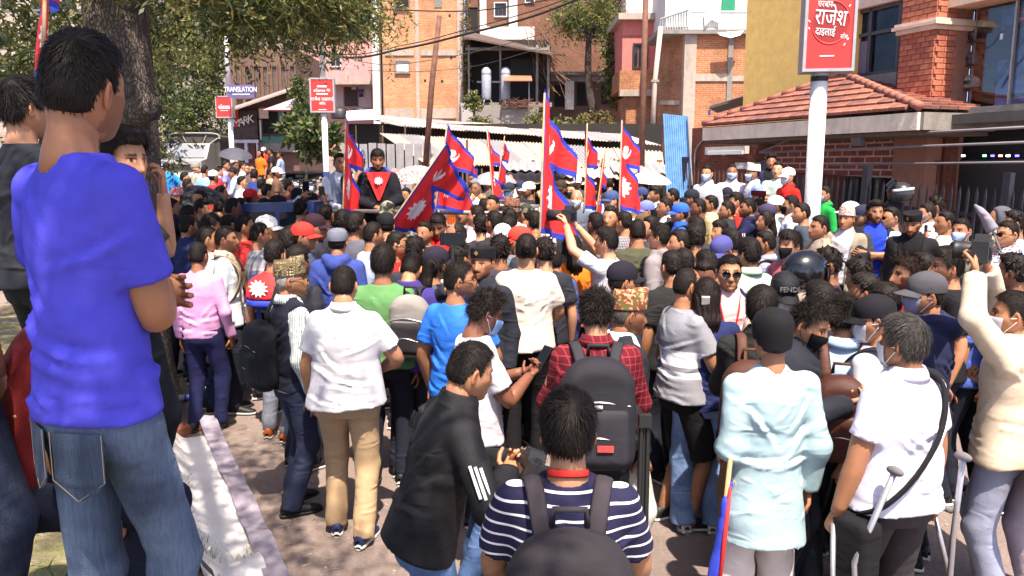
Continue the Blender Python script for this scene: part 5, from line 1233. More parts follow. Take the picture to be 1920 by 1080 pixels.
# brick pillar built of single bricks
pxa, _ = RL(1682, 150, -.42); pxb, _ = RL(1746, 150, -.42); PB = [plain('pillar_brick_a', (.44, .135, .072), .85, var=.2, bump=.4), plain('pillar_brick_b', (.50, .165, .09), .85, var=.2, bump=.4), plain('pillar_brick_c', (.37, .11, .062), .85, var=.2, bump=.4)]
pil = MB().box(((pxa + pxb) / 2, .0, ZT / 2), (pxb - pxa - .02, .80, ZT)).build('pillar', plain('mortar', (.33, .15, .10), .95), rb)
zc0, zc1 = zat(1700, 62, -.42), zat(1700, 48, -.42)
bw_ = (pxb - pxa) / 4; hb = .088; z = zat(1700, 200, -.42); k = 0; fm = {}; nb_ = 0
bx = MB().box((0, 0, 0), (bw_ - .012, .03, hb - .014)).mesh('brick'); bx2 = MB().box((0, 0, 0), (.03, .185, hb - .014)).mesh('brick')
for me_ in (bx, bx2): me_.materials.append(None)
while z < zat(1700, -12, -.42) and nb_ < 290:
    if not (zc0 - .06 < z < zc1 + .05):
        off = (k % 2) * .5
        for i in range(4 + (k % 2)):
            xx = pxa + bw_ * (i + .5 - off); 
            if i == 0 and off: xx = pxa + bw_ * .25
            if off and i == 4: xx = pxb - bw_ * .25
            o = link('brick', bx, pil, PB[random.randrange(3)], Matrix.Translation((xx, -.400 - .004 * random.random(), z)) @ Matrix.Scale(.5 if (off and i in (0, 4)) else 1, 4, (1, 0, 0))); nb_ += 1
        for i in range(2):
            link('brick', bx2, pil, PB[random.randrange(3)], Matrix.Translation((pxb + .002, -.30 + .2 * i + .05 * (k % 2), z))); nb_ += 1
    z += hb; k += 1
m = MB(); 
for j, (d_, za_, zb_) in enumerate(((.05, zc0 - .02, zc0 + .05), (.10, zc0 + .05, zc1 - .02), (.07, zc1 - .02, zc1 + .03))): m.box(((pxa + pxb) / 2, 0, (za_ + zb_) / 2), (pxb - pxa + 2 * d_, .84 + 2 * d_, zb_ - za_))
m.build('moulding', stained('cream_plaster'  , (.72, .55, .42)), rb)
# display window
sx0, _ = RL(1776, 120, .15); sx1 = sx0 + 3.6; sz0 = zat(1800, 203, .15); sz1 = zat(1800, 19, .15)
MB().box(((sx0 + sx1) / 2, .05, sz1 + 1.3), (sx1 - sx0, .5, 2.6)).build('lintel', _mats[('stained', 'cream_plaster')], rb)
MB().box(((sx0 + sx1) / 2, -.05, sz0 - .2), (sx1 - sx0 + .3, .9, .30)).build('ledge', CON2, rb)
dw = empty('display_window'); dw.parent = rb
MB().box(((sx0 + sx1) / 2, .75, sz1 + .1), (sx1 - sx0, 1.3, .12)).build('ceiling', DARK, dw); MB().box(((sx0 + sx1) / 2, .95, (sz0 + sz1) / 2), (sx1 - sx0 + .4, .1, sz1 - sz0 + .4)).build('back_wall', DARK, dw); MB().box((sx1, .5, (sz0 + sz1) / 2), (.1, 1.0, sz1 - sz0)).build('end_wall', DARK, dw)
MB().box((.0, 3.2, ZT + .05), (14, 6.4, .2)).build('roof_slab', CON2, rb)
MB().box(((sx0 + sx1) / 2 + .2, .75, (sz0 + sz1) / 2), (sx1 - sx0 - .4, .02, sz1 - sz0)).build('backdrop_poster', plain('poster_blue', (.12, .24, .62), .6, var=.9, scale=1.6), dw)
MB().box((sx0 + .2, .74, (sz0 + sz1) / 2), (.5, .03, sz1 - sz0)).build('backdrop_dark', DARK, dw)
def clear_glass():
    m, nt, lk, b = _base('shop_glass'); t = nt.new('ShaderNodeBsdfTransparent'); g = nt.new('ShaderNodeBsdfGlossy'); g.inputs['Roughness'].default_value = .02; mx = nt.new('ShaderNodeMixShader'); mx.inputs[0].default_value = .05
    out = [n for n in nt if n.type == 'OUTPUT_MATERIAL'][0]; lk.new(t.outputs[0], mx.inputs[1]); lk.new(g.outputs[0], mx.inputs[2]); lk.new(mx.outputs[0], out.inputs[0]); return m
CG = clear_glass(); ALU = plain('aluminium', (.40, .36, .32), .4, .5)
for i in range(3):
    xa = sx0 + 1.2 * i; MB().box((xa + .6, .15, (sz0 + sz1) / 2), (1.17, .012, sz1 - sz0)).build('pane', CG, dw)
for i in range(4): MB().box((sx0 + 1.2 * i, .12, (sz0 + sz1) / 2), (.03, .05, sz1 - sz0)).build('mullion', ALU, dw)
for x in (.10, .32): MB().box((sx0 + x, .35, (sz0 + sz1) / 2), (.025, .025, sz1 - sz0)).build('upright', ALU, dw)
for t, xa, xb in ((.20, .03, .5), (.44, .03, .5), (.68, .03, .5), (.78, .85, 1.6), (.10, .8, 2.0)): MB().box((sx0 + (xa + xb) / 2, .45, sz0 + (sz1 - sz0) * t), (xb - xa, .3, .03)).build('shelf', DARK, dw)
def disp_helmet(x, z, c, lb):
    e = empty('helmet', tuple(RO + UX * x + UN * .45 + Vector((0, 0, z))), math.atan2(UX.y, UX.x)); tag(e, lb, 'helmet', 'helmets on display')
    d = head_dirs(22, 16); V = d * np.array([.13, .15, .13]); V[:, 2] = np.maximum(V[:, 2], -.09) + .09; mb = MB(); mb.add(V, grid_q(16, 22)[:, ::-1]); mb.build('shell', c, e, True)
    V2 = (d * np.array([.133, .153, .06]))[(d[:, 1] < -.2)]; az = np.linspace(-1, 1, 9); rows = [np.stack([.134 * np.sin(az), -.154 * np.cos(az), np.full(9, zz)], 1) for zz in (.06, .12)]; mb = MB(); mb.add(np.concatenate(rows), grid_q(2, 9, False)); mb.build('visor', DG, e, True)
S = sz1 - sz0
disp_helmet(sx0 + .22, sz0 + S * .20 + .02, plain('camo_white', (.45, .43, .36), .4, var=.8, scale=22), 'pale mottled helmet on the lowest shelf of the display window')
disp_helmet(sx0 + .22, sz0 + S * .44 + .02, plain('helm_grey', (.08, .08, .085), .3), 'dark grey helmet on the middle shelf of the display window')
disp_helmet(sx0 + .22, sz0 + S * .68 + .02, plain('helm_black', (.02, .02, .022), .25), 'black helmet on the top shelf of the display window')
disp_helmet(sx0 + 1.1, sz0 + S * .78 + .02, plain('helm_red', (.35, .06, .05), .4, var=.6, scale=18), 'red and white helmet high in the display window')
def disp_bag(x, z, h_, lb):
    e = empty('backpack', tuple(RO + UX * x + UN * .40 + Vector((0, 0, z))), math.atan2(UX.y, UX.x)); tag(e, lb, 'backpack', 'bags hanging in the display window')
    G, lo = grid_pts((-.2, -.12, 0), (.2, .12, h_), .02); D = np.maximum(np.linalg.norm(np.maximum(np.abs(G - np.array([0, 0, h_ / 2])) - np.array([.11, .05, h_ / 2 - .06]), 0), axis=-1) - .055, -9)
    V, Q = surface_nets(D, lo, .02); me = mesh_np('bag_body', V, [Q]); me.materials.append(cloth('#15161b')); link('bag_body', me, e)
    MB().tube([(-.05, 0, h_), (-.04, 0, h_ + .07), (.04, 0, h_ + .07), (.05, 0, h_)], .012, 6).build('handle', DARK, e); MB().tube([(.05, .06, h_), (.16, .1, h_ * .5), (.12, .08, -.15)], .012, 5).build('strap', DARK, e); MB().box((.06, -.112, h_ * .75), (.05, .004, .09)).build('price_tag', WPAINT, e)
disp_bag(sx0 + .78, sz0 + S * .46, .46, 'small black backpack with white tag hanging in the display window'); disp_bag(sx0 + 1.55, sz0 + S * .30, .66, 'larger black backpack hanging beside the window mullion')
# lower storey in the porch shade
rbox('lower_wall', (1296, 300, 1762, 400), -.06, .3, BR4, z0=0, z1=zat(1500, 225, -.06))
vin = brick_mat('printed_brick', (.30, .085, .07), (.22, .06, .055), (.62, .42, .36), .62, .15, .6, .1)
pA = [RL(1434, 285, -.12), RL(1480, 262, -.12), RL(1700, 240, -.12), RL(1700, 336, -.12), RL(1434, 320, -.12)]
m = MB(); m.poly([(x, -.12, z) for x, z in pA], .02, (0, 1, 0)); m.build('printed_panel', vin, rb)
w2 = empty('window'); w2.parent = rb; rbox('window_pane', (1585, 333, 1652, 392), -.15, .04, glass('glass_green_reflection', (.03, .05, .035), .08), w2);  # green reflections are put into the pane's colour
for x in (1585, 1605, 1628, 1650): rbox('bar', (x, 333, x + 2.5, 392), -.19, .03, DARK, w2)
dd = rbox('door', (1690, 308, 1750, 420), -.14, .06, plain('door_brown', (.16, .055, .03), .6, bump=.2), rb); rbox('door_head', (1685, 302, 1755, 309), -.2, .1, plain('door_dark', (.09, .035, .02), .6), dd)
rbox('doorway', (1762, 270, 1990, 420), .5, .1, DARK, z0=0, z1=zat(1800, 225, .5)); rbox('shutter', (1800, 300, 1930, 420), .35, .06, plain('shutter_dark', (.035, .028, .03), .6), z0=0)  # black slab carries the shade of the recess under the canopy
CO = [(.05, .06, 1.0), (.6, .6, .7), (.1, .9, .3), (.08, .05, 1.0), (.9, .2, .15), (.9, .85, .8), (.08, .06, 1.0)]
for i, (px, c) in enumerate(zip((1776, 1806, 1846, 1861, 1876, 1890, 1907), CO)):
    x, z = RL(px, 292, .2); o = MB().box((x, .2, z), (.045, .03, .03)).build('fairy_light', plain('fairy_%d' % i, c, .4, emit=4.0), rb)
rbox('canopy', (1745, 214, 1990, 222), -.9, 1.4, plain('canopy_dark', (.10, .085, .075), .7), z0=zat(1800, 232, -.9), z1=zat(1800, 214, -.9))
tl = empty('tube_light'); tag(tl, 'long white tube light fixture on the dark red brick wall', 'light fixture'); tl.location = RO; tl.rotation_euler = rb.rotation_euler
rbox('housing', (1322, 276, 1396, 288), -.25, .12, plain('fixture_white', (.55, .53, .48), .5), tl); rbox('tube', (1326, 284, 1392, 289), -.27, .05, WPAINT, tl); rbox('bracket', (1354, 288, 1360, 292), -.24, .08, STEEL, tl)
tl = empty('tube_light'); tag(tl, 'second dim tube light fixture lower on the wall near the topi wearer', 'light fixture'); tl.location = RO; tl.rotation_euler = rb.rotation_euler
rbox('housing', (1378, 305, 1426, 316), -.25, .12, _mats[('plain', 'fixture_white')], tl); rbox('tube', (1380, 313, 1424, 317), -.27, .05, WPAINT, tl)
cp_ = MB(); P = [RL(1318, 262, -.1), RL(1304, 285, -.1), RL(1302, 330, -.1)]; cp_.tube(spline([(x, -.1, z) for x, z in P], 6), .02, 6); cp_.build('conduit', STEEL, rb, True)
for k, ((xa, ya), (xb, yb)) in enumerate((((1424, 286), (1990, 264)), ((1480, 262), (1990, 235)), ((1555, 309), (1990, 303)))):
    A_, B_ = RL(xa, ya, -1.3), RL(xb, yb, -1.3); MB().tube([(A_[0], -1.3, A_[1]), (B_[0], -1.3, B_[1])], .022 if k < 2 else .018, 6).build('awning_pipe', plain('pipe_grey', (.16, .14, .15), .5), rb, True)
A_, B_ = RL(1424, 286, -1.3), RL(1480, 262, -1.3); MB().tube([(A_[0], -1.3, A_[1]), (B_[0], -1.3, B_[1])], .02, 6).build('awning_pipe', _mats[('plain', 'pipe_grey')], rb)
x, z = RL(1612, 263, -1.3); MB().box((x, -1.34, z), (.22, .08, .16), (.5, 0, 0)).build('flood_light', plain('flood_grey', (.10, .10, .11), .4), rb)
# hipped tile roof
def P3(px, py, dn): x, z = RL(px, py, dn); return Vector((x, dn, z))
eL, eC = P3(1318, 238, -1.5), P3(1722, 206, -1.5); eC.z = eL.z = (eL.z + eC.z) / 2; T0 = P3(1580, 143, .0); eR = Vector((eC.x, 0.0, eL.z)); 
TM = [plain('tile_a', (.33, .125, .085), .8, var=.35, scale=5, bump=.3), plain('tile_b', (.27, .10, .07), .8, var=.4, scale=5, bump=.3), plain('tile_c', (.20, .078, .06), .85, var=.45, scale=5, bump=.3)]
roof = empty('tile_roof'); roof.parent = rb
m = MB(); m.add([tuple(eL), tuple(eC), tuple(T0), tuple(eR)], T=[[0, 1, 2], [1, 3, 2]]); m.build('roof_deck', plain('deck_dark', (.06, .03, .025), .9), roof)
def tile_face(a, b, top, tw, tl_, thick=.05):
    a, b, top = Vector(a), Vector(b), Vector(top); u = (b - a); L = u.length; u = u / L; w = top - a; hgt = (w - u * w.dot(u)); H = hgt.length; v = hgt / H; n_ = u.cross(v); n_ = n_ if n_.z > 0 else -n_
    fx = w.dot(u); rows_ = int(H / tl_)
    base = MB().box((0, 0, 0), (tw - .012, tl_ * 1.06, thick)).mesh('tile'); base.materials.append(None)
    for r_ in range(rows_):
        y = (r_ + .5) * tl_; xa = fx * y / H; xb = L + (fx - L) * y / H; nt_ = max(1, int((xb - xa) / tw + .35)); 
        for i in range(nt_):
            x = xa + (i + .5) * (xb - xa) / nt_; p = a + u * x + v * y + n_ * .035
            R3 = Matrix((u, v, n_)).transposed().to_4x4()
            o = link('tile', base, roof, random.choice(TM), Matrix.Translation(p) @ R3 @ Matrix.Rotation(-.13, 4, 'X') @ Matrix.Scale((xb - xa) / nt_ / tw, 4, (1, 0, 0)))
tile_face(eL, eC, T0, .33, .235); tile_face(eC, eR, T0, .33, .235)
for a, b_ in ((eC, T0), (eL, T0)): 
    d_ = (T0 - a); n_ = int(d_.length / .28)
    for i in range(n_): 
        p = a + d_ * ((i + .5) / n_) + Vector((0, 0, .06)); o = MB().tube([tuple(-d_.normalized() * .15), tuple(d_.normalized() * .15)], [.075, .062], 8).build('ridge_tile', TM[0], roof, True); o.location = p
fa = MB(); fa.box(((eL.x + eC.x) / 2, -1.47, eL.z - .16), (eC.x - eL.x, .07, .26)); fa.build('fascia', stained('fascia_plaster', (.85, .70, .54), (.20, .15, .10), .45), rb)
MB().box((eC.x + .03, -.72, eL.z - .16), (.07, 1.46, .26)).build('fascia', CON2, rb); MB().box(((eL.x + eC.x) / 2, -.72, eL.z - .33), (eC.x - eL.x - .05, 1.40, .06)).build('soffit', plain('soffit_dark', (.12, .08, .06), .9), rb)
aw = tag(empty('small_awning'), 'dark flat awning on the orange brick wall above the tile roof', 'awning'); m = MB(); m.poly([tuple(at_y(1330, 204, 19.5)), tuple(at_y(1398, 184, 19.0)), tuple(at_y(1400, 196, 20.0)), tuple(at_y(1345, 212, 20.5))], .06, (0, 0, 1)); m.build('awning_sheet', plain('canopy_dark', (.05, .04, .04)), aw); MB().tube([tuple(at_y(1330, 206, 19.5)), tuple(at_y(1330, 216, 19.5))], .03, 5).build('bracket', plain('band_blue', (.03, .06, .25)), aw)
# fence along the pavement edge, on a low plinth
F0, F1 = Vector((3.55, 16.8, 0)), Vector((7.6, 8.8, 0)); FD = (F1 - F0); FLn = FD.length; FD.normalize(); fa_ = math.atan2(FD.y, FD.x)
plin = MB().box((FLn / 2, -.55, 0), (FLn, 1.3, .9)).build('pavement', CON2); plin.location = (F0.x, F0.y, gz(0, 12.5) - .22); plin.rotation_euler = (0, math.atan2(KS * 8.0, FLn), fa_); tag(plin, kind='structure')
fence = empty('iron_fence', (F0.x, F0.y, gz(0, 16.8) + .2), fa_); fence.rotation_euler = (0, math.atan2(KS * 8.0, FLn), fa_); tag(fence, 'dark iron fence with spiked palings in front of the shop building', 'fence')
IR = plain('iron_dark', (.028, .024, .034), .5, .3); IB = plain('iron_brown', (.10, .05, .035), .6)
pm = MB(); pm.box((0, 0, .70), (.035, .02, 1.40)); pm.add([(-.0175, -.01, 1.4), (.0175, -.01, 1.4), (.0175, .01, 1.4), (-.0175, .01, 1.4), (0, 0, 1.52)], T=[[0, 1, 4], [1, 2, 4], [2, 3, 4], [3, 0, 4]]); pm = pm.mesh('paling'); pm.materials.append(None)
npal = int(FLn / .125)
for i in range(npal): link('paling', pm, fence, IB if i < 22 else IR, Matrix.Translation((.06 + i * .125, 0, 0)))
for z in (.25, 1.12): MB().box((FLn / 2, .022, z), (FLn, .02, .06)).build('rail', IR, fence)
for i in range(5): MB().box((i * FLn / 4, 0, .85), (.10, .10, 1.75)).build('post', IR, fence)
# --- tall blocks closing the street
b = bld('apartment_block', 'tall dull apartment block far behind the brown shop house'); pbox('wall', (300, -260, 562, 300), 62, 8, stained('dull_plaster', (.30, .25, .22), (.1, .08, .07), .5), b)
for i in range(4):
    for j in range(4): window(b, (440 + i * 30, -120 + j * 62, 458 + i * 30, -84 + j * 62), 62, CON2, DG, .05, (2, 1), .1)
b = bld('hill_house', 'plain cream house far up the street behind the trees'); pbox('wall', (-420, -200, 296, 330), 82, 8, stained('cream_far', (.42, .36, .30), (.15, .12, .1), .4), b)
for i in range(6):
    for j in range(3): window(b, (-60 + i * 58, -20 + j * 70, -30 + i * 58, 20 + j * 70), 82, CON2, DG, .05, (2, 1), .1)
b = bld('upper_block', 'white upper storeys rising behind the orange brick house'); pbox('wall', (1180, -300, 1700, 200), 48, 6, WHITE, b)
# --- background trees and plants
def bush(name, label, c, rad, n, seed, mats, leaf=.10, wid=.03, L=.3, nl=8, trunk=None, cat='tree', droop=.2):
    e = empty(name, (c[0], c[1], trunk[2] if trunk else c[2] - rad[2])); tag(e, label, cat); o0 = np.array(e.location)
    m = MB(); 
    if trunk: limb(m, [np.array(trunk[:3]) - o0, np.array([c[0] + .1, c[1], (trunk[2] + c[2]) / 2]) - o0, np.array(c) - o0], trunk[3], trunk[3] * .4, 8)
    else: limb(m, [(0, 0, -.2), (.05, 0, rad[2] * .5), (0, 0, rad[2])], .05, .02, 6)
    r = np.random.default_rng(seed)
    for i in range(7):
        d = r.normal(size=3); d /= np.linalg.norm(d); limb(m, [np.array(c) - o0 - np.array([0, 0, rad[2] * .4]), np.array(c) - o0 + d * np.array(rad) * .8], .03, .008, 5)
    m.build('trunk' if cat == 'tree' else 'stem', bark_mat(), e, True)
    cl = MB(); pts = []
    for i in range(14): 
        d = r.normal(size=3); d /= np.linalg.norm(d); pts.append(blob_pts(np.array(c) - o0 + d * np.array(rad) * .62, np.array(rad) * .42, n // 14, seed * 31 + i, .2))
    sprays(cl, np.concatenate(pts), seed, nl, L, leaf, wid, droop, len(mats)); cl.build('crown' if cat == 'tree' else 'foliage', mats, e); return e
LB_ = [LM[1], LM[2], leaf_mat('leaf_mid', (.035, .07, .022), (.10, .14, .04))]
p = at_y(372, 225, 36); bush('street_tree', 'dark leafy tree hanging over the far street near the small red sign', (p.x, 36, p.z - .2), (1.7, 2, 1.9), 700, 3, LB_, .14, .05, .4, 8, (p.x, 36, gz(-10, 36), .12))
p = at_y(395, 130, 40); bush('street_tree', 'tall green tree standing behind the smaller red advertising box', (p.x - 1.5, 40, p.z + 1.0), (4, 3, 3.2), 900, 13, LB_, .2, .06, .5, 8, (p.x, 40, gz(-10, 40), .2))
p = at_y(270, 120, 30); bush('street_tree', 'dark tree crown seen behind the big rough trunk', (p.x - 1.5, 30, p.z), (3.2, 3, 3), 900, 23, [LM[2], LB_[2]], .2, .06, .5, 8, (p.x - 3, 30, gz(-10, 30), .2))
p = at_y(600, 245, 25); bush('broadleaf_plant', 'big leafy plant growing below the red advertising box', (p.x, 25, p.z), (1.05, .8, .75), 260, 7, LB_, .26, .07, .35, 7, cat='plant')
p = at_y(565, 185, 27); bush('cypress', 'slim dark conifer beside the red advertising box', (p.x, 27, p.z), (.32, .3, .85), 260, 9, [LM[2], LM[1]], .12, .02, .25, 9, (p.x, 27, gz(-5, 27), .06), droop=.5)
p = at_y(1085, 60, 40); bush('street_tree', 'feathery tree in front of the brown brick block', (p.x + .5, 40, p.z + .8), (1.9, 1.6, 1.8), 800, 11, [LM[0], LM[1], LB_[2]], .16, .028, .5, 10, (at_y(1158, 240, 40).x, 40, gz(0, 40), .28))
p = at_y(1150, 120, 38); bush('vine', 'green leafy creeper hanging on the trunk beside the rose house', (p.x, 38, p.z), (.8, .6, 1.8), 400, 17, [LM[1], LM[2]], .14, .04, .4, 8, cat='plant', droop=.9)
p = at_y(1035, 120, 39); e = tag(empty('dead_vine'), 'dry brown vine hanging down beside the shelter roof', 'vine'); r = np.random.default_rng(5); m = MB()
for i in range(24):
    x0, y0 = r.uniform(985, 1035), r.uniform(40, 110); x1, y1 = x0 + r.uniform(10, 75), y0 + r.uniform(40, 90)
    A_, B_ = at_y(x0, y0, 39 + r.uniform(-.4, .4)), at_y(min(x1, 1110), y1, 39 + r.uniform(-.4, .4)); mid = (A_ + B_) / 2 + Vector((r.normal() * .25, 0, -.2)); m.tube(spline([tuple(A_), tuple(mid), tuple(B_)], 4), .018, 4)
m.build('stems', plain('dry_stem', (.20, .12, .07), .9), e)
for i, (x, y, rx, rz_, lb) in enumerate(((898, 230, .55, .35, 'bright green weeds at the foot of the brick tower'), (1005, 225, .5, .55, 'weedy shrub at the end of the terrace wall'), (1065, 235, 1.0, .5, 'low shrubs on the slope above the tin roof'), (1120, 225, .8, .6, 'dry brownish shrub below the white pillar'), (888, 190, .3, .45, 'small plant climbing at the tower corner'))):
    p = at_y(x, y, 35); bush('shrub', lb, (p.x, 35, p.z), (rx, .4, rz_), 150, 40 + i, [LM[0], LM[1], LB_[2]] if i != 3 else [leaf_mat('leaf_dry', (.14, .08, .035), (.24, .16, .07)), LM[0]], .12, .03, .25, 8, cat='shrub')
m = MB(); r = np.random.default_rng(6)
vn = tag(empty('ivy'), 'dry ivy strip climbing the corner of the brick tower', 'ivy'); pts = np.array([tuple(at_y(874 + r.normal() * 2.2, y, 39.6)) for y in r.uniform(-10, 200, 240)]); cl = MB(); sprays(cl, pts, 4, 6, .2, .10, .03, .3, 2); cl.build('foliage', [leaf_mat('leaf_dry', (.14, .08, .035), (.24, .16, .07)), LM[0]], vn)
# ================================================================== things carried or standing about
FR, FB, FW = cloth((.80, .035, .035), rough=.6, bump=.35, key='flag'), cloth((.035, .06, .48), rough=.6, bump=.35, key='flag'), cloth((.85, .82, .82), rough=.6, bump=.3, key='flag')
BAM = plain('bamboo', (.42, .28, .14), .6, var=.25, scale=14)
def flag(label, top, bot, Y, alpha, sgn=1, pole=None, droop=.05, amp=.07, ph=0.0, full=1.0, radius=.009, Yb=None):
    """Two-pennant flag. top/bot: pixels of the hoist ends; alpha: how far the cloth swings away from the picture plane (degrees)"""
    A = np.array(tuple(at_y(bot[0], bot[1], Yb or Y))); C = np.array(tuple(at_y(top[0], top[1], Y))); Hv = C - A; H = np.linalg.norm(Hv)
    e = empty('flag', tuple(A)); tag(e, label, 'flag', 'flags held up over the crowd')
    u = np.linspace(0, 3.24, 74); v = np.linspace(-.17, 4.22, 98); U, W = np.meshgrid(u, v, indexing='ij')
    hd = Hv / H; fly = np.array([sgn * math.cos(R(alpha)), math.sin(R(alpha)), 0.0]); fly = fly - hd * (fly @ hd) * .6; fly /= np.linalg.norm(fly); nm = np.cross(fly, hd)
    s = H / 4.0
    uu = U * full
    fold = amp * H * np.sin(U * 2.6 + ph + .35 * W) * sstep(U, .0, .9) + .35 * amp * H * np.sin(U * 6.1 - W * .7 + ph * 2) * sstep(U, .2, 1.2)
    P = (W * s)[..., None] * hd + (uu * s)[..., None] * fly + fold[..., None] * nm - np.array([0, 0, 1]) * (droop * H * (U / 3) ** 1.5)[..., None]
    cu, cv = (U[:-1, :-1] + U[1:, 1:]) / 2, (W[:-1, :-1] + W[1:, 1:]) / 2
    up = lambda a, b_: b_ >= 2.121
    red = ((cu > .13) & (cv > 0) & (cu + cv < 3)) | ((cu > .13) & (cv >= 2.121) & (cv < 4 - .6263 * cu))
    out = ((cv > -.16) & (cu + cv < 3.2)) | ((cv >= 1.97) & (cv < 4.17 - .6263 * cu) & (cu < 3.1))
    th = np.arctan2(cv - .95, cu - .88); rs = np.hypot(cu - .88, cv - .95); sun = rs < .40 + .16 * np.abs(((th * 12 / (2 * math.pi)) % 1) - .5) * 2
    d1 = np.hypot(cu - .85, cv - 2.75); d2 = np.hypot(cu - .85, cv - 2.93); moon = ((d1 < .42) & (d2 > .38) & (cv < 2.85)) | (np.hypot(cu - .85, cv - 2.76) < .20)
    q = grid_q(74, 98, False)
    for nme, msk, mt in (('field', red & ~sun & ~moon, FR), ('border', out & ~red, FB), ('sun_emblem', sun & red, FW), ('moon_emblem', moon & red & ~sun, FW)):
        qq = q[msk.ravel()]; ids, inv = np.unique(qq, return_inverse=True); me = mesh_np(nme, P.reshape(-1, 3)[ids], [inv.reshape(-1, 4)]); me.materials.append(mt); link(nme, me, e)
    pb = np.array(tuple(at_y(pole[0], pole[1], Yb or Y))) - A if pole else -hd * .6
    MB().tube([tuple(pb), (0, 0, 0), tuple(Hv * 1.015)], [radius, radius, radius * .8], 7).build('pole', BAM, e, True)
    return e
def near(o, p):
    """body-local point -> world"""
    return Matrix.Translation(o.location) @ Matrix.Rotation(o.rotation_euler[2], 4, 'Z') @ Matrix.Scale(o.scale[0], 4) @ Vector(p)
def hand_at(o, side=1, out=.07):
    pose = o_pose[o.name][0]; a = pose.arms()[0 if side > 0 else 1]; d = (a[3] - a[2]); d = d / np.linalg.norm(d); return near(o, tuple(pose.up(a[3] + d * out)))
def worn(name, o, label, cat, group=None):
    e = empty(name, o.location, o.rotation_euler[2], o.scale[0]); tag(e, label, cat, group); return e
def sdf_mesh(name, f, lo, hi, h, mat, parent, pose=None):
    G, l0 = grid_pts(lo, hi, h); V, Q = surface_nets(f(G), l0, h)
    if pose is not None: V = pose.up(V)
    me = mesh_np(name, V, [Q]); me.materials.append(mat); return link(name, me, parent)
def rbox_sdf(G, c, b, r): return np.linalg.norm(np.maximum(np.abs(G - np.array(c)) - (np.array(b) - r), 0), axis=-1) - r
def backpack(o, label, c='#1c1c22', size=1.0, dx=0.0, z=1.17, dy=0.0, c2=None, straps=True, fine=.014, mesh_c=None, rough=.8):
    pose, HM, bw = o_pose[o.name]; e = worn('backpack', o, label, 'backpack', 'backpacks worn in the crowd'); m = cloth(c, bump=.45, rough=rough, key='bag'); m2 = cloth(c2 or c, bump=.3, rough=rough, key='bag2')
    y0 = -.125 * bw ** 1.4 - .02; W, Dp, Hh = .155 * size, .085 * size, .235 * size; cy_ = y0 - Dp - dy
    def f(G):
        G = G + np.stack([0 * G[..., 0], 0 * G[..., 0], 2.4 * (G[..., 0] - dx) ** 2 * sstep(G[..., 2], z, z + Hh * .7)], -1); d = rbox_sdf(G, (dx, cy_, z), (W, Dp, Hh), .078); tp = .25 * sstep(G[..., 2], z, z + Hh); d = d + tp * .09 * np.abs(G[..., 0] - dx)
        return d + .010 * folds(G, 5, 17)
    sdf_mesh('bag_body', f, (dx - W - .02, cy_ - Dp - .02, z - Hh - .02), (dx + W + .02, cy_ + Dp + .02, z + Hh + .02), fine, m, e, pose)
    def g(G): return rbox_sdf(G, (dx, cy_ - Dp * .86, z - Hh * .33), (W * .78, Dp * .42, Hh * .50), .032) + .006 * folds(G, 9, 26)
    pk = sdf_mesh('front_pocket', g, (dx - W, cy_ - Dp * 1.5, z - Hh), (dx + W, cy_, z + Hh * .4), fine, m2, e, pose)
    MB().tube(pose.up([(dx - .05, cy_ + Dp * .6, z + Hh - .01), (dx - .045, cy_ + Dp * .5, z + Hh + .045), (dx + .045, cy_ + Dp * .5, z + Hh + .045), (dx + .05, cy_ + Dp * .6, z + Hh - .01)]), .010, 6).build('handle', m2, e, True)
    for zz, wd_ in ((z + Hh * .30, W * .80), (z - Hh * .30, W * .62)):
        MB().tube(pose.up(spline([(dx - wd_, cy_ - Dp * (.92 if zz > z else 1.22), zz - .02), (dx, cy_ - Dp * (1.04 if zz > z else 1.32), zz), (dx + wd_, cy_ - Dp * (.92 if zz > z else 1.22), zz - .02)], 5)), .0035, 4).build('zip', plain('zip_grey', (.30, .30, .31), .4, .5), e)
    if straps:
        for sd in (-1, 1):
            if dx and sd * dx < 0: continue
            pts = spline([(sd * .075 + dx * .4, y0 - .01, z + Hh * .75), (sd * .10, -.075, 1.435), (sd * .115, .02, 1.435), (sd * .125, .105 * bw + .02, 1.34), (sd * .135, .125 * bw ** 1.4 + .012, 1.22), (sd * .165 * bw, .06, 1.05), (sd * .155 * bw, y0 + .02, .98)], 4)
            MB().tube(pose.up(pts), np.stack([np.full(len(pts), .028), np.full(len(pts), .007)], 1), 8, side=(1, 0, 0)).build('strap', m2, e, True)
    return e
SCRN = glass('phone_screen', (.01, .012, .02), .08)
def phone(label, p, rz=0, tilt=20, cat='phone', size=1.0):
    e = empty('phone', p, R(rz)); e.rotation_euler = (R(tilt), 0, R(rz)); e.scale = (size,) * 3; tag(e, label, cat, 'phones held up in the crowd')
    MB().box((0, 0, 0), (.076, .009, .155)).build('case', plain('phone_case', (.02, .02, .022), .4), e); MB().box((0, -.0055, 0), (.068, .002, .143)).build('screen', SCRN, e); MB().box((.022, .006, .055), (.022, .004, .03)).build('lens', DARK, e); return e
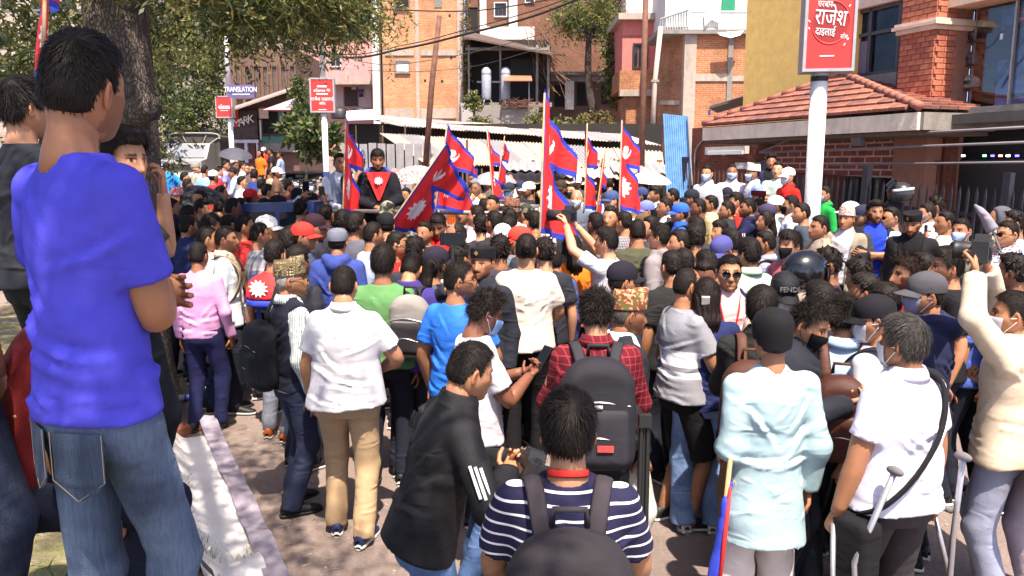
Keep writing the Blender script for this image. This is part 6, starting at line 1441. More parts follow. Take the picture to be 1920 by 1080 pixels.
def camera(label, p, rz=0, tilt=0, lens=.12, size=1.0):
    e = empty('camera_body', p, R(rz)); e.name = 'photo_camera'; e.rotation_euler = (R(tilt), 0, R(rz)); e.scale = (size,) * 3; tag(e, label, 'camera', 'cameras in the crowd'); bk_ = plain('camera_black', (.018, .018, .02), .45)
    m = MB(); m.box((0, 0, 0), (.14, .065, .095)); m.box((.052, -.01 + .03, -.005), (.04, .05, .10)); m.poly([(-.03, -.03, .047), (.03, -.03, .047), (.02, -.03, .075), (-.02, -.03, .075)], .06, (0, 1, 0)); m.build('camera_case', bk_, e)
    MB().lathe([(.036, 0), (.038, .02), (.042, .05), (.040, .07), (.046, lens), (.036, lens), (.03, lens - .02)], 18).build('lens', bk_, e, True, matrix=Matrix.Translation((0, .03, 0)) @ Matrix.Rotation(R(-90), 4, 'X'))
    MB().box((0, -.034, -.005), (.075, .004, .055)).build('screen', SCRN, e); MB().lathe([(.012, .012), (.012, 0)], 10, (.045, 0, .048)).build('dial', bk_, e); return e
def umbrella(label, p, rad, c, tilt=(0, 0), h=.9, c2=None):
    e = empty('umbrella', p); e.rotation_euler = (R(tilt[0]), R(tilt[1]), 0); tag(e, label, 'umbrella', 'open umbrellas in the crowd'); n = 48; a = np.linspace(0, 2 * math.pi, n, endpoint=False); rows = []
    for t in np.linspace(0.02, 1, 10):
        sc = 1 - .07 * np.abs(np.sin(a * 4)) * t; rows.append(np.stack([rad * t * sc * np.cos(a), rad * t * sc * np.sin(a), rad * .42 * (1 - t ** 2.1) + 0 * a], 1))
    m = MB(); m.add(np.concatenate(rows), grid_q(10, n)); m.build('canopy', c, e, True)
    MB().tube([(0, 0, -h), (0, 0, rad * .48)], .007, 6).build('shaft', STEEL, e)
    for k in range(8): t = k * math.pi / 4; MB().tube([(0, 0, rad * .38), (rad * .55 * math.cos(t), rad * .55 * math.sin(t), rad * .27), (rad * .97 * math.cos(t), rad * .97 * math.sin(t), .0)], .004, 4).build('rib', STEEL, e)
    MB().tube([(0, 0, -h), (0, 0, -h - .08), (.03, 0, -h - .11)], .012, 6).build('handle', DARK, e); return e
def held_helmet(label, p, rz, mat, visor_up=False, tilt=0, stripe=None):
    stripe = stripe or plain('helmet_white', (.7, .7, .68), .3)
    e = empty('helmet', p, R(rz)); e.rotation_euler = (R(tilt), 0, R(rz)); tag(e, label, 'helmet', 'motorbike helmets in the crowd'); d = head_dirs(36, 28); V = d * np.array([.128, .158, .140]); V[:, 2] = np.maximum(V[:, 2], -.10); vi = sstep(d[:, 1], .42, .55) * sstep(-np.abs(d[:, 2] + .05), -.52, -.42); V = V - d * (vi * .02)[:, None]
    m = MB(); m.add(V, grid_q(28, 36)[:, ::-1]); m.build('shell', mat, e, True)
    MB().tube([(.131 * math.sin(t), .161 * math.cos(t), .045 + .02 * math.cos(t)) for t in np.linspace(1.2, 5.08, 16)], np.array([(.016, .004)] * 16), 6, side=(0, 0, 1)).build('stripe', stripe, e, True)
    az = np.linspace(-1.05, 1.05, 17); rows = []
    for z in (-.055, -.02, .02, .055): rows.append(np.stack([.132 * np.sin(az) * (1 - z * z * 8), .006 + .166 * np.cos(az) * (1 - z * z * 7), np.full(17, z)], 1))
    V = np.concatenate(rows)
    if visor_up: V = V @ np.array(Euler((R(62), 0, 0)).to_matrix()).T + np.array([0, .0, .02])
    me = mesh_np('visor', V, [grid_q(4, 17, False)[:, ::-1]]); me.materials.append(glass('visor', (.01, .012, .015), .06)); link('visor', me, e); return e
# ------------------------------------------------------------------ vehicles
TY, RIM = plain('tyre', (.015, .015, .016), .85), plain('rim_steel', (.35, .35, .36), .35, .7)
def wheel(parent, c, r, w, ax='x'):
    mx = Matrix.Translation(c) @ (Matrix.Rotation(R(90), 4, 'Y') if ax == 'x' else Matrix.Rotation(R(90), 4, 'X'))
    o = MB().lathe([(r * .6, -w / 2), (r * .95, -w / 2), (r, -w * .3), (r, w * .3), (r * .95, w / 2), (r * .6, w / 2), (r * .6, -w / 2)], 22).build('wheel', TY, parent, True, matrix=mx)
    MB().lathe([(.0, w * .25), (r * .2, w * .3), (r * .6, w * .38), (r * .6, -w * .38), (0, -w * .25)], 16).build('rim', RIM, o, True); return o
def pickup(label, p, rz):
    e = empty('pickup_truck', p, R(rz)); tag(e, label, 'pickup truck'); bl = plain('police_blue', (.035, .06, .20), .3); hs = lambda x, z: (x, z)
    # local: nose at -x, length 4.6, width 1.7
    pr = [(-2.3, .35), (-2.3, .85), (-1.35, 1.02), (-.95, 1.62), (-.05, 1.65), (0, .95), (0, .35)]
    m = MB(); m.poly([(x, -.84, z) for x, z in pr], 1.68, (0, 1, 0)); m.build('cab', bl, e)
    for sd in (-1, 1):
        m = MB(); m.poly([(x, sd * .845, z) for x, z in ((-1.25, 1.03), (-.93, 1.52), (-.55, 1.53), (-.55, 1.03))], .004, (0, sd, 0)); m.build('window', DG, e); m = MB(); m.poly([(x, sd * .845, z) for x, z in ((-.48, 1.03), (-.48, 1.53), (-.12, 1.54), (-.08, 1.03))], .004, (0, sd, 0)); m.build('window', DG, e)
        MB().box((1.15, sd * .82, .78), (2.25, .06, .50)).build('bed_side', bl, e); MB().box((-.5, sd * .86, .93), (.10, .03, .03)).build('door_handle', STEEL, e); MB().box((-2.28, sd * .6, .74), (.06, .3, .14)).build('headlight', WPAINT, e)
    m = MB(); m.poly([(-1.36, -.72, 1.05), (-1.36, .72, 1.05), (-.98, .66, 1.58), (-.98, -.66, 1.58)], .01, (-.8, 0, .5)); m.build('windscreen', DG, e)
    MB().box((1.15, 0, .58), (2.25, 1.6, .10)).build('bed_floor', DARK, e); MB().box((2.28, 0, .78), (.06, 1.6, .5)).build('tailgate', bl, e)
    for y in (-.78, .78):
        MB().tube([(.05, y, 1.0), (.05, y, 1.55), (2.2, y, 1.55), (2.2, y, 1.0)], .025, 7).build('rail', plain('rail_grey', (.25, .24, .24), .4, .5), e, True)
        MB().tube([(.05, y, 1.28), (2.2, y, 1.28)], .02, 6).build('rail', _mats[('plain', 'rail_grey')], e)
    MB().tube([(.05, -.78, 1.55), (.05, .78, 1.55)], .025, 7).build('rail', _mats[('plain', 'rail_grey')], e); MB().tube([(2.2, -.78, 1.55), (2.2, .78, 1.55)], .025, 7).build('rail', _mats[('plain', 'rail_grey')], e)
    for x in (-1.55, 1.35):
        for y in (-.78, .78): wheel(e, (x, y, .34), .34, .22, 'y')
    return e
def motorbike(c, first=None):
    if first is not None:
        r_ = first.copy(); COL.objects.link(r_)
        for ch in list(first.children):
            k = ch.copy(); COL.objects.link(k); k.parent = r_
            for g in ch.children: q_ = g.copy(); COL.objects.link(q_); q_.parent = k
        return r_
    e = empty('motorbike'); pt = c
    for x in (-.65, .65): wheel(e, (0, x, .3), .3, .09, 'x')
    MB().tube(spline([(0, -.05, .78), (0, .1, .86), (0, .28, .84), (0, .40, .74)], 4), np.interp(np.linspace(0, 1, 13), [0, .4, 1], [.07, .15, .09]), 12).build('fuel_tank', pt, e, True)
    MB().tube(spline([(0, -.75, .82), (0, -.4, .78), (0, 0, .76)], 4), np.array([(.10, .05)] * 9), 10, side=(1, 0, 0)).build('seat', TY, e, True)
    MB().box((0, .05, .45), (.26, .42, .34)).build('engine', plain('engine_metal', (.12, .12, .12), .4, .6), e)
    for sd in (-1, 1): MB().tube([(sd * .07, .66, .3), (sd * .08, .45, .85), (sd * .08, .40, 1.0)], .022, 6).build('fork', RIM, e)
    MB().tube([(-.36, .32, 1.04), (-.12, .42, 1.0), (.12, .42, 1.0), (.36, .32, 1.04)], .014, 6).build('handlebar', TY, e); MB().lathe([(.0, .06), (.07, .05), (.09, 0), (.0, -.08)], 14).build('headlight', WPAINT, e, True, matrix=Matrix.Translation((0, .52, .86)) @ Matrix.Rotation(R(-90), 4, 'X'))
    MB().tube([(.12, .1, .3), (.16, -.3, .32), (.16, -.8, .42)], .04, 8).build('exhaust', RIM, e, True); MB().box((0, -.82, .62), (.16, .2, .05), (.5, 0, 0)).build('mudguard', pt, e)
    for sd in (-1, 1): MB().tube([(sd * .25, .36, 1.03), (sd * .32, .36, 1.16)], .006, 4).build('mirror_stem', TY, e); MB().box((sd * .34, .36, 1.2), (.11, .02, .07)).build('mirror', DG, e)
    return e
def car(label, p, rz, c, suv=True):
    e = empty('car', p, R(rz)); tag(e, label, 'car'); pt = plain('car_' + label[:8], c, .25, spec=.6)
    h1, h2 = (1.0, 1.75) if suv else (.85, 1.42)
    pr = [(-2.1, .32), (-2.15, .7), (-2.0, h1 - .05), (-1.0, h1 + .05), (-.55, h2 - .04), (-.2, h2), (1.6, h2 - .02), (2.05, h1 + .1), (2.1, .32)]
    G, lo = grid_pts((-2.3, -.95, .2), (2.3, .95, 2.0), .06); P_ = np.array(pr)
    top = np.interp(G[..., 0], [p_[0] for p_ in pr[1:-1]], [p_[1] for p_ in pr[1:-1]]); wd_ = .86 - .16 * sstep(G[..., 2], h1, h2)
    D = np.maximum.reduce([G[..., 2] - top, .30 - G[..., 2], np.abs(G[..., 1]) - wd_, np.abs(G[..., 0]) - 2.12]); V, Q = surface_nets(D, lo, .06); me = mesh_np('body', V, [Q]); me.materials.append(pt); link('body', me, e)
    m = MB(); m.poly([(-1.02, -.72, h1 + .08), (-1.02, .72, h1 + .08), (-.58, .66, h2 - .09), (-.58, -.66, h2 - .09)], .02, (-.85, 0, .5)); m.build('windscreen', DG, e)
    for sd in (-1, 1):
        m = MB(); m.poly([(x, sd * .80, z) for x, z in ((-.75, h1 + .1), (-.45, h2 - .12), (1.5, h2 - .12), (1.8, h1 + .12))], .06, (0, sd, 0)); m.build('side_window', DG, e); MB().box((-2.12, sd * .58, .72), (.08, .34, .16)).build('headlight', WPAINT, e)
        for x in (-1.35, 1.35): wheel(e, (x, sd * .80, .33), .33, .2, 'y')
    MB().box((-2.15, 0, .48), (.08, 1.5, .16)).build('bumper', TY, e); MB().box((-2.14, 0, .74), (.04, .7, .12)).build('grille', DARK, e); return e
def covered_truck(label, p, rz):
    e = empty('covered_truck', p, R(rz)); tag(e, label, 'truck'); cv = cloth('#4c4844', bump=.8, key='canvas'); wh = plain('truck_white', (.32, .31, .31), .35)
    a = np.linspace(0, math.pi, 15); pr = [(.95, .9)] + [(.95 * np.sign(math.cos(t)) * abs(math.cos(t)) ** .35, 1.9 + .22 * math.sin(t) ** .5) for t in a] + [(-.95, .9)]
    m = MB(); m.poly([(0.9, y, z) for y, z in pr], 2.6, (1, 0, 0)); m.build('canvas_cover', cv, e)
    for sd in (-1, 1): MB().tube([(.86, sd * .9, 1.95), (.86, 0, 1.35)], .03, 6).build('canvas_fold', plain('canvas_pale', (.33, .31, .30), .8), e); MB().tube([(.86, sd * .45, 2.05), (.86, sd * .1, 1.35)], .02, 6).build('canvas_fold', _mats[('plain', 'canvas_pale')], e)
    MB().tube([(.86, y, z + .02) for y, z in pr[1:-1]], .035, 6).build('hoop', _mats[('plain', 'canvas_pale')], e)
    pr2 = [(-1.3, .4), (-1.3, 1.05), (-.35, 1.15), (.1, 1.72), (.85, 1.75), (.85, .4)]; m = MB(); m.poly([(x, -.78, z) for x, z in pr2], 1.56, (0, 1, 0)); m.build('cab', wh, e)
    m = MB(); m.poly([(-.35, -.66, 1.18), (-.35, .66, 1.18), (.07, .62, 1.68), (.07, -.62, 1.68)], .015, (-.8, 0, .6)); m.build('windscreen', glass('bright_screen', (.22, .23, .25), .12), e)
    MB().box((-1.33, 0, .5), (.10, 1.7, .2)).build('bumper', WPAINT, e); MB().box((-1.32, 0, .82), (.04, .9, .22)).build('grille', DARK, e)
    for sd in (-1, 1):
        MB().box((-1.31, sd * .6, .84), (.05, .24, .2)).build('headlight', WPAINT, e)
        for x in (-.75, 2.4): wheel(e, (x, sd * .78, .38), .38, .24, 'y')
    return e
p = at_y(355, 300, 31); covered_truck('white nosed truck with grey canvas hood parked behind the crowd', (p.x, 31, gz(p.x, 31)), 96)
p = at_y(338, 262, 44); car('dark grey van parked further up behind the canvas truck', (p.x, 46, gz(p.x, 46) - .1), 82, (.05, .05, .055)); 
B = None; cols = [('#8a1212', 'dark red'), ('#15161a', 'black'), ('#1a2a5a', 'navy'), ('#8c8f94', 'silver'), ('#a01818', 'bright red'), ('#20242c', 'charcoal')]
places = [(548, 320, 20.5, 30, 4, 'motorbike with bright red tank parked nearest the tall sign pole'), (566, 312, 21.5, 20, 1, 'black motorbike parked behind the red one'), (533, 310, 22.5, 35, 3, 'silver motorbike parked in the middle of the parked bikes'), (583, 306, 22.6, 10, 2, 'navy motorbike parked just before the tall sign pole'), (600, 318, 20.2, 40, 0, 'dark red motorbike parked under the tall sign pole'), (552, 300, 24, 15, 5, 'charcoal motorbike farthest back among the parked bikes'), (622, 312, 21, 25, 1, 'black motorbike parked behind the pickup truck'),
          (296, 282, 40, -10, 3, 'silver motorbike at the front of the bikes up the street'), (304, 268, 43, -6, 1, 'black motorbike in the queue up the street'), (312, 262, 46, 8, 2, 'navy motorbike behind the black one up the street'), (300, 258, 49, -12, 0, 'dark red motorbike farthest up the street')]
protos = {}
for (x, y, Yd, rz, ci, lb) in places:
    pt = plain('bike_' + cols[ci][1].replace(' ', '_'), rgb(cols[ci][0]), .25, spec=.7)
    if ci in protos: o = motorbike(None, protos[ci])
    else: o = motorbike(pt); protos[ci] = o
    q_ = at_y(x, y, Yd); o.location = (q_.x, Yd, gz(q_.x, Yd)); o.rotation_euler = (0, 0, R(180 + rz)); tag(o, lb, 'motorbike', 'parked motorbikes')
pk = pickup('blue pickup truck with railed bed carrying the speakers', (at_y(655, 330, 9.9).x, 9.9, gz(0, 9.9)), -14)
# litter and banner
def strip(name, pts, w, mats, parent, seed, lift=.012, crum=.02):
    """cloth strip along world-xy polyline pts, w = (across from, to) along BN"""
    P = spline(pts, 12); n = 14; t = np.linspace(0, 1, n); r = np.random.default_rng(seed); G = P[:, None, :] + (w[0] + (w[1] - w[0]) * t)[None, :, None] * BN
    z = np.maximum(bank_h(G[..., 0], G[..., 1]), KS * G[..., 1]) + lift
    V = np.concatenate([G, z[..., None]], -1); V[..., 2] += crum * (.7 + folds(V, seed, 14.0)) ; q = grid_q(len(P), n, False); me = mesh_np(name, V.reshape(-1, 3), [q]); me.materials.append(mats); return link(name, me, parent)
bn = tag(empty('fallen_banner'), 'long white printed vinyl banner lying crumpled along the foot of the bank', 'banner')
VIN = plain('white_vinyl', (.74, .72, .72), .45, var=.05); VIG = stained('printed_vinyl', (.34, .30, .36), (.16, .13, .24), .9, 3.0, .4, .1, True)
q0 = lambda t: B0 + BD * t
strip('banner_sheet', [q0(-1.0), q0(0), q0(1.0), q0(2.3)], (-.20, .16), VIN, bn, 3, .03, .045); strip('folded_edge', [q0(-.9), q0(0), q0(1.2), q0(2.6)], (-.30, -.17), VIG, bn, 5, .05, .06)
def patch(tc, wc, du, dw, mat, name='print'):
    c = q0(tc) + BN * wc; m = MB(); P = []
    for a_ in (-1, 1):
        for b_ in (-1, 1): xy_ = c + BD * a_ * du / 2 + BN * b_ * dw / 2; P.append((xy_[0], xy_[1], float(max(bank_h(xy_[0], xy_[1]), KS * xy_[1])) + .10))
    m.add(P, [[0, 1, 3, 2]]); m.build(name, mat, bn)
INK = plain('print_black', (.02, .02, .022), .5); PUR = plain('print_violet', (.20, .14, .38), .5)
def ppatch(x, y, du, dw, mat):
    p = at_g(x, y, .30); v = np.array([p.x, p.y]) - B0; patch(v @ BD, v @ BN, du, dw, mat)
ppatch(366, 1066, .10, .022, INK); ppatch(389, 1066, .12, .06, INK); ppatch(389, 1064, .05, .02, WPAINT)
for i in range(7): ppatch(312 + 4 * i, 822 + 12 * i, .022, .10 - .012 * (i % 3), PUR)
for i in range(4): ppatch(352 + 9 * (i % 2), 950 + 22 * i, .09, .008, plain('print_cream', (.7, .62, .45), .5))
for i in range(3): ppatch(410, 1050 + 12 * i, .05, .012, PUR)
def bottle(label, p, rz):
    e = empty('plastic_bottle', p, R(rz)); tag(e, label, 'bottle'); gl = glass('clear_plastic', (.55, .60, .70), .1)
    MB().lathe([(.0, 0), (.03, .003), (.033, .02), (.031, .08), (.033, .10), (.032, .14), (.014, .18), (.012, .20)], 14).build('bottle_body', gl, e, True, matrix=Matrix.Rotation(R(90), 4, 'Y')); MB().lathe([(.034, .05), (.034, .095)], 14).build('label_band', plain('label_blue', (.04, .10, .55), .5), e, True, matrix=Matrix.Rotation(R(90), 4, 'Y')); MB().lathe([(.0, .215), (.015, .215), (.015, .195)], 10).build('cap', plain('label_blue', (.04, .10, .55)), e, matrix=Matrix.Rotation(R(90), 4, 'Y'))
p = at_g(405, 945, .03); bottle('empty plastic water bottle with blue label beside the banner', (p.x, p.y, KS * p.y + .034), 110); p = at_g(335, 748, .03); bottle('small clear bottle on the shaded ground behind the banner', (p.x, p.y, KS * p.y + .034), 20)
for (x, y, rz, lb) in ((310, 727, 20, 'broken red brick on the shaded ground by the banner'), (345, 805, 70, 'red brick lying between the legs of the pink shirted boy'), (385, 795, 10, 'red brick near the heel of the pink shirted boy')):
    p = at_g(x, y, .04); o = MB().box((0, 0, 0), (.23, .11, .07)).build('loose_brick', plain('loose_brick', (.34, .11, .06), .9, var=.3, bump=.4)); o.location = (p.x, p.y, KS * p.y + .04); o.rotation_euler = (0, 0, R(rz)); tag(o, lb, 'brick')
r = np.random.default_rng(12); m = MB()
for i in range(260):
    x, y = r.uniform(-4, 5), r.uniform(3.6, 9); s_ = r.uniform(.004, .018); m.box((x, y, KS * y + .003), (s_ * r.uniform(1, 3), s_, .004), (0, 0, r.uniform(0, 3)))
for i in range(60):
    x, y = r.uniform(-3, -.5), r.uniform(3.9, 6.5); a_ = r.uniform(0, 3.1); l = r.uniform(.03, .12); m.tube([(x, y, KS * y + .006), (x + l * math.cos(a_), y + l * math.sin(a_), KS * y + .008)], .002, 3)
o = m.build('litter', plain('litter_pale', (.42, .36, .30), .9, var=.5, scale=3)); tag(o, 'scattered leaf and paper bits on the road', 'litter', kind='stuff')
for i, (x, y, lb) in enumerate(((470, 1062, 'tuft of dry grass on the road beside the banner end'),)):
    p = at_g(x, y, 0); P = np.array([p.x, p.y, KS * p.y]) + np.random.default_rng(2).normal(size=(90, 3)) * np.array([.06, .05, 0]); o = blades('grass_tuft', P, .04, .14, .002, [_mats[('plain', 'grass_dry')]], seed=9, lean=1.0); tag(o, lb, 'grass tuft')
# ================================================================== the crowd
P_ = person
DK = '#14151c'; NV = '#1e2447'; WT = '#cfccd2'; LB2 = '#b9c6ea'; GY = '#8b8b93'; BK = '#121216'; RD = '#c4201f'; KH = '#a08e74'
DEN = cloth('#31476b', 'denim'); DENL = cloth('#5d7aa6', 'denim'); DEND = cloth('#1c2438', 'denim')
DHK = cloth('#d9b8a4', 'dhaka', '#7d3a2a'); DHW = cloth('#e6d6cc', 'dhaka', '#b08a80')
def bank_pos(px, py, Y, h): p = at_y(px, py, Y); return (p.x, Y, p.z - h)
# ---- people on the grass bank
blue = P_('man in bright blue tshirt and faded jeans with folded arms on the bank', pos=bank_pos(126, 45, 1.80, 1.75), face=-30, h=1.75, detail=2, ra=((-.04, .21, 1.13), (.45, -.1, -1), (0, -1, .2), .6), la=((.09, .20, 1.12), (1, -.1, -.6), (0, -1, .2), .5), hair='short', skin=2, top='tee', topc=cloth('#4b48c2', bump=.45), bot='slim', botc=cloth('#364258', 'denim', '#66768f'), turn=20, roll=9, feet=((.035, .10), (-.03, -.10)), beard=1, bw=.88, seed=1)
blue.location.z -= .015; blue.scale.x *= .88
# jeans details: back pockets, belt, side seam
e = blue; JP = cloth('#364256', 'denim', '#64738a', key='pocket'); ST = plain('thread_tan', (.30, .24, .19), .7)
for sd in (-1, 1):
    m = MB(); n = 9; U = np.linspace(-1, 1, n); rows = []
    for zz in np.linspace(.86, .71, 8):
        w = .066 * (1 if zz > .75 else 1); x = sd * .082 + U * w; x = x if zz > .74 else sd * .082 + U * w * max(.1, 1 - (.74 - zz) / .03 * .9)
        y = -np.maximum(.110 * np.sqrt(np.clip(1 - (x / .152) ** 2, .02, 1)), np.sqrt(np.clip(.0905 ** 2 - (x - sd * .088) ** 2, 1e-5, 1))) - .009; rows.append(np.stack([x, y, np.full(n, zz)], 1))
    m.add(np.concatenate(rows), grid_q(8, n, False)); m.build('back_pocket', JP, blue, True)
    b_ = [rows[0][0], rows[5][0], rows[7][4], rows[5][-1], rows[0][-1]]; MB().tube([tuple(p - np.array([0, .004, 0])) for p in b_], .0011, 4).build('stitching', ST, blue)
P_('man with glasses and pale blue shirt at the edge beside the blue tshirt man', pos=bank_pos(-228, 78, 1.95, 1.74), face=-95, h=1.74, detail=2, hair='short', skin=1, top='tee', topc=cloth('#5a74cf'), bot='jeans', botc=DEND, glass_='glasses')
P_('young man with combed black hair behind the blue tshirt man', pos=bank_pos(38, 150, 3.5, 1.80), face=-35, h=1.80, detail=2, feet=((.05, 0), (-.05, 0)), hair='medium', skin=1, top='tee', topc='#20242c', bot='trousers', botc=DK)
thk = P_('young man touching his mouth beside the rough tree trunk', pos=bank_pos(226, 246, 3.45, 1.72), face=-60, h=1.72, detail=2, hair='quiff', skin=1, feet=((.05, 0), (-.05, 0)), ra=((.0, .15, 1.44), (-.1, .1, -1), (-.1, -1, .3), .7), la='down', top='tee', topc='#4a4438', botc=DK, nod=6, turn=-58, bw=.80, seed=2)
# squatting person cut by the picture edge
sq = P_('squatting person in dark trousers with a gold bracelet on the bare arm', pos=(-1.50, 2.25, 1.02), face=-60, h=1.68, detail=2, pose=Pose(((.17, .25, .98), (1, -.3, -.7), (0, 0, -1), .5), 'front', ((.16, .28), (-.16, .20)), 24, sit=.36, key=('squat',) + tuple('abcd')), hair='short', skin=2, top='tee', topc='#7a1f1f', botc='#171a2c', bot='trousers')
pz = o_pose[sq.name][0]; a = pz.arms()[0]; c = pz.up(a[3] - (a[3] - a[2]) * .12); MB().lathe([(.036, .004), (.040, 0), (.036, -.004)], 18).build('bracelet', plain('gold', (.75, .52, .18), .25, .9), sq, True, matrix=Matrix.Translation(Vector(c)))
# ---- front figures
polo = P_('stout man in white polo shirt and beige trousers seen from behind', 643, 498, -3, 1.70, detail=2, hair='crop', skin=1, top='polo', topc=cloth(WT, bump=.8), botc=cloth('#b89b78'), bw=1.20, ra=((.16, .24, 1.02), (1, -.6, -.2), (-.4, -1, 0), .8), la=((.245, .10, .86), (.6, -1, 0), (-1, 0, 0), 1.1), shoe='#1c2250', sole='#e6e2da', feet=((.10, -.06), (-.11, .10)), fat=.3)
pink = P_('boy in pink long sleeved sweatshirt and navy joggers', 370, 455, -8, 1.58, detail=2, hair='short', skin=3, top='long', topc=cloth('#d59ac6', bump=.7), bot='joggers', botc=cloth('#1d2048'), shoe='#20201f', sole='#3a3632', ra=((.235, .07, .86), (.7, -1, 0), (-1, 0, 0), .8), la='down')
vest = P_('old man in brown hexagon patterned topi, dark waistcoat and striped shirt', 540, 476, -52, 1.66, detail=2, hat='topitall', hatc=cloth('#33281d', 'hex', '#c9b489', bump=.2), hairc='#8d8a86', old=1, skin=2, glass_='glasses', top='vest', topc=cloth('#20212e'), inner=cloth('#dfe3e2', 'vstripes', '#6e7a80'), botc=cloth('#2a3048'), shoe='#0e0e10', sole='#1a1a1a', turn=-18)
backpack(vest, 'black slouching backpack on the old man with the patterned topi', '#17171d', 1.0, -.04, 1.10, -.03)
beige = P_('man in cream tshirt with tied hair and black trousers seen from behind', 987, 438, -4, 1.74, detail=2, hair='tied', skin=1, top='tee', topc=cloth('#e3d6c8', bump=.7), botc='#0f0f13', ra='front', la='front', bw=1.08, shoe='#2a2826')
jers = P_('man in shiny blue football jersey with sunglasses seen from behind', 858, 490, -32, 1.70, detail=2, hair='short', skin=2, top='tee', topc=cloth('#2f74dc', rough=.55), botc='#15151b', turn=-45, glass_='sunglasses', beard=1, la=((.26, .06, .86), (.7, -1, 0), (-1, 0, 0), 1.2), ra='front')
p = hand_at(jers, -1, .10); held_helmet('black and red motorbike helmet carried by the blue jersey man', (p.x, p.y, p.z - .16), 120, plain('helmet_dark', (.03, .03, .033), .2), tilt=20, stripe=plain('helmet_red', (.5, .03, .04), .3))
mskm = P_('man in white tshirt and light blue mask looking down at his phone', 922, 547, -68, 1.66, detail=2, hair='curly', skin=4, mask='#8fb6e6', nod=22, top='tee', topc=cloth(WT), ra='phone', la='phone', bot='jeans', botc=DEN)
p = hand_at(mskm, 1, .09); phone('black phone in the hands of the masked man in white', (p.x + .03, p.y, p.z + .05), -60, -35)
jack = P_('photographer in black windbreaker with white sleeve stripes leaning forward', 892, 640, -70, 1.70, detail=2, hair='short', hairc='#1a1512', skin=1, lean=17, ra=((.12, .24, 1.24), (1, -.5, -.5), (0, 0, 1), 1.1), la=((.02, .30, 1.25), (1, -.4, -.6), (0, 0, 1), 1.0), top='jacket', topc=cloth('#1a191d', rough=.6, bump=.9), bot='jeans', botc=DENL, shoe='#e8e6e2', bw=.98, seed=1, turn=10)
p = hand_at(jack, 1, .10); camera('large black camera held by the leaning photographer', (p.x + .05, p.y - .06, p.z - .02), -75, -25, .22, 1.25)
po = o_pose[jack.name][0]; a = po.arms()[0]
for k in range(3):
    d = (a[2] - a[1]); o0 = a[1] + d * .35 + np.array([.066, -.012 + .022 * k - .02, 0]); o1 = a[1] + d * .80 + np.array([.062, -.012 + .022 * k - .02, 0]); o0[0] += .012; o1[0] += .010
    MB().tube([tuple(po.up(o0)), tuple(po.up(o1))], .006, 5).build('sleeve_stripe', WPAINT, jack)
strp = P_('young man in navy and white striped tshirt nearest to the camera', 1066, 738, -2, 1.71, detail=2, hair='medium', skin=1, top='tee', topc=cloth('#23213f', 'stripes', '#e6e2e6', bump=.5), botc=DK, ra='front', la='front', seed=1)
bp = backpack(strp, 'huge dark grey backpack on the man in the striped tshirt', '#2b272c', 1.2, 0, 1.10, c2='#363036')
m = MB(); m.tube(spline([(-.06, .02, 1.452), (-.055, -.05, 1.475), (0, -.075, 1.482), (.055, -.05, 1.475), (.06, .02, 1.452)], 5), np.array([(.012, .003)] * 21), 6, side=(0, 0, 1)); o = m.build('lanyard', cloth('#c8322c'), strp, True)
plaid = P_('man in maroon checked shirt with curly hair seen from behind', 1118, 545, -3, 1.70, detail=2, hair='curly', skin=1, top='shirt', topc=cloth('#5e1420', 'plaid', '#a83a44'), botc=DK, ra='front', la='front', bw=1.12, nod=12)
bp = backpack(plaid, 'charcoal backpack with red patch on the maroon checked shirt', '#25242a', 1.16, 0, 1.16, c2='#2e2d33'); pz = o_pose[plaid.name][0]
MB().box((.03, -.402, 1.03), (.075, .006, .030)).build('red_patch', plain('patch_red', (.6, .06, .05), .6), bp); MB().box((-.01, -.385, 1.225), (.05, .006, .014)).build('badge', plain('patch_grey', (.5, .5, .5), .4), bp)
tp = empty('folded_tripod', near(plaid, (.24, -.12, .30)), 0); tag(tp, 'folded black tripod hanging beside the charcoal backpack', 'tripod')
for k in range(3): MB().tube([(.02 * k - .02, .012 * (k % 2), 0), (.016 * k - .016, .012 * (k % 2), .75)], .013, 6).build('leg', plain('camera_black', (.018, .018, .02)), tp)
MB().box((0, 0, .78), (.06, .05, .06)).build('head', _mats[('plain', 'camera_black')], tp)
flor = P_('grey moustached old man in floral topi looking sternly sideways', 1182, 532, -75, 1.64, detail=2, hat='topitall', hatc=cloth('#c9906e', 'floral', '#7a3b2c', bump=.3), hairc='#4a4542', old=1, beard=1, skin=3, top='open', topc='#23242a', inner='#e9edf2', botc='#d9d4cc', bot='wide', fat=.2, nod=8)
kurt = P_('man in pale turquoise kurta and black cap seen from behind', 1452, 569, 6, 1.68, detail=2, hat='beanie', hatc=cloth('#131216', bump=.3), hair='buzz', skin=2, top='kurta', topc=cloth('#a4bfc6', bump=1.0, rough=.7), bot='wide', botc=cloth('#e6dcd4'), la=((.12, .20, 1.0), (.35, -1, -.3), (0, -1, 0), .7), ra='down', bw=.93, seed=2)
e = empty('rolled_flag', near(kurt, (-.23, -.10, 0)), 0); tag(e, 'rolled blue and red flag on a bamboo stick held by the man in kurta', 'flag')
MB().tube([(-.12, -.03, .02), (-.02, 0, .55), (.02, .02, 1.05)], .011, 7).build('stick', BAM, e, True)
def fr(G): return smin(rcone(G, (-.065, -.012, .38), (.02, .02, .92), .022, .013), rcone(G, (-.03, -.03, .45), (.0, .0, .85), .019, .012), .02) + .006 * folds(G, 3, 40)
sdf_mesh('cloth', fr, (-.14, -.10, .36), (.09, .09, 1.12), .011, FB, e); MB().tube([(-.03, -.052, .42), (-.005, -.030, .70), (.018, -.005, .92)], [.008, .011, .006], 6).build('red_fold', FR, e, True)
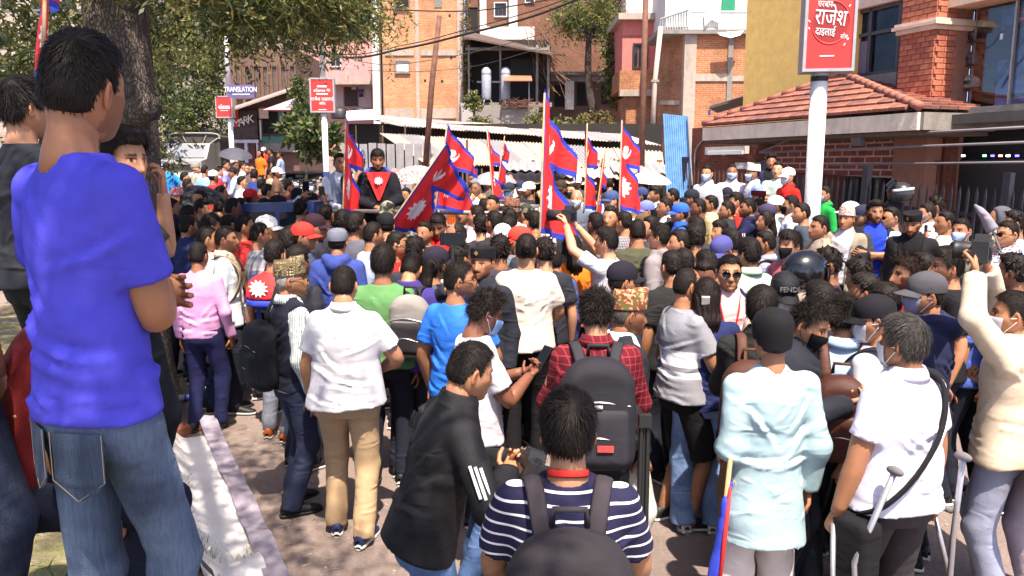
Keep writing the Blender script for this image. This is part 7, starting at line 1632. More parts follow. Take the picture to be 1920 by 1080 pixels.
crut = P_('grey haired man in lilac white polo shirt standing on two crutches', 1702, 594, 24, 1.70, detail=2, hair='medium', hairc='#3a3634', skin=2, top='polo', topc=cloth('#dcd8ea', bump=.7), botc=cloth('#3b3638'), bw=1.16, ra=((.27, .03, .84), (.8, -1, 0), (-1, 0, 0), 1.2), la=((.29, .05, .84), (.8, -1, 0), (-1, 0, 0), 1.2), mask='#e4e4e8', turn=10)
GT = plain('crutch_grey', (.40, .39, .42), .35, .6); RBR = plain('rubber_grey', (.13, .125, .13), .8)
for sd, lb in ((-1, 'grey metal crutch under the elbow nearer to the kurta man'), (1, 'grey metal crutch on the side away from the kurta man')):
    e = worn('crutch', crut, lb, 'crutch', 'crutches'); b0 = np.array([sd * (.36 if sd < 0 else .30), -.10, .0]); hgrip = np.array([sd * .285, .02, .80]); t0 = np.array([sd * .205, -.16, 1.10])
    MB().tube([b0, b0 * .72 + t0 * .28 + np.array([sd * -.02, 0, 0]), hgrip * .5 + t0 * .2 + b0 * .3 + np.array([sd * .02, -.03, .06]), t0], .013, 8).build('shaft', GT, e, True); MB().tube([tuple(hgrip + np.array([0, -.09, 0])), tuple(hgrip + np.array([0, .05, 0]))], .016, 8).build('hand_grip', RBR, e, True); MB().lathe([(.0, .0), (.026, .006), (.024, .05), (.015, .06)], 12, tuple(b0)).build('foot', RBR, e, True)
    d_ = head_dirs(14, 10) * np.array([.020, .042, .020]) + t0; m = MB(); m.add(d_, grid_q(10, 14)[:, ::-1]); m.build('arm_pad', RBR, e, True); MB().tube([tuple(b0 + np.array([sd * .05, .02, .35])), tuple(hgrip + np.array([sd * .02, .03, 0]))], .011, 7).build('brace', GT, e, True)
e = worn('sling_bag', crut, 'black cross body bag on the man with crutches', 'bag'); pts = spline([(.10, .06, 1.46), (.125, -.09, 1.42), (.05, -.165, 1.25), (-.09, -.175, 1.07), (-.20, -.12, .93), (-.225, -.02, .86)], 5); MB().tube(pts, np.array([(.027, .011)] * len(pts)), 8, side=(1, 0, -1)).build('strap', cloth('#1a181a'), e, True)
sdf_mesh('bag_body', lambda G: rbox_sdf(G, (-.25, -.02, .72), (.06, .10, .13), .03) + .005 * folds(G, 3, 22), (-.35, -.16, .56), (-.16, .12, .88), .014, cloth('#17161a'), e)
wom = P_('woman in navy top with long dark hair and a claw clip', 1326, 523, -6, 1.60, detail=2, hair='long', hairc='#1b100f', skin=1, top='long', topc=cloth('#232a58'), bot='wide', botc=cloth('#5c7296', 'denim'), ra='front', la='front', shoe='#dcdce0')
hm = o_pose[wom.name][1]; MB().box((-.02, -.118, .0), (.05, .022, .05), (.3, 0, 0)).build('claw_clip', plain('clip_horn', (.55, .48, .42), .3), wom, matrix=hm)
P_('man in grey tshirt with white chest stripe and receding hair', 1288, 501, -72, 1.66, detail=2, hair='thin', skin=2, top='tee', topc=cloth('#8f8f97', 'band', '#e4e4ec'), botc='#16161a', bot='shorts', fat=.4, bw=1.12, ra='front', la='down')
bro = P_('man in black jacket carrying a brown leather backpack', 1430, 540, -14, 1.66, detail=2, hair='medium', skin=1, top='jacket', topc='#15151a', botc=cloth('#8a6c50'), la='phone', ra='phone', shoe='#4a3526')
backpack(bro, 'brown leather backpack on the man in the black jacket', '#4a2c22', 1.0, -.05, 1.12, c2='#553427', rough=.6)
bmk = P_('curly haired young man in black face mask looking down', 1536, 571, -128, 1.66, detail=2, hair='curly', skin=1, mask='#101014', nod=26, top='jacket', topc='#22242c', botc='#23242c', ra='phone', la='phone')
lbs = P_('man in light blue shirt with a glossy brown backpack', 1585, 556, -20, 1.64, detail=2, hair='curly', skin=2, top='shirt', topc='#a9c4dc', botc=cloth('#33363c'), nod=12)
backpack(lbs, 'glossy reddish brown backpack beside the black face mask', '#43231c', 1.0, 0, 1.10, c2='#4f2c22', rough=.5)
chev = P_('man in black cap and white tshirt with chevrons on the sleeve', 1640, 553, 40, 1.66, detail=2, hat='cap', hatc='#17151c', hair='medium', skin=1, mask='#d9d9de', top='tee', topc=cloth(WT), botc='#1a1a20', turn=30, nod=8)
po = o_pose[chev.name][0]; a = po.arms()[1]
for k in range(3): c = a[1] + (a[2] - a[1]) * (.42 + .09 * k); MB().tube([tuple(c + np.array([-.055, -.03, -.012])), tuple(c + np.array([-.068, .0, .012])), tuple(c + np.array([-.055, .03, -.012]))], .006, 4).build('chevron', INK, chev)
backpack(chev, 'black backpack on the man in the white chevron tshirt', '#1a1b24', 1.05, .0, 1.13)
hoo = P_('man in grey cap, grey mask and navy hooded jacket', 1742, 510, 52, 1.70, detail=2, hat='cap', hatc='#4b4a50', hair='short', skin=2, mask='#8d8ca4', top='hoodie', topc=cloth('#252a4c'), botc=DK, turn=28, bw=1.08)
cmn = P_('man in cream jacket holding a camera above his head', 1908, 546, 52, 1.70, detail=2, hair='short', skin=1, mask='#e0e2ea', ra=((.10, .15, 1.80), (1, .1, -.5), (0, 1, 0), .9), la=((.10, .18, 1.79), (1, .2, -.6), (0, 1, 0), .9), top='jacket', topc=cloth('#d2c0a6', bump=.7), botc=cloth('#8f93a8'), shoe='#b08a4a', sole='#d8c8a8', turn=10)
a1, a2 = hand_at(cmn, 1, .05), hand_at(cmn, -1, .05); c = (a1 + a2) / 2; camera('black camera raised overhead by the man in the cream jacket', tuple(c + Vector((0, 0, .06))), 52, 0, .08, 1.15)
e = worn('waist_bag', cmn, 'dark brown bag hanging behind the man in the cream jacket', 'bag'); sdf_mesh('bag_body', lambda G: rbox_sdf(G, (-.12, -.20, .80), (.14, .07, .11), .04) + .006 * folds(G, 3, 22), (-.30, -.30, .66), (.06, -.08, .94), .014, cloth('#3a2a28', rough=.5), e); MB().tube(spline([(-.2, -.18, .90), (-.10, -.165, 1.1), (.06, -.13, 1.3), (.12, -.05, 1.44), (.10, .08, 1.42)], 4), .012, 5).build('strap', DARK, e)
P_('person in violet jacket and pale trousers cut off by the picture edge', 1985, 548, 70, 1.68, detail=2, hair='short', skin=2, top='long', topc=cloth('#4a4674'), botc=cloth('#a79aa2'), ra='phone', la='phone')
# ---- second row
M = lambda *a, **k: P_(*a, **k)
M('boy in white long sleeved shirt beside the pink sweatshirt', 386, 424, -58, 1.66, skin=2, top='long', topc=cloth(WT), botc='#3b4668', hair='crop', detail=2)
sc = M('moustached young man in profile with a pale scarf and tan bag', 420, 424, -80, 1.66, skin=2, top='open', topc='#d7dbe0', inner='#c9b9a0', hair='short', beard=1, detail=2); backpack(sc, 'tan canvas bag on the back of the moustached young man', '#8f7a5c', .8, 0, 1.1)
drp = M('person with a flag scarf draped over the shoulders and dark hair', 512, 452, -10, 1.62, skin=2, hair='medium', top='tee', topc='#232c5e', botc=cloth('#6f7480'), shoe='#b8541c', detail=1)
e = worn('flag_scarf', drp, 'red and blue flag scarf draped over the shoulders beside the topi', 'scarf')
def fs(G): return np.maximum(loft(G, [[1.16, .215, .165, -.03, -.02], [1.30, .215, .155, -.03, -.01], [1.39, .175, .13, -.03, 0], [1.45, .085, .085, 0, 0]]), G[..., 1] - .05) + .006 * folds(G, 8, 24)
sdf_mesh('red_field', lambda G: np.maximum(fs(G), 1.23 - G[..., 2]), (-.27, -.21, 1.1), (.23, .08, 1.5), .02, FR, e); sdf_mesh('blue_border', lambda G: np.maximum(np.maximum(fs(G) + .001, G[..., 2] - 1.228), 1.17 - G[..., 2]), (-.27, -.21, 1.1), (.23, .08, 1.5), .02, FB, e)
MB().poly([(-.06 + .085 * (1 if k % 2 else .6) * math.cos(k * math.pi / 12), -.172, 1.33 + .075 * (1 if k % 2 else .6) * math.sin(k * math.pi / 12)) for k in range(24)], .012, (0, -1, -.25)).build('sun_emblem', FW, e)
M('man in black with dark hair behind the patterned topi', 556, 462, -30, 1.66, hair='medium', topc='#2b2b33', skin=3)
M('woman in black wearing a dark violet headscarf', 322, 398, -20, 1.66, hat='hood', hatc='#241d30', top='jacket', topc='#131116', skin=2, bw=1.1)
M('man in navy jacket next to the dark headscarf', 350, 404, -35, 1.66, top='jacket', topc='#232d56', skin=2)
M('person in mustard yellow shirt half hidden by the tree', 292, 400, -30, 1.55, top='shirt', topc='#c8961e', skin=2)
M('dark haired man in black behind the violet headscarf', 302, 381, -40, 1.66, topc='#1a1a1f', skin=3)
M('bushy haired man in dark shirt behind the boy in white', 392, 403, -50, 1.68, hair='medium', topc='#1c1d26', skin=3)
M('dark haired youth in black looking towards the truck', 425, 405, -70, 1.64, hair='medium', topc='#23232c', skin=3)
fl2 = M('man with a flag scarf on his shoulder and short black hair', 455, 402, -62, 1.68, top='tee', topc=cloth('#c23034'), skin=2)
M('young man in plain grey tshirt looking towards the flags', 484, 418, -55, 1.64, hair='short', topc=cloth('#a4a3ac'), skin=2, detail=2)
M('smiling man in white cap and sunglasses beside the raised arm', 498, 404, -78, 1.68, hat='cap', hatc='#ece7e2', glass_='sunglasses', top='tee', topc=WT, skin=2, detail=2)
M('man with thick black hair standing before the red cap', 540, 428, -10, 1.64, hair='mop', topc='#262630')
M('man in orange red cap seen in profile', 566, 417, -85, 1.68, hat='cap', hatc='#d9342b', topc='#3c4a66', skin=3, detail=2)
M('man in maroon cap looking towards the pickup truck', 587, 401, -80, 1.70, hat='cap', hatc='#2e1822', topc='#2c2b33', skin=3)
gcp = M('man in grey flat cap and blue hooded jacket seen from behind', 632, 428, -4, 1.68, hat='taqiyah', hatc='#6d6f7c', top='hoodie', topc=cloth('#3a4a92'), skin=2, bw=1.1, detail=2)
lbl = M('man in pale blue shirt with sideburns looking aside', 697, 417, -52, 1.68, hair='short', beard=1, top='tee', topc=cloth('#bccbf0'), skin=2, detail=2, bw=1.1)
M('man in mint green shirt looking towards the leaning flag', 668, 402, -70, 1.66, topc='#b9d2b4', skin=1)
M('man in olive green tshirt seen from behind the white polo', 717, 462, -6, 1.70, hair='medium', topc=cloth('#5d8b56'), skin=3, bw=1.12, detail=2)
pur = M('man in violet jacket with bowed head and grey scarf', 775, 474, -12, 1.66, hair='short', nod=28, top='jacket', topc=cloth('#40357e'), skin=1, detail=2)
backpack(pur, 'grey backpack with pale handle on the violet jacket', '#8b8580', .95, .08, 1.20, c2='#2a262a')
M('man in bright red shirt behind the olive green tshirt', 742, 434, -80, 1.66, glass_='sunglasses', topc=cloth(RD), skin=2)
M('curly haired man just below the leaning flag', 778, 445, -15, 1.64, hair='curly', topc='#33333d')
M('person in black cap with long hair behind the violet jacket', 815, 462, -60, 1.66, hat='cap', hatc='#241f2e', hair='long', topc='#4a4a52', skin=2)
M('black haired man in white collar beside the black cap', 860, 458, -40, 1.64, hair='curly', topc='#e0dce0', skin=3)
M('smiling young man in red jacket looking down', 820, 404, 172, 1.68, hair='quiff', nod=22, top='jacket', topc=cloth(RD), skin=2, detail=2)
M('balding man in red beside the smiling young man', 858, 417, 100, 1.66, hair='thin', topc=cloth('#c8332c'), skin=2)
M('youth in black jersey with white number under the flag', 797, 415, 150, 1.62, topc='#15151a', skin=2)
btp = M('bearded man in black topi with a badge facing the camera', 906, 457, 148, 1.68, hat='blacktopi', hatc='#141217', beard=1, top='jacket', topc='#22242e', skin=2, detail=2, ra='polehigh', turn=8)
MB().box((0, .102, .085), (.025, .006, .025), (0, .78, 0)).build('badge', plain('gold', (.75, .52, .18), .25, .9), btp, matrix=o_pose[btp.name][1])
p = hand_at(btp, 1, .06); e = empty('selfie_stick', p); tag(e, 'black selfie stick with phone held up by the black topi man', 'selfie stick'); MB().tube([(0, 0, -.5), (0, 0, .28)], .014, 7).build('stick', INK, e); MB().box((0, 0, .32), (.17, .012, .085)).build('phone', SCRN, e)
M('curly haired man hidden behind the black topi', 938, 443, 10, 1.66, hair='curly', topc='#3a3640')
M('man in white cap facing away near the red cap', 943, 420, 20, 1.66, hat='cap', hatc='#eceae8', topc='#6f7683')
M('person in bright red cap above the cream tshirt', 976, 424, 85, 1.68, hat='cap', hatc='#e04034', topc='#2d3038', skin=2)
blu = M('man in slate blue shirt with glasses beside the cream tshirt', 1036, 464, 25, 1.57, hair='crop', top='shirt', topc=cloth('#4a5488'), glass_='glasses', turn=40, skin=2, detail=2)
M('curly headed man behind the slate blue shirt', 1022, 447, 10, 1.66, hair='curly', topc='#26262e')
M('woman in orange top with long hair', 1073, 441, 12, 1.60, hair='long', topc=cloth('#e07a22'), skin=1, detail=2)
vid = M('bearded man in white tshirt filming with raised arms', 1140, 428, 62, 1.68, hair='medium', beard=1, skin=0, ra=((.16, .36, 1.70), (1, .2, -.5), (0, 1, 0), 1.0), la=((.10, .34, 1.72), (1, .2, -.6), (0, 1, 0), 1.0), topc=cloth(WT), detail=2, botc=DK)
c = (hand_at(vid, 1, .05) + hand_at(vid, -1, .05)) / 2; camera('black video camera held up by the bearded man in white', tuple(c + Vector((0, 0, .05))), 62, 0, .14, 1.15)
M('man in olive tshirt seen from behind near the flag pole', 1196, 412, 6, 1.68, hair='short', topc=cloth('#4c4d3c'), skin=2, detail=2, bw=1.08)
M('young man in grey hooded top looking towards the flags', 1240, 420, 55, 1.68, hair='medium', top='hoodie', topc=cloth('#8d8588'), skin=0, detail=2)
M('man in dark violet cap next to the floral topi', 1166, 490, -70, 1.66, hat='cap', hatc='#1d1a26', topc='#2b2b36', skin=2, detail=2)
bsh = M('man in black shirt with white print behind the grey striped tshirt', 1262, 470, 20, 1.66, topc='#14141a', skin=2, bw=1.1)
M('long faced man in profile before the grey hood', 1278, 430, 78, 1.66, hair='short', topc='#5a5f68', skin=1)
M('man with thick dark hair seen from behind in dark brown', 1305, 421, 8, 1.70, hair='medium', topc='#2c2624', skin=2)
M('man in violet blue cap and glasses looking down', 1350, 444, 128, 1.66, hat='cap', hatc='#4b4a86', glass_='glasses', nod=18, topc='#a8a2a0', skin=2, detail=2)
M('black haired man in charcoal behind the violet cap', 1374, 430, 50, 1.66, hair='medium', topc='#2c2c32')
M('man in pale mint shirt with mask straps seen from behind', 1407, 448, 28, 1.68, hair='medium', top='shirt', topc=cloth('#c2dcc2'), skin=2, mask='#dfe6ea', detail=2)
ck = M('boy in checked shirt with a backpack strap looking aside', 1438, 433, 70, 1.62, hair='short', top='shirt', topc=cloth('#b6b2c4', 'check', '#8d88a4'), skin=2); backpack(ck, 'black backpack on the boy in the checked shirt', '#15151a', .85)
M('long haired man in black mask and pink shirt', 1484, 434, 118, 1.66, hair='mop', mask='#15151c', topc='#b8606a', skin=1, detail=2)
fhl = M('person wearing a glossy black motorbike helmet', 1508, 470, -75, 1.70, hat='helmet', hatc='#16171b', top='jacket', topc='#a89a8a', skin=2, detail=2)
sgm = M('man in sunglasses, navy jacket and pink shirt with red lanyard', 1368, 478, 174, 1.68, hair='short', glass_='sunglasses', top='open', topc=cloth('#232349'), inner=cloth('#e8b8b8'), skin=1, detail=2)
MB().tube(spline([(-.07, .05, 1.44), (-.05, .13, 1.32), (0, .145, 1.12), (.05, .13, 1.32), (.07, .05, 1.44)], 5), .006, 5).build('lanyard', cloth('#c8322c'), sgm, True)
M('dark haired man squeezed between the violet cap and the grey tshirt', 1284, 466, 15, 1.64, hair='short', topc='#1b1b22')
M('black haired man bowing beside the sunglasses wearer', 1322, 467, 30, 1.64, hair='short', nod=15, topc='#2d2d36')
M('brown skinned man looking down behind the woman in navy', 1322, 488, 160, 1.62, hair='short', nod=20, skin=4, topc='#5a5a60')
fen = M('masked person in black leather cap with lettering, head bowed', 1474, 513, 176, 1.66, hat='cap', hatc=cloth('#17171b', rough=.45), nod=16, mask='#e6e2de', topc=cloth('#c8b09c'), skin=1, detail=2)
text('lettering', 'FENDI', .042, (0, 0, 0), (0, 0, 0), plain('print_grey', (.16, .16, .17), .5), fen).matrix_basis = o_pose[fen.name][1] @ Matrix.Translation((0, .103, .075)) @ Matrix.Rotation(R(180), 4, 'Z') @ Matrix.Rotation(R(78), 4, 'X')
M('bearded man in dark shirt beside the black helmet', 1556, 466, 75, 1.66, hair='curly', beard=2, topc='#3a2c34', skin=3)
M('man with spiky black hair behind the black face mask', 1542, 533, 10, 1.62, hair='mop', topc='#20222a', skin=2)
M('wavy haired man bowing near the arms folded in black', 1608, 485, 40, 1.64, hair='curly', nod=15, topc='#7f8ea8', skin=3)
M('dark haired man beside the glossy backpack wearer', 1628, 515, 60, 1.62, hair='medium', topc='#5d6658', skin=3)
M('man with oiled black hair near the black cap', 1664, 534, 40, 1.60, hair='medium', topc='#8c1f24', skin=2)
M('frowning bearded man with brown wavy hair', 1706, 482, 95, 1.68, hair='curly', hairc='#2b1c14', beard=2, topc='#a82224', skin=2, detail=2)
M('black haired man behind the brown wavy hair', 1734, 477, 40, 1.64, hair='medium', topc='#26262c')
M('man in black tshirt with swept up hair seen in profile', 1782, 467, 78, 1.72, hair='quiff', topc=cloth('#17171b'), skin=1, detail=2, beard=1)
M('curly haired man behind the raised camera', 1905, 477, 40, 1.70, hair='curly', topc='#3c3c44', skin=3)
M('man in blue and orange vest under the raised camera', 1842, 500, 30, 1.60, hair='short', topc=cloth('#4a63b4'), skin=2)
# ---- third row, before the fence and shop
M('bearded young man in dark jacket and blue shirt with folded arms', 1642, 377, 172, 1.74, hair='quiff', beard=2, ra='cross', la='cross', top='open', topc=cloth('#1b1b22'), inner=cloth('#2440c8'), skin=2, detail=2)
M('man in tan coat and pale dhaka topi', 1589, 386, 135, 1.66, hat='topi', hatc=DHW, top='open', topc=cloth('#9a8f7e'), inner=WT, skin=2, detail=2)
bb = M('black bearded man in black topi and black blazer looking down', 1712, 394, 140, 1.70, hat='blacktopi', hatc='#121014', beard=2, nod=14, top='open', topc=cloth('#1d1c20'), inner='#101013', skin=2, detail=2, bw=1.12)
MB().box((0.02, .102, .085), (.018, .006, .03)).build('badge', _mats[('plain', 'gold')], bb, matrix=o_pose[bb.name][1])
M('man in sunglasses and pale blue shirt behind the black blazer', 1674, 388, 95, 1.68, glass_='sunglasses', topc='#a8b4d8', skin=1)
hh = M('man in dark cap carrying a helmet on his head', 1676, 373, 60, 1.66, hat='cap', hatc='#1c1822', topc='#20202a', skin=3)
p = near(hh, (0, -.06, 1.78)); held_helmet('black and white helmet with raised visor above the dark cap', tuple(p), 60, plain('helmet_dark', (.03, .03, .033), .2), True, -15)
M('man in navy cap behind the pale dhaka topi', 1620, 384, 80, 1.68, hat='cap', hatc='#272b40', topc='#33363f', skin=2)
M('man in white cap just behind the pale dhaka topi', 1596, 378, 70, 1.68, hat='cap', hatc='#cfc4bc', topc='#5b5650', skin=1)
M('masked man in white shirt near the brown door', 1741, 381, 75, 1.68, mask='#b8cdea', top='shirt', topc=WT, skin=1, detail=1)
M('dark haired man close behind the masked man in white', 1758, 369, 60, 1.70, hair='curly', topc='#3c3434', skin=2)
ph = M('man in cream shirt lifting a black phone', 1776, 396, 80, 1.66, ra='phone', la='chin', topc='#e4d8c8', skin=2); p = hand_at(ph, -1, .09); phone('black phone lifted by the man in the cream shirt', tuple(p), 80, 0)
cam_ = M('masked young man in camouflage jacket', 1806, 409, 118, 1.68, hair='short', mask='#b4cdf0', top='jacket', topc=cloth('#8d8d80', 'camo', '#4a4d44'), skin=2, detail=2)
M('person in grey hood over a white cap brim', 1878, 384, 70, 1.72, hat='hood', hatc='#55545e', top='jacket', topc='#b4ad9e', skin=2)
M('man in sunglasses and checked shirt holding his chin', 1893, 414, 100, 1.70, hair='short', glass_='sunglasses', la='chin', top='shirt', topc=cloth('#d8d4dc', 'check', '#5c5868'), skin=1, detail=2)
M('curly haired man at the far end of the fence', 1906, 396, 70, 1.72, hair='curly', topc='#8fa0d0', skin=2)
u = at_g(1832, 384, 1.9); e = empty('folded_umbrella', (u.x, u.y, u.z)); tag(e, 'pale folded umbrella held up before the iron fence', 'umbrella'); MB().tube(spline([(-.02, 0, .0), (.06, 0, -.08), (.14, 0, -.20)], 5), np.interp(np.linspace(0, 1, 11), [0, .3, 1], [.008, .03, .05]), 10).build('canopy', cloth('#8f8a94'), e, True); MB().tube([(.14, 0, -.20), (.24, 0, -.40)], .008, 5).build('shaft', STEEL, e)
nv3 = M('man in navy polo with three white sleeve stripes, hand at chin', 1405, 371, 82, 1.70, hair='short', beard=1, ra='cross', la='chin', top='polo', topc=cloth('#1d2046'), skin=2, detail=2)
po = o_pose[nv3.name][0]; a = po.arms()[1]
for k in range(3): c = a[1] + (a[2] - a[1]) * .5; MB().tube([tuple(c + np.array([-.07, -.03 + .022 * k, .035])), tuple(c + np.array([-.074, -.03 + .022 * k, -.04]))], .006, 4).build('sleeve_stripe', WPAINT, nv3)
M('man in white cap and cream shirt with a shoulder strap', 1456, 367, 80, 1.68, hat='cap', hatc='#efebe6', top='shirt', topc='#e2dcd4', skin=3, detail=1)
M('tall man in light blue shirt and black mask seen in profile', 1486, 366, 68, 1.72, hair='short', mask='#17171d', top='shirt', topc=cloth('#c4d2ee'), skin=1, detail=2)
M('masked man in bright green shirt by the thick white pole', 1549, 349, 95, 1.72, hair='short', mask='#a9c2ea', top='shirt', topc=cloth('#1d9a44'), skin=2, detail=1)
M('man in beige jacket with folded arms looking aside', 1540, 404, 95, 1.68, ra='cross', la='cross', top='open', topc=cloth('#a8977e'), inner='#8a8078', hair='short', skin=2, detail=2)
M('man peering out beside the thick white pole', 1506, 380, 80, 1.68, topc='#39434f', skin=1)
M('woman looking aside between the cream shirt and navy polo', 1438, 396, 85, 1.58, hair='long', topc='#4a3a44', skin=1)
M('man in violet cap behind the navy polo', 1440, 382, 80, 1.64, hat='cap', hatc='#3b3550', topc='#544c58', skin=2)
M('ruddy man in red shirt behind the navy polo', 1383, 361, 78, 1.68, hair='medium', topc=cloth('#c23028'), skin=0)
M('man in dark grey jacket looking up towards the flags', 1366, 377, 80, 1.66, top='jacket', topc='#2b2b31', skin=2)
M('man in beige jacket near the masked row', 1335, 366, 75, 1.68, top='jacket', topc='#b0a084', skin=2)
M('brown skinned man in ochre shirt beside the beige jacket', 1312, 372, 80, 1.66, topc='#8a7a4a', skin=4)
bc = M('person in royal blue cap and blue jacket', 1277, 380, 82, 1.64, hat='cap', hatc='#2f5fd0', top='jacket', topc=cloth('#2454b8'), skin=2); backpack(bc, 'small black backpack on the royal blue jacket', '#16161c', .8)
M('dark haired man behind the royal blue cap', 1263, 353, 70, 1.68, topc='#30343c', skin=2)
M('man in dark cap behind the beige jacket row', 1298, 355, 70, 1.68, hat='cap', hatc='#20222e', topc='#52483c', skin=2)
M('man with folded hands in dark suit near the cream umbrella', 1250, 371, 90, 1.68, top='open', topc='#2e2c2c', inner=WT, ra='front', la='front', skin=2)
M('young man in black suit and white collar', 1231, 349, 95, 1.72, top='open', topc='#1c1b20', inner=WT, hair='medium', beard=1, skin=1)
M('man in periwinkle cap near the last flag', 1213, 376, 100, 1.64, hat='cap', hatc='#6a78c8', topc='#7f8cc8', skin=2)
M('man in brown cap below the last flag', 1208, 400, 60, 1.62, hat='cap', hatc='#5e4a34', topc='#6a5a48', skin=3)
M('man clapping with raised hands beside the last flag', 1222, 405, 95, 1.66, ra='chin', la='chin', topc='#39414e', skin=1)
M('blue capped man behind the umbrella holder', 1203, 351, 80, 1.66, hat='cap', hatc='#34406a', topc='#46506a', skin=2)
M('youth looking at the crowd below the navy polo', 1352, 414, 110, 1.58, hair='medium', topc='#b9a68c', skin=1)
M('black haired man with bun of hair below the beige jacket', 1308, 409, 20, 1.62, hair='mop', topc='#33323a')
# masked row standing on the plinth by the fence
G6 = .32
M('masked man in white shirt first in the row by the blue sheet', 1327, 310, 140, 1.66, g=G6, mask='#b9cdea', top='shirt', topc=cloth(WT), skin=1, detail=1, hair='short')
M('masked man in cream shirt second in the row by the fence', 1373, 308, 165, 1.66, g=G6, mask='#c2d2ee', top='shirt', topc=cloth('#e2d6d4'), skin=3, detail=1, hair='crop')
M('masked man in white topi and pale blue jacket by the fence', 1414, 303, 95, 1.66, g=G6, hat='topitall', hatc=cloth('#eadfd6', 'dhaka', '#d8c4b8'), mask='#c6d4ea', top='open', topc=cloth('#8fa8e0'), inner=WT, skin=2)
M('dark clothed man standing behind the folded arms by the fence', 1447, 290, 160, 1.74, g=G6, hair='quiff', top='open', topc='#1e2444', inner='#1c1a1e', skin=2)
M('man in grey green tshirt with folded arms by the fence', 1459, 303, 150, 1.70, g=G6, hair='short', ra='cross', la='cross', topc=cloth('#a8bcb4'), skin=0)
M('person in red shirt and white cap by the fence', 1479, 314, 110, 1.64, g=G6, hat='cap', hatc='#eee6e6', mask='#cfd6ea', top='shirt', topc=cloth('#d8251f'), skin=1)
M('man in maroon topi below the folded arms', 1423, 354, 100, 1.66, hat='blacktopi', hatc='#5a1420', topc='#7c6a5a', skin=2)
M('man in dark violet cap below the cream shirt', 1364, 351, 170, 1.66, hat='cap', hatc='#221e34', topc='#4a4248', skin=3)
M('woman with pinned hair below the red shirt', 1424, 372, 80, 1.60, hair='tied', topc='#7a6a5e', skin=1)
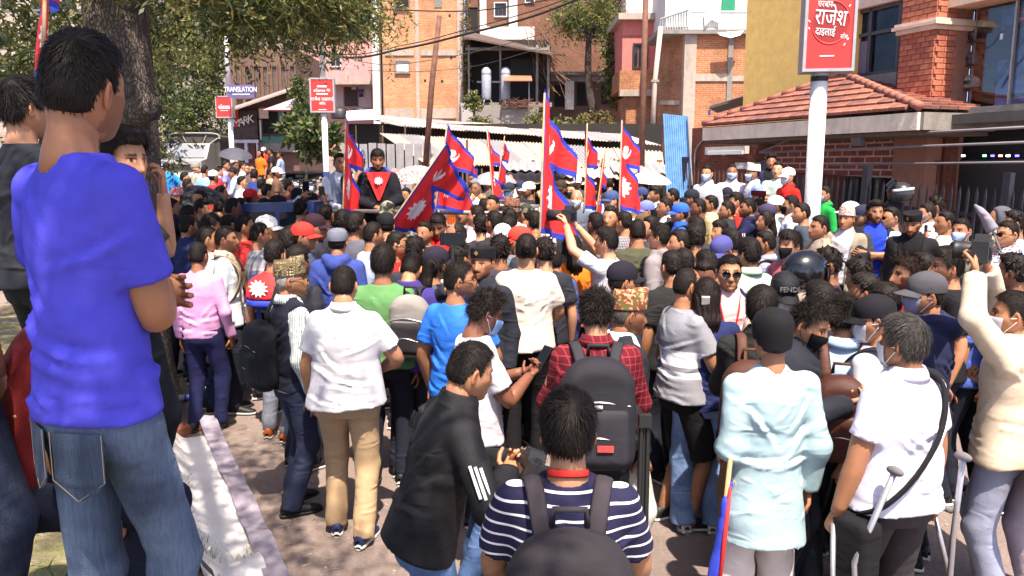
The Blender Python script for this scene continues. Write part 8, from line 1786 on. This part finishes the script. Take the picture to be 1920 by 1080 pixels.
# ---- centre, behind the flags
for row in (
    ('man in pale mask and dark cap near the thin flag', 955, 342, 150, dict(hat='cap', hatc='#2b2f3a', mask='#a9c8e4', topc='#e4e2e0')), ('bald brown man at the back near the thin flag', 957, 326, 170, dict(hair='thin', topc='#cfc6c0', skin=2)),
    ('man in navy cap at the back before the shed', 977, 339, 150, dict(hat='cap', hatc='#2a2c4a', topc='#23252c')), ('man in white cap facing the speakers', 992, 341, 95, dict(hat='cap', hatc='#efe9e2', topc='#23232a', skin=3)),
    ('man in brown dhaka topi near the big flag', 960, 368, 140, dict(hat='topi', hatc=cloth('#6a4a38', 'dhaka', '#9a6a5a'), topc='#c4bcb4', glass_='glasses')), ('man in camouflage cap near the big flag', 984, 381, 60, dict(hat='cap', hatc=cloth('#7a725c', 'camo', '#3a3a30'), topc='#5a544a')),
    ('wavy haired man below the dhaka topi', 956, 392, 20, dict(hair='curly', topc='#3c3c44')), ('dark haired man above the white cap in the middle', 952, 408, 10, dict(hair='medium', topc='#2c2c34')),
    ('person in white cap at the back before the shed', 1083, 329, 165, dict(hat='cap', hatc='#e6e2dc', topc='#3e3a3a')), ('man with dark mask beside the big flag', 1072, 344, 150, dict(mask='#22262a', topc='#e0dcd8')),
    ('bald old man in pale mask beside the big flag', 1082, 356, 160, dict(hair='thin', hairc='#9a9690', mask='#cfd4dc', topc='#5a6270', old=1)), ('man seen from behind near the shed', 1143, 334, 10, dict(hair='short', topc='#2a2426')),
    ('man in blue cap between two flags', 1147, 357, 120, dict(hat='cap', hatc='#3c4a74', topc='#a8c4d4')), ('round faced man between two flags', 1146, 386, 150, dict(topc='#d4cac0', skin=1)),
    ('man with phone raised near the big flag pole', 1003, 395, 20, dict(topc='#e4d6cc', ra='raise')), ('man in dark jacket behind the raised phone', 1050, 392, 30, dict(topc='#23232a')),
    ('man in pink cap near the patterned umbrella', 740, 316, 150, dict(hat='cap', hatc='#d87a80', topc='#8c8a90')), ('back of a crew cut head beneath the speakers', 700, 377, 10, dict(hair='crop', topc='#4a4030', skin=3)),
    ('dark haired man under the truck rail', 672, 378, 15, dict(topc='#2c2a26')), ('man in camouflage cap facing the camera', 726, 377, 172, dict(hat='cap', hatc=cloth('#8a8878', 'camo', '#4c4c40'), topc='#4a463e', skin=3)),
    ('man in black cap with white badge under the flag tip', 723, 399, 20, dict(hat='cap', hatc='#17171b', topc='#20202a')), ('man in cap and mask behind the two crossed flags', 862, 335, 165, dict(hat='cap', hatc='#34384c', mask='#a8c4e0', topc='#dcdcdc')),
    ('dark haired man near the wooden post', 886, 325, 140, dict(topc='#4a3c38')), ('grey haired man looking up near the thin flag', 893, 340, 150, dict(hair='crop', hairc='#5a5450', topc='#dcd8d8', skin=3)),
    ('moustached man in cap near the thin flag', 914, 330, 160, dict(hat='cap', hatc='#2e2a28', beard=1, topc='#55504e')), ('tanned man below the masked cap wearer', 873, 357, 120, dict(topc='#5c4a44', skin=3)),
    ('bareheaded man in grey behind the flag hem', 870, 381, 160, dict(topc='#8a8490', skin=2)), ('man raising a camera in the middle of the crowd', 908, 372, 20, dict(topc='#3a3a40', ra='aim', la='aim')),
    ('dark haired youth left of the truck bed', 610, 383, 0, dict(topc='#2a2c36')), ('thick haired man below the truck bed', 640, 395, -20, dict(hair='medium', topc='#3a3640')),
    ('young man in grey below the topi speaker', 664, 400, -30, dict(hair='mop', topc='#5a5a66')), ('man in pale shirt between the crossed flags', 800, 372, 160, dict(topc='#dcd6d0')),
    ('dark haired man behind the leaning flag', 762, 352, 150, dict(topc='#3c3438')), ('man in white under the patterned umbrella', 782, 336, 150, dict(topc='#e2dcd8', skin=2)),
    ('man with dark cap below the patterned umbrella', 812, 346, 140, dict(hat='cap', hatc='#2c2c38', topc='#6a6270')), ('man in orange checked shirt before the shed wall', 838, 342, 160, dict(topc=cloth('#c4622a', 'check', '#7a3018'))),
    ('man in light shirt beside the flag hem', 895, 385, 60, dict(topc='#ccc6cc')), ('dark haired man in front of the raised camera', 902, 404, 10, dict(hair='curly', topc='#2b2b33')),
    ('man in pale pink at the foot of the thin flag', 925, 366, 140, dict(topc='#d8a8b0')), ('man in charcoal beside the wavy hair', 928, 395, 40, dict(topc='#26262d')),
    ('man in black near the flag between two poles', 1118, 398, 30, dict(topc='#1b1b20')), ('man in grey checked shirt near the last flag', 1172, 396, 40, dict(topc=cloth('#9a96a0', 'check', '#5a5662'))),
    ('masked man in white behind the last flag', 1186, 372, 120, dict(mask='#e4e2e4', topc='#e8e4e0')), ('dark haired man at the back beside the cream umbrella', 1175, 345, 130, dict(topc='#3a2e2c')),
    ('man in sky blue shirt at the back before the shed', 1110, 345, 140, dict(topc='#9cb8dc')), ('man in brown jacket at the back before the shed', 1052, 338, 150, dict(topc='#6a4e3c', hat='cap', hatc='#3a2c24')),
    ('man in white kurta at the back near the big flag', 1032, 345, 160, dict(topc='#e6e2da', hat='topi', hatc=DHK)), ('dark haired man at the back close to the thin flag', 935, 345, 150, dict(topc='#33303a'))):
    lb, x, y, f, kw = row; M(lb, x, y, f, detail=1 if y > 350 else 0, **kw)
# ---- far and left side of the crowd
for row in (
    ('man in bright blue jacket seen from behind near the truck', 312, 304, 4, dict(top='jacket', topc=cloth('#1f7fd8'), ra='hip', la='hip', h=1.72)), ('grey haired man in khaki coat near the truck', 366, 304, -80, dict(hairc='#7c7872', hat='topi', hatc='#8a8078', top='open', topc='#8a8478', inner=WT)),
    ('man in sky blue shirt near the truck', 383, 310, -20, dict(topc='#7fa8e4')), ('man in white cap and red shirt near the truck', 399, 319, -30, dict(hat='cap', hatc='#d8ccc8', topc=cloth('#c02a2e'))),
    ('man in crimson shirt beside the white cap', 408, 314, -60, dict(topc='#a82a3c')), ('tall man in lilac shirt near the truck', 421, 301, -70, dict(topc='#8a86c0', h=1.74)),
    ('man in pale blue striped shirt looking at his hands', 433, 316, 100, dict(top='shirt', topc=cloth('#c8d4f4', 'vstripes', '#9aa8d8'), ra='front', la='front', nod=20)), ('man in navy jacket with a pale strap seen from behind', 476, 317, 0, dict(top='jacket', topc='#2a3a74')),
    ('dark man in black near the lilac shirt', 441, 303, -120, dict(topc='#26262e', skin=4)), ('man in white shirt looking towards the motorbikes', 454, 304, -70, dict(topc=WT)),
    ('smiling man facing the camera near the navy jacket', 464, 307, 175, dict(topc='#4a4a52', skin=1)), ('second smiling man facing the camera near the navy jacket', 473, 308, 170, dict(topc='#5a4a44', skin=2)),
    ('woman wrapped in orange near the motorbikes', 487, 281, 150, dict(hair='long', topc=cloth('#d8701c'), g=.1)), ('person in white cap and red near the motorbikes', 494, 276, 150, dict(hat='cap', hatc='#eee6e0', topc='#c43a2c', g=.15)),
    ('tall man in black near the motorbikes', 507, 279, 100, dict(topc='#17151a', h=1.74)), ('woman in grey blue tunic with folded hands by the motorbikes', 525, 284, 95, dict(hair='tied', topc='#8a98b8', ra='front', la='front', botc='#e0dcd8')),
    ('child in white near the doorway', 474, 285, 150, dict(topc='#e4dcd8', h=1.4)), ('man in white and blue shirt by the smaller sign pole', 412, 275, 150, dict(topc='#c4d0f0')), ('man in pale green shirt by the smaller sign pole', 426, 274, 160, dict(topc='#c8e4d0')),
    ('person in black under the grey umbrella', 442, 288, 10, dict(topc='#1a1a1e')), ('man in beige looking towards the truck rail', 506, 314, -60, dict(topc='#a8967c', skin=3)), ('brown man in white cap near the pickup truck', 518, 313, -70, dict(hat='cap', hatc='#e8e2dc', topc='#5e4638', skin=4)),
    ('old man in pink striped topi and grey coat', 331, 349, -140, dict(hat='topi', hatc=cloth('#c86a78', 'vstripes', '#e8b8bc'), top='open', topc='#8f8680', inner='#e8e2da', skin=2, nod=12)), ('man under the black umbrella facing the camera', 376, 356, 150, dict(topc='#26242a', skin=2)),
    ('dark haired man looking towards the raised arm', 412, 348, -60, dict(topc='#2b2a30')), ('man with a white cup near the black umbrella', 376, 374, -80, dict(topc='#2e2c33', skin=1, hair='medium')), ('back of a close cropped head near the raised arm', 411, 372, -10, dict(hair='crop', topc='#4a423c')),
    ('brown skinned man beside the close cropped head', 434, 371, -50, dict(topc='#6a5a50', skin=4)), ('man in white collar pointing ahead', 449, 371, -60, dict(top='shirt', topc='#e4e2e8', skin=1)), ('man in red cap behind the pointing hand', 468, 354, -40, dict(hat='cap', hatc='#c82a28', topc='#3a3438')),
    ('man in dark cap and sunglasses beside the raised arm', 520, 366, -75, dict(hat='cap', hatc='#1b1722', glass_='sunglasses', topc='#34323c', skin=2)), ('man filming with a phone near the maroon cap', 564, 374, -25, dict(ra='aim', topc='#5a5f6c', hair='curly')),
    ('bystander in grey near the blue jacket', 345, 322, -60, dict(topc='#7a7880')), ('bystander in dark green near the khaki coat', 350, 335, -50, dict(topc='#2f3c34')), ('man in charcoal before the navy jacket', 490, 335, -40, dict(topc='#2c2c34')), ('man in white tunic before the pickup cab', 452, 330, -60, dict(topc='#d8d4dc')),
    ('man in black tshirt before the pickup cab', 500, 345, -50, dict(topc='#1c1c22')), ('man in maroon shirt before the pickup cab', 540, 338, -60, dict(topc='#6a2430')), ('man in olive shirt by the pickup door', 556, 352, -40, dict(topc='#55583c')), ('man in grey shirt by the pickup door', 585, 362, -20, dict(topc='#8a8a94')),
    ('man in dark blue near the black umbrella handle', 350, 385, -30, dict(topc='#1f2a50')), ('man in brown near the pink topi', 318, 372, -60, dict(topc='#5a4234'))):
    lb, x, y, f, kw = row; kw = dict(kw); M(lb, x, y, f, detail=1 if y > 340 else 0, **kw)
rs = M('bald man in pale striped shirt raising his phone high', 494, 371, -50, 1.68, hair='crop', mask='#c8c4c8', top='shirt', topc=cloth('#dcdcf0', 'vstripes', '#b4b8dc'), ra=((.42, .30, 1.72), (1, 0, -.6), (0, 1, 0), 1.0), skin=2, detail=2)
p = hand_at(rs, 1, .08); phone('phone raised high by the man in the pale striped shirt', tuple(p + Vector((0, 0, .05))), 0, 0)
p = hand_at([o for o in PEOPLE if o['label'].startswith('man filming with a phone near the maroon')][0], 1, .08); phone('phone held up near the maroon cap', tuple(p + Vector((0, 0, .05))), -20, 5)
# speakers on the pickup bed
sz = gz(0, 9.9) + .66
def onbed(px, py, Y, h): q_ = at_y(px, py, Y); return (q_.x, Y, q_.z - h)
J1 = M('speaker in pale blue shirt and waistcoat leaning on the truck rail', pos=onbed(637, 288, 9.7, 1.66), face=-150, h=1.66, hair='short', top='vest', topc=cloth('#9aa4c0'), inner=cloth('#dfe4f4'), la=((.30, .22, 1.0), (1, -.3, -.3), (0, 0, -1), .8), ra='front', skin=2, detail=2)
J2 = M('speaker in checked topi and sunglasses talking into a microphone', pos=onbed(672, 279, 9.6, 1.67), face=-160, h=1.62, hat='topitall', hatc=cloth('#dfe4ee', 'check', '#5a6488'), glass_='sunglasses', ra='mic', top='open', topc=cloth('#23243a'), inner=cloth('#e0d4c0'), skin=2, detail=2)
p = hand_at(J2, 1, .10); e = empty('microphone', tuple(p), 0); tag(e, 'black microphone held by the speaker in the checked topi', 'microphone'); MB().tube([(0, 0, -.09), (0, 0, .06)], .014, 8).build('handle', INK, e, True); d_ = head_dirs(12, 8) * .026 + np.array([0, 0, .08]); m = MB(); m.add(d_, grid_q(8, 12)[:, ::-1]); m.build('mesh_head', plain('mic_grey', (.12, .12, .12), .4, .5), e, True)
J3 = M('young man with a red flag scarf standing on the truck', pos=onbed(707, 273, 9.3, 1.70), face=-168, h=1.66, hair='medium', top='jacket', topc=cloth('#16181f'), la='front', ra='front', nod=12, skin=2, detail=2)
e = worn('flag_scarf', J3, 'red scarf with white sun around the neck of the young man on the truck', 'scarf')
m = MB(); rows = []
for t in np.linspace(0, 1, 10):
    w = .135 * (1 - t) + .012; x = np.linspace(-1, 1, 13) * w; rows.append(np.stack([x, .105 + .045 * np.sqrt(np.clip(1 - (x / .16) ** 2, 0, 1)) + .01 * np.sin(x * 60 + t * 5), 1.455 - .02 * (1 - np.abs(x / w) * 0) - t * .33 + 0 * x], 1))
V = np.concatenate(rows); m.add(V, grid_q(10, 13, False)); m.build('cloth', FR, e, True); MB().tube(spline([(-.13, .10, 1.43), (-.09, -.03, 1.47), (0, -.075, 1.475), (.09, -.03, 1.47), (.13, .10, 1.43)], 5), .022, 7).build('neck_band', FB, e, True)
MB().poly([(.055 * (1 if k % 2 else .62) * math.cos(k * math.pi / 12), .163, 1.335 + .05 * (1 if k % 2 else .62) * math.sin(k * math.pi / 12)) for k in range(24)], .008, (0, 1, 0)).build('sun_emblem', FW, e)
# umbrellas
for lb, x, y, Yd, rad, mt, tl in (('cream umbrella open before the blue sheet', 1218, 322, 13, .36, cloth('#e8d2ac', rough=.6), (8, 4)), ('black umbrella open beside the pink striped topi', 374, 349, 11.2, .36, cloth('#22222a', rough=.6), (10, 12)), ('pink and white patterned umbrella near the leaning flag', 777, 311, 13.5, .48, cloth('#e0c8cc', 'floral', '#b88a98', rough=.6), (10, -6)), ('dark grey umbrella by the smaller sign pole', 441, 278, 24, .5, cloth('#4a4a54', rough=.6), (15, 10)), ('light grey umbrella behind the two crossed thin flags', 925, 322, 14, .4, cloth('#8c8c96', rough=.6), (8, 0))):
    q_ = at_y(x, y, Yd); umbrella(lb, (q_.x, Yd, q_.z - rad * .42), rad, mt, tl)
# ---- flags
flag('flag hanging straight down in front of the truck speakers', (648, 224), (643, 392), 8.6, 84, 1, (650, 425), .10, .03, 1.0)
flag('flag on a slanting pole leaning towards the tree', (834, 272), (731, 421), 8.0, 48, 1, (722, 436), .02, .05, .4)
flag('flag crossing behind the leaning one', (838, 238), (817, 384), 8.4, 52, 1, (812, 430), .12, .06, 2.0)
flag('narrow furled flag before the wooden post', (913, 243), (924, 368), 10.5, 82, 1, (942, 385), .05, .05, .3)
flag('dull furled flag crossing the narrow one', (946, 256), (934, 340), 11.5, 80, 1, (926, 372), .10, .05, 1.6)
flag('biggest flag on a bamboo pole in the middle of the crowd', (1021, 178), (1013, 428), 6.9, 66, 1, (1004, 505), .16, .05, .8, radius=.011)
flag('narrow upright flag with thick blue hem beside the biggest one', (1101, 233), (1096, 385), 8.8, 76, 1, (1094, 400), .06, .05, 1.3)
flag('small tilted flag between two upright ones', (1134, 281), (1118, 402), 9.2, 80, 1, (1112, 420), .12, .04, .2)
flag('upright flag nearest to the cream umbrella', (1166, 228), (1161, 385), 8.4, 60, 1, (1165, 475), .14, .05, 2.4)
flag('flag hanging behind the head of the blue tshirt man', (90, -170), (80, 124), 3.6, 62, -1, (76, 330), .05, .05, .6)
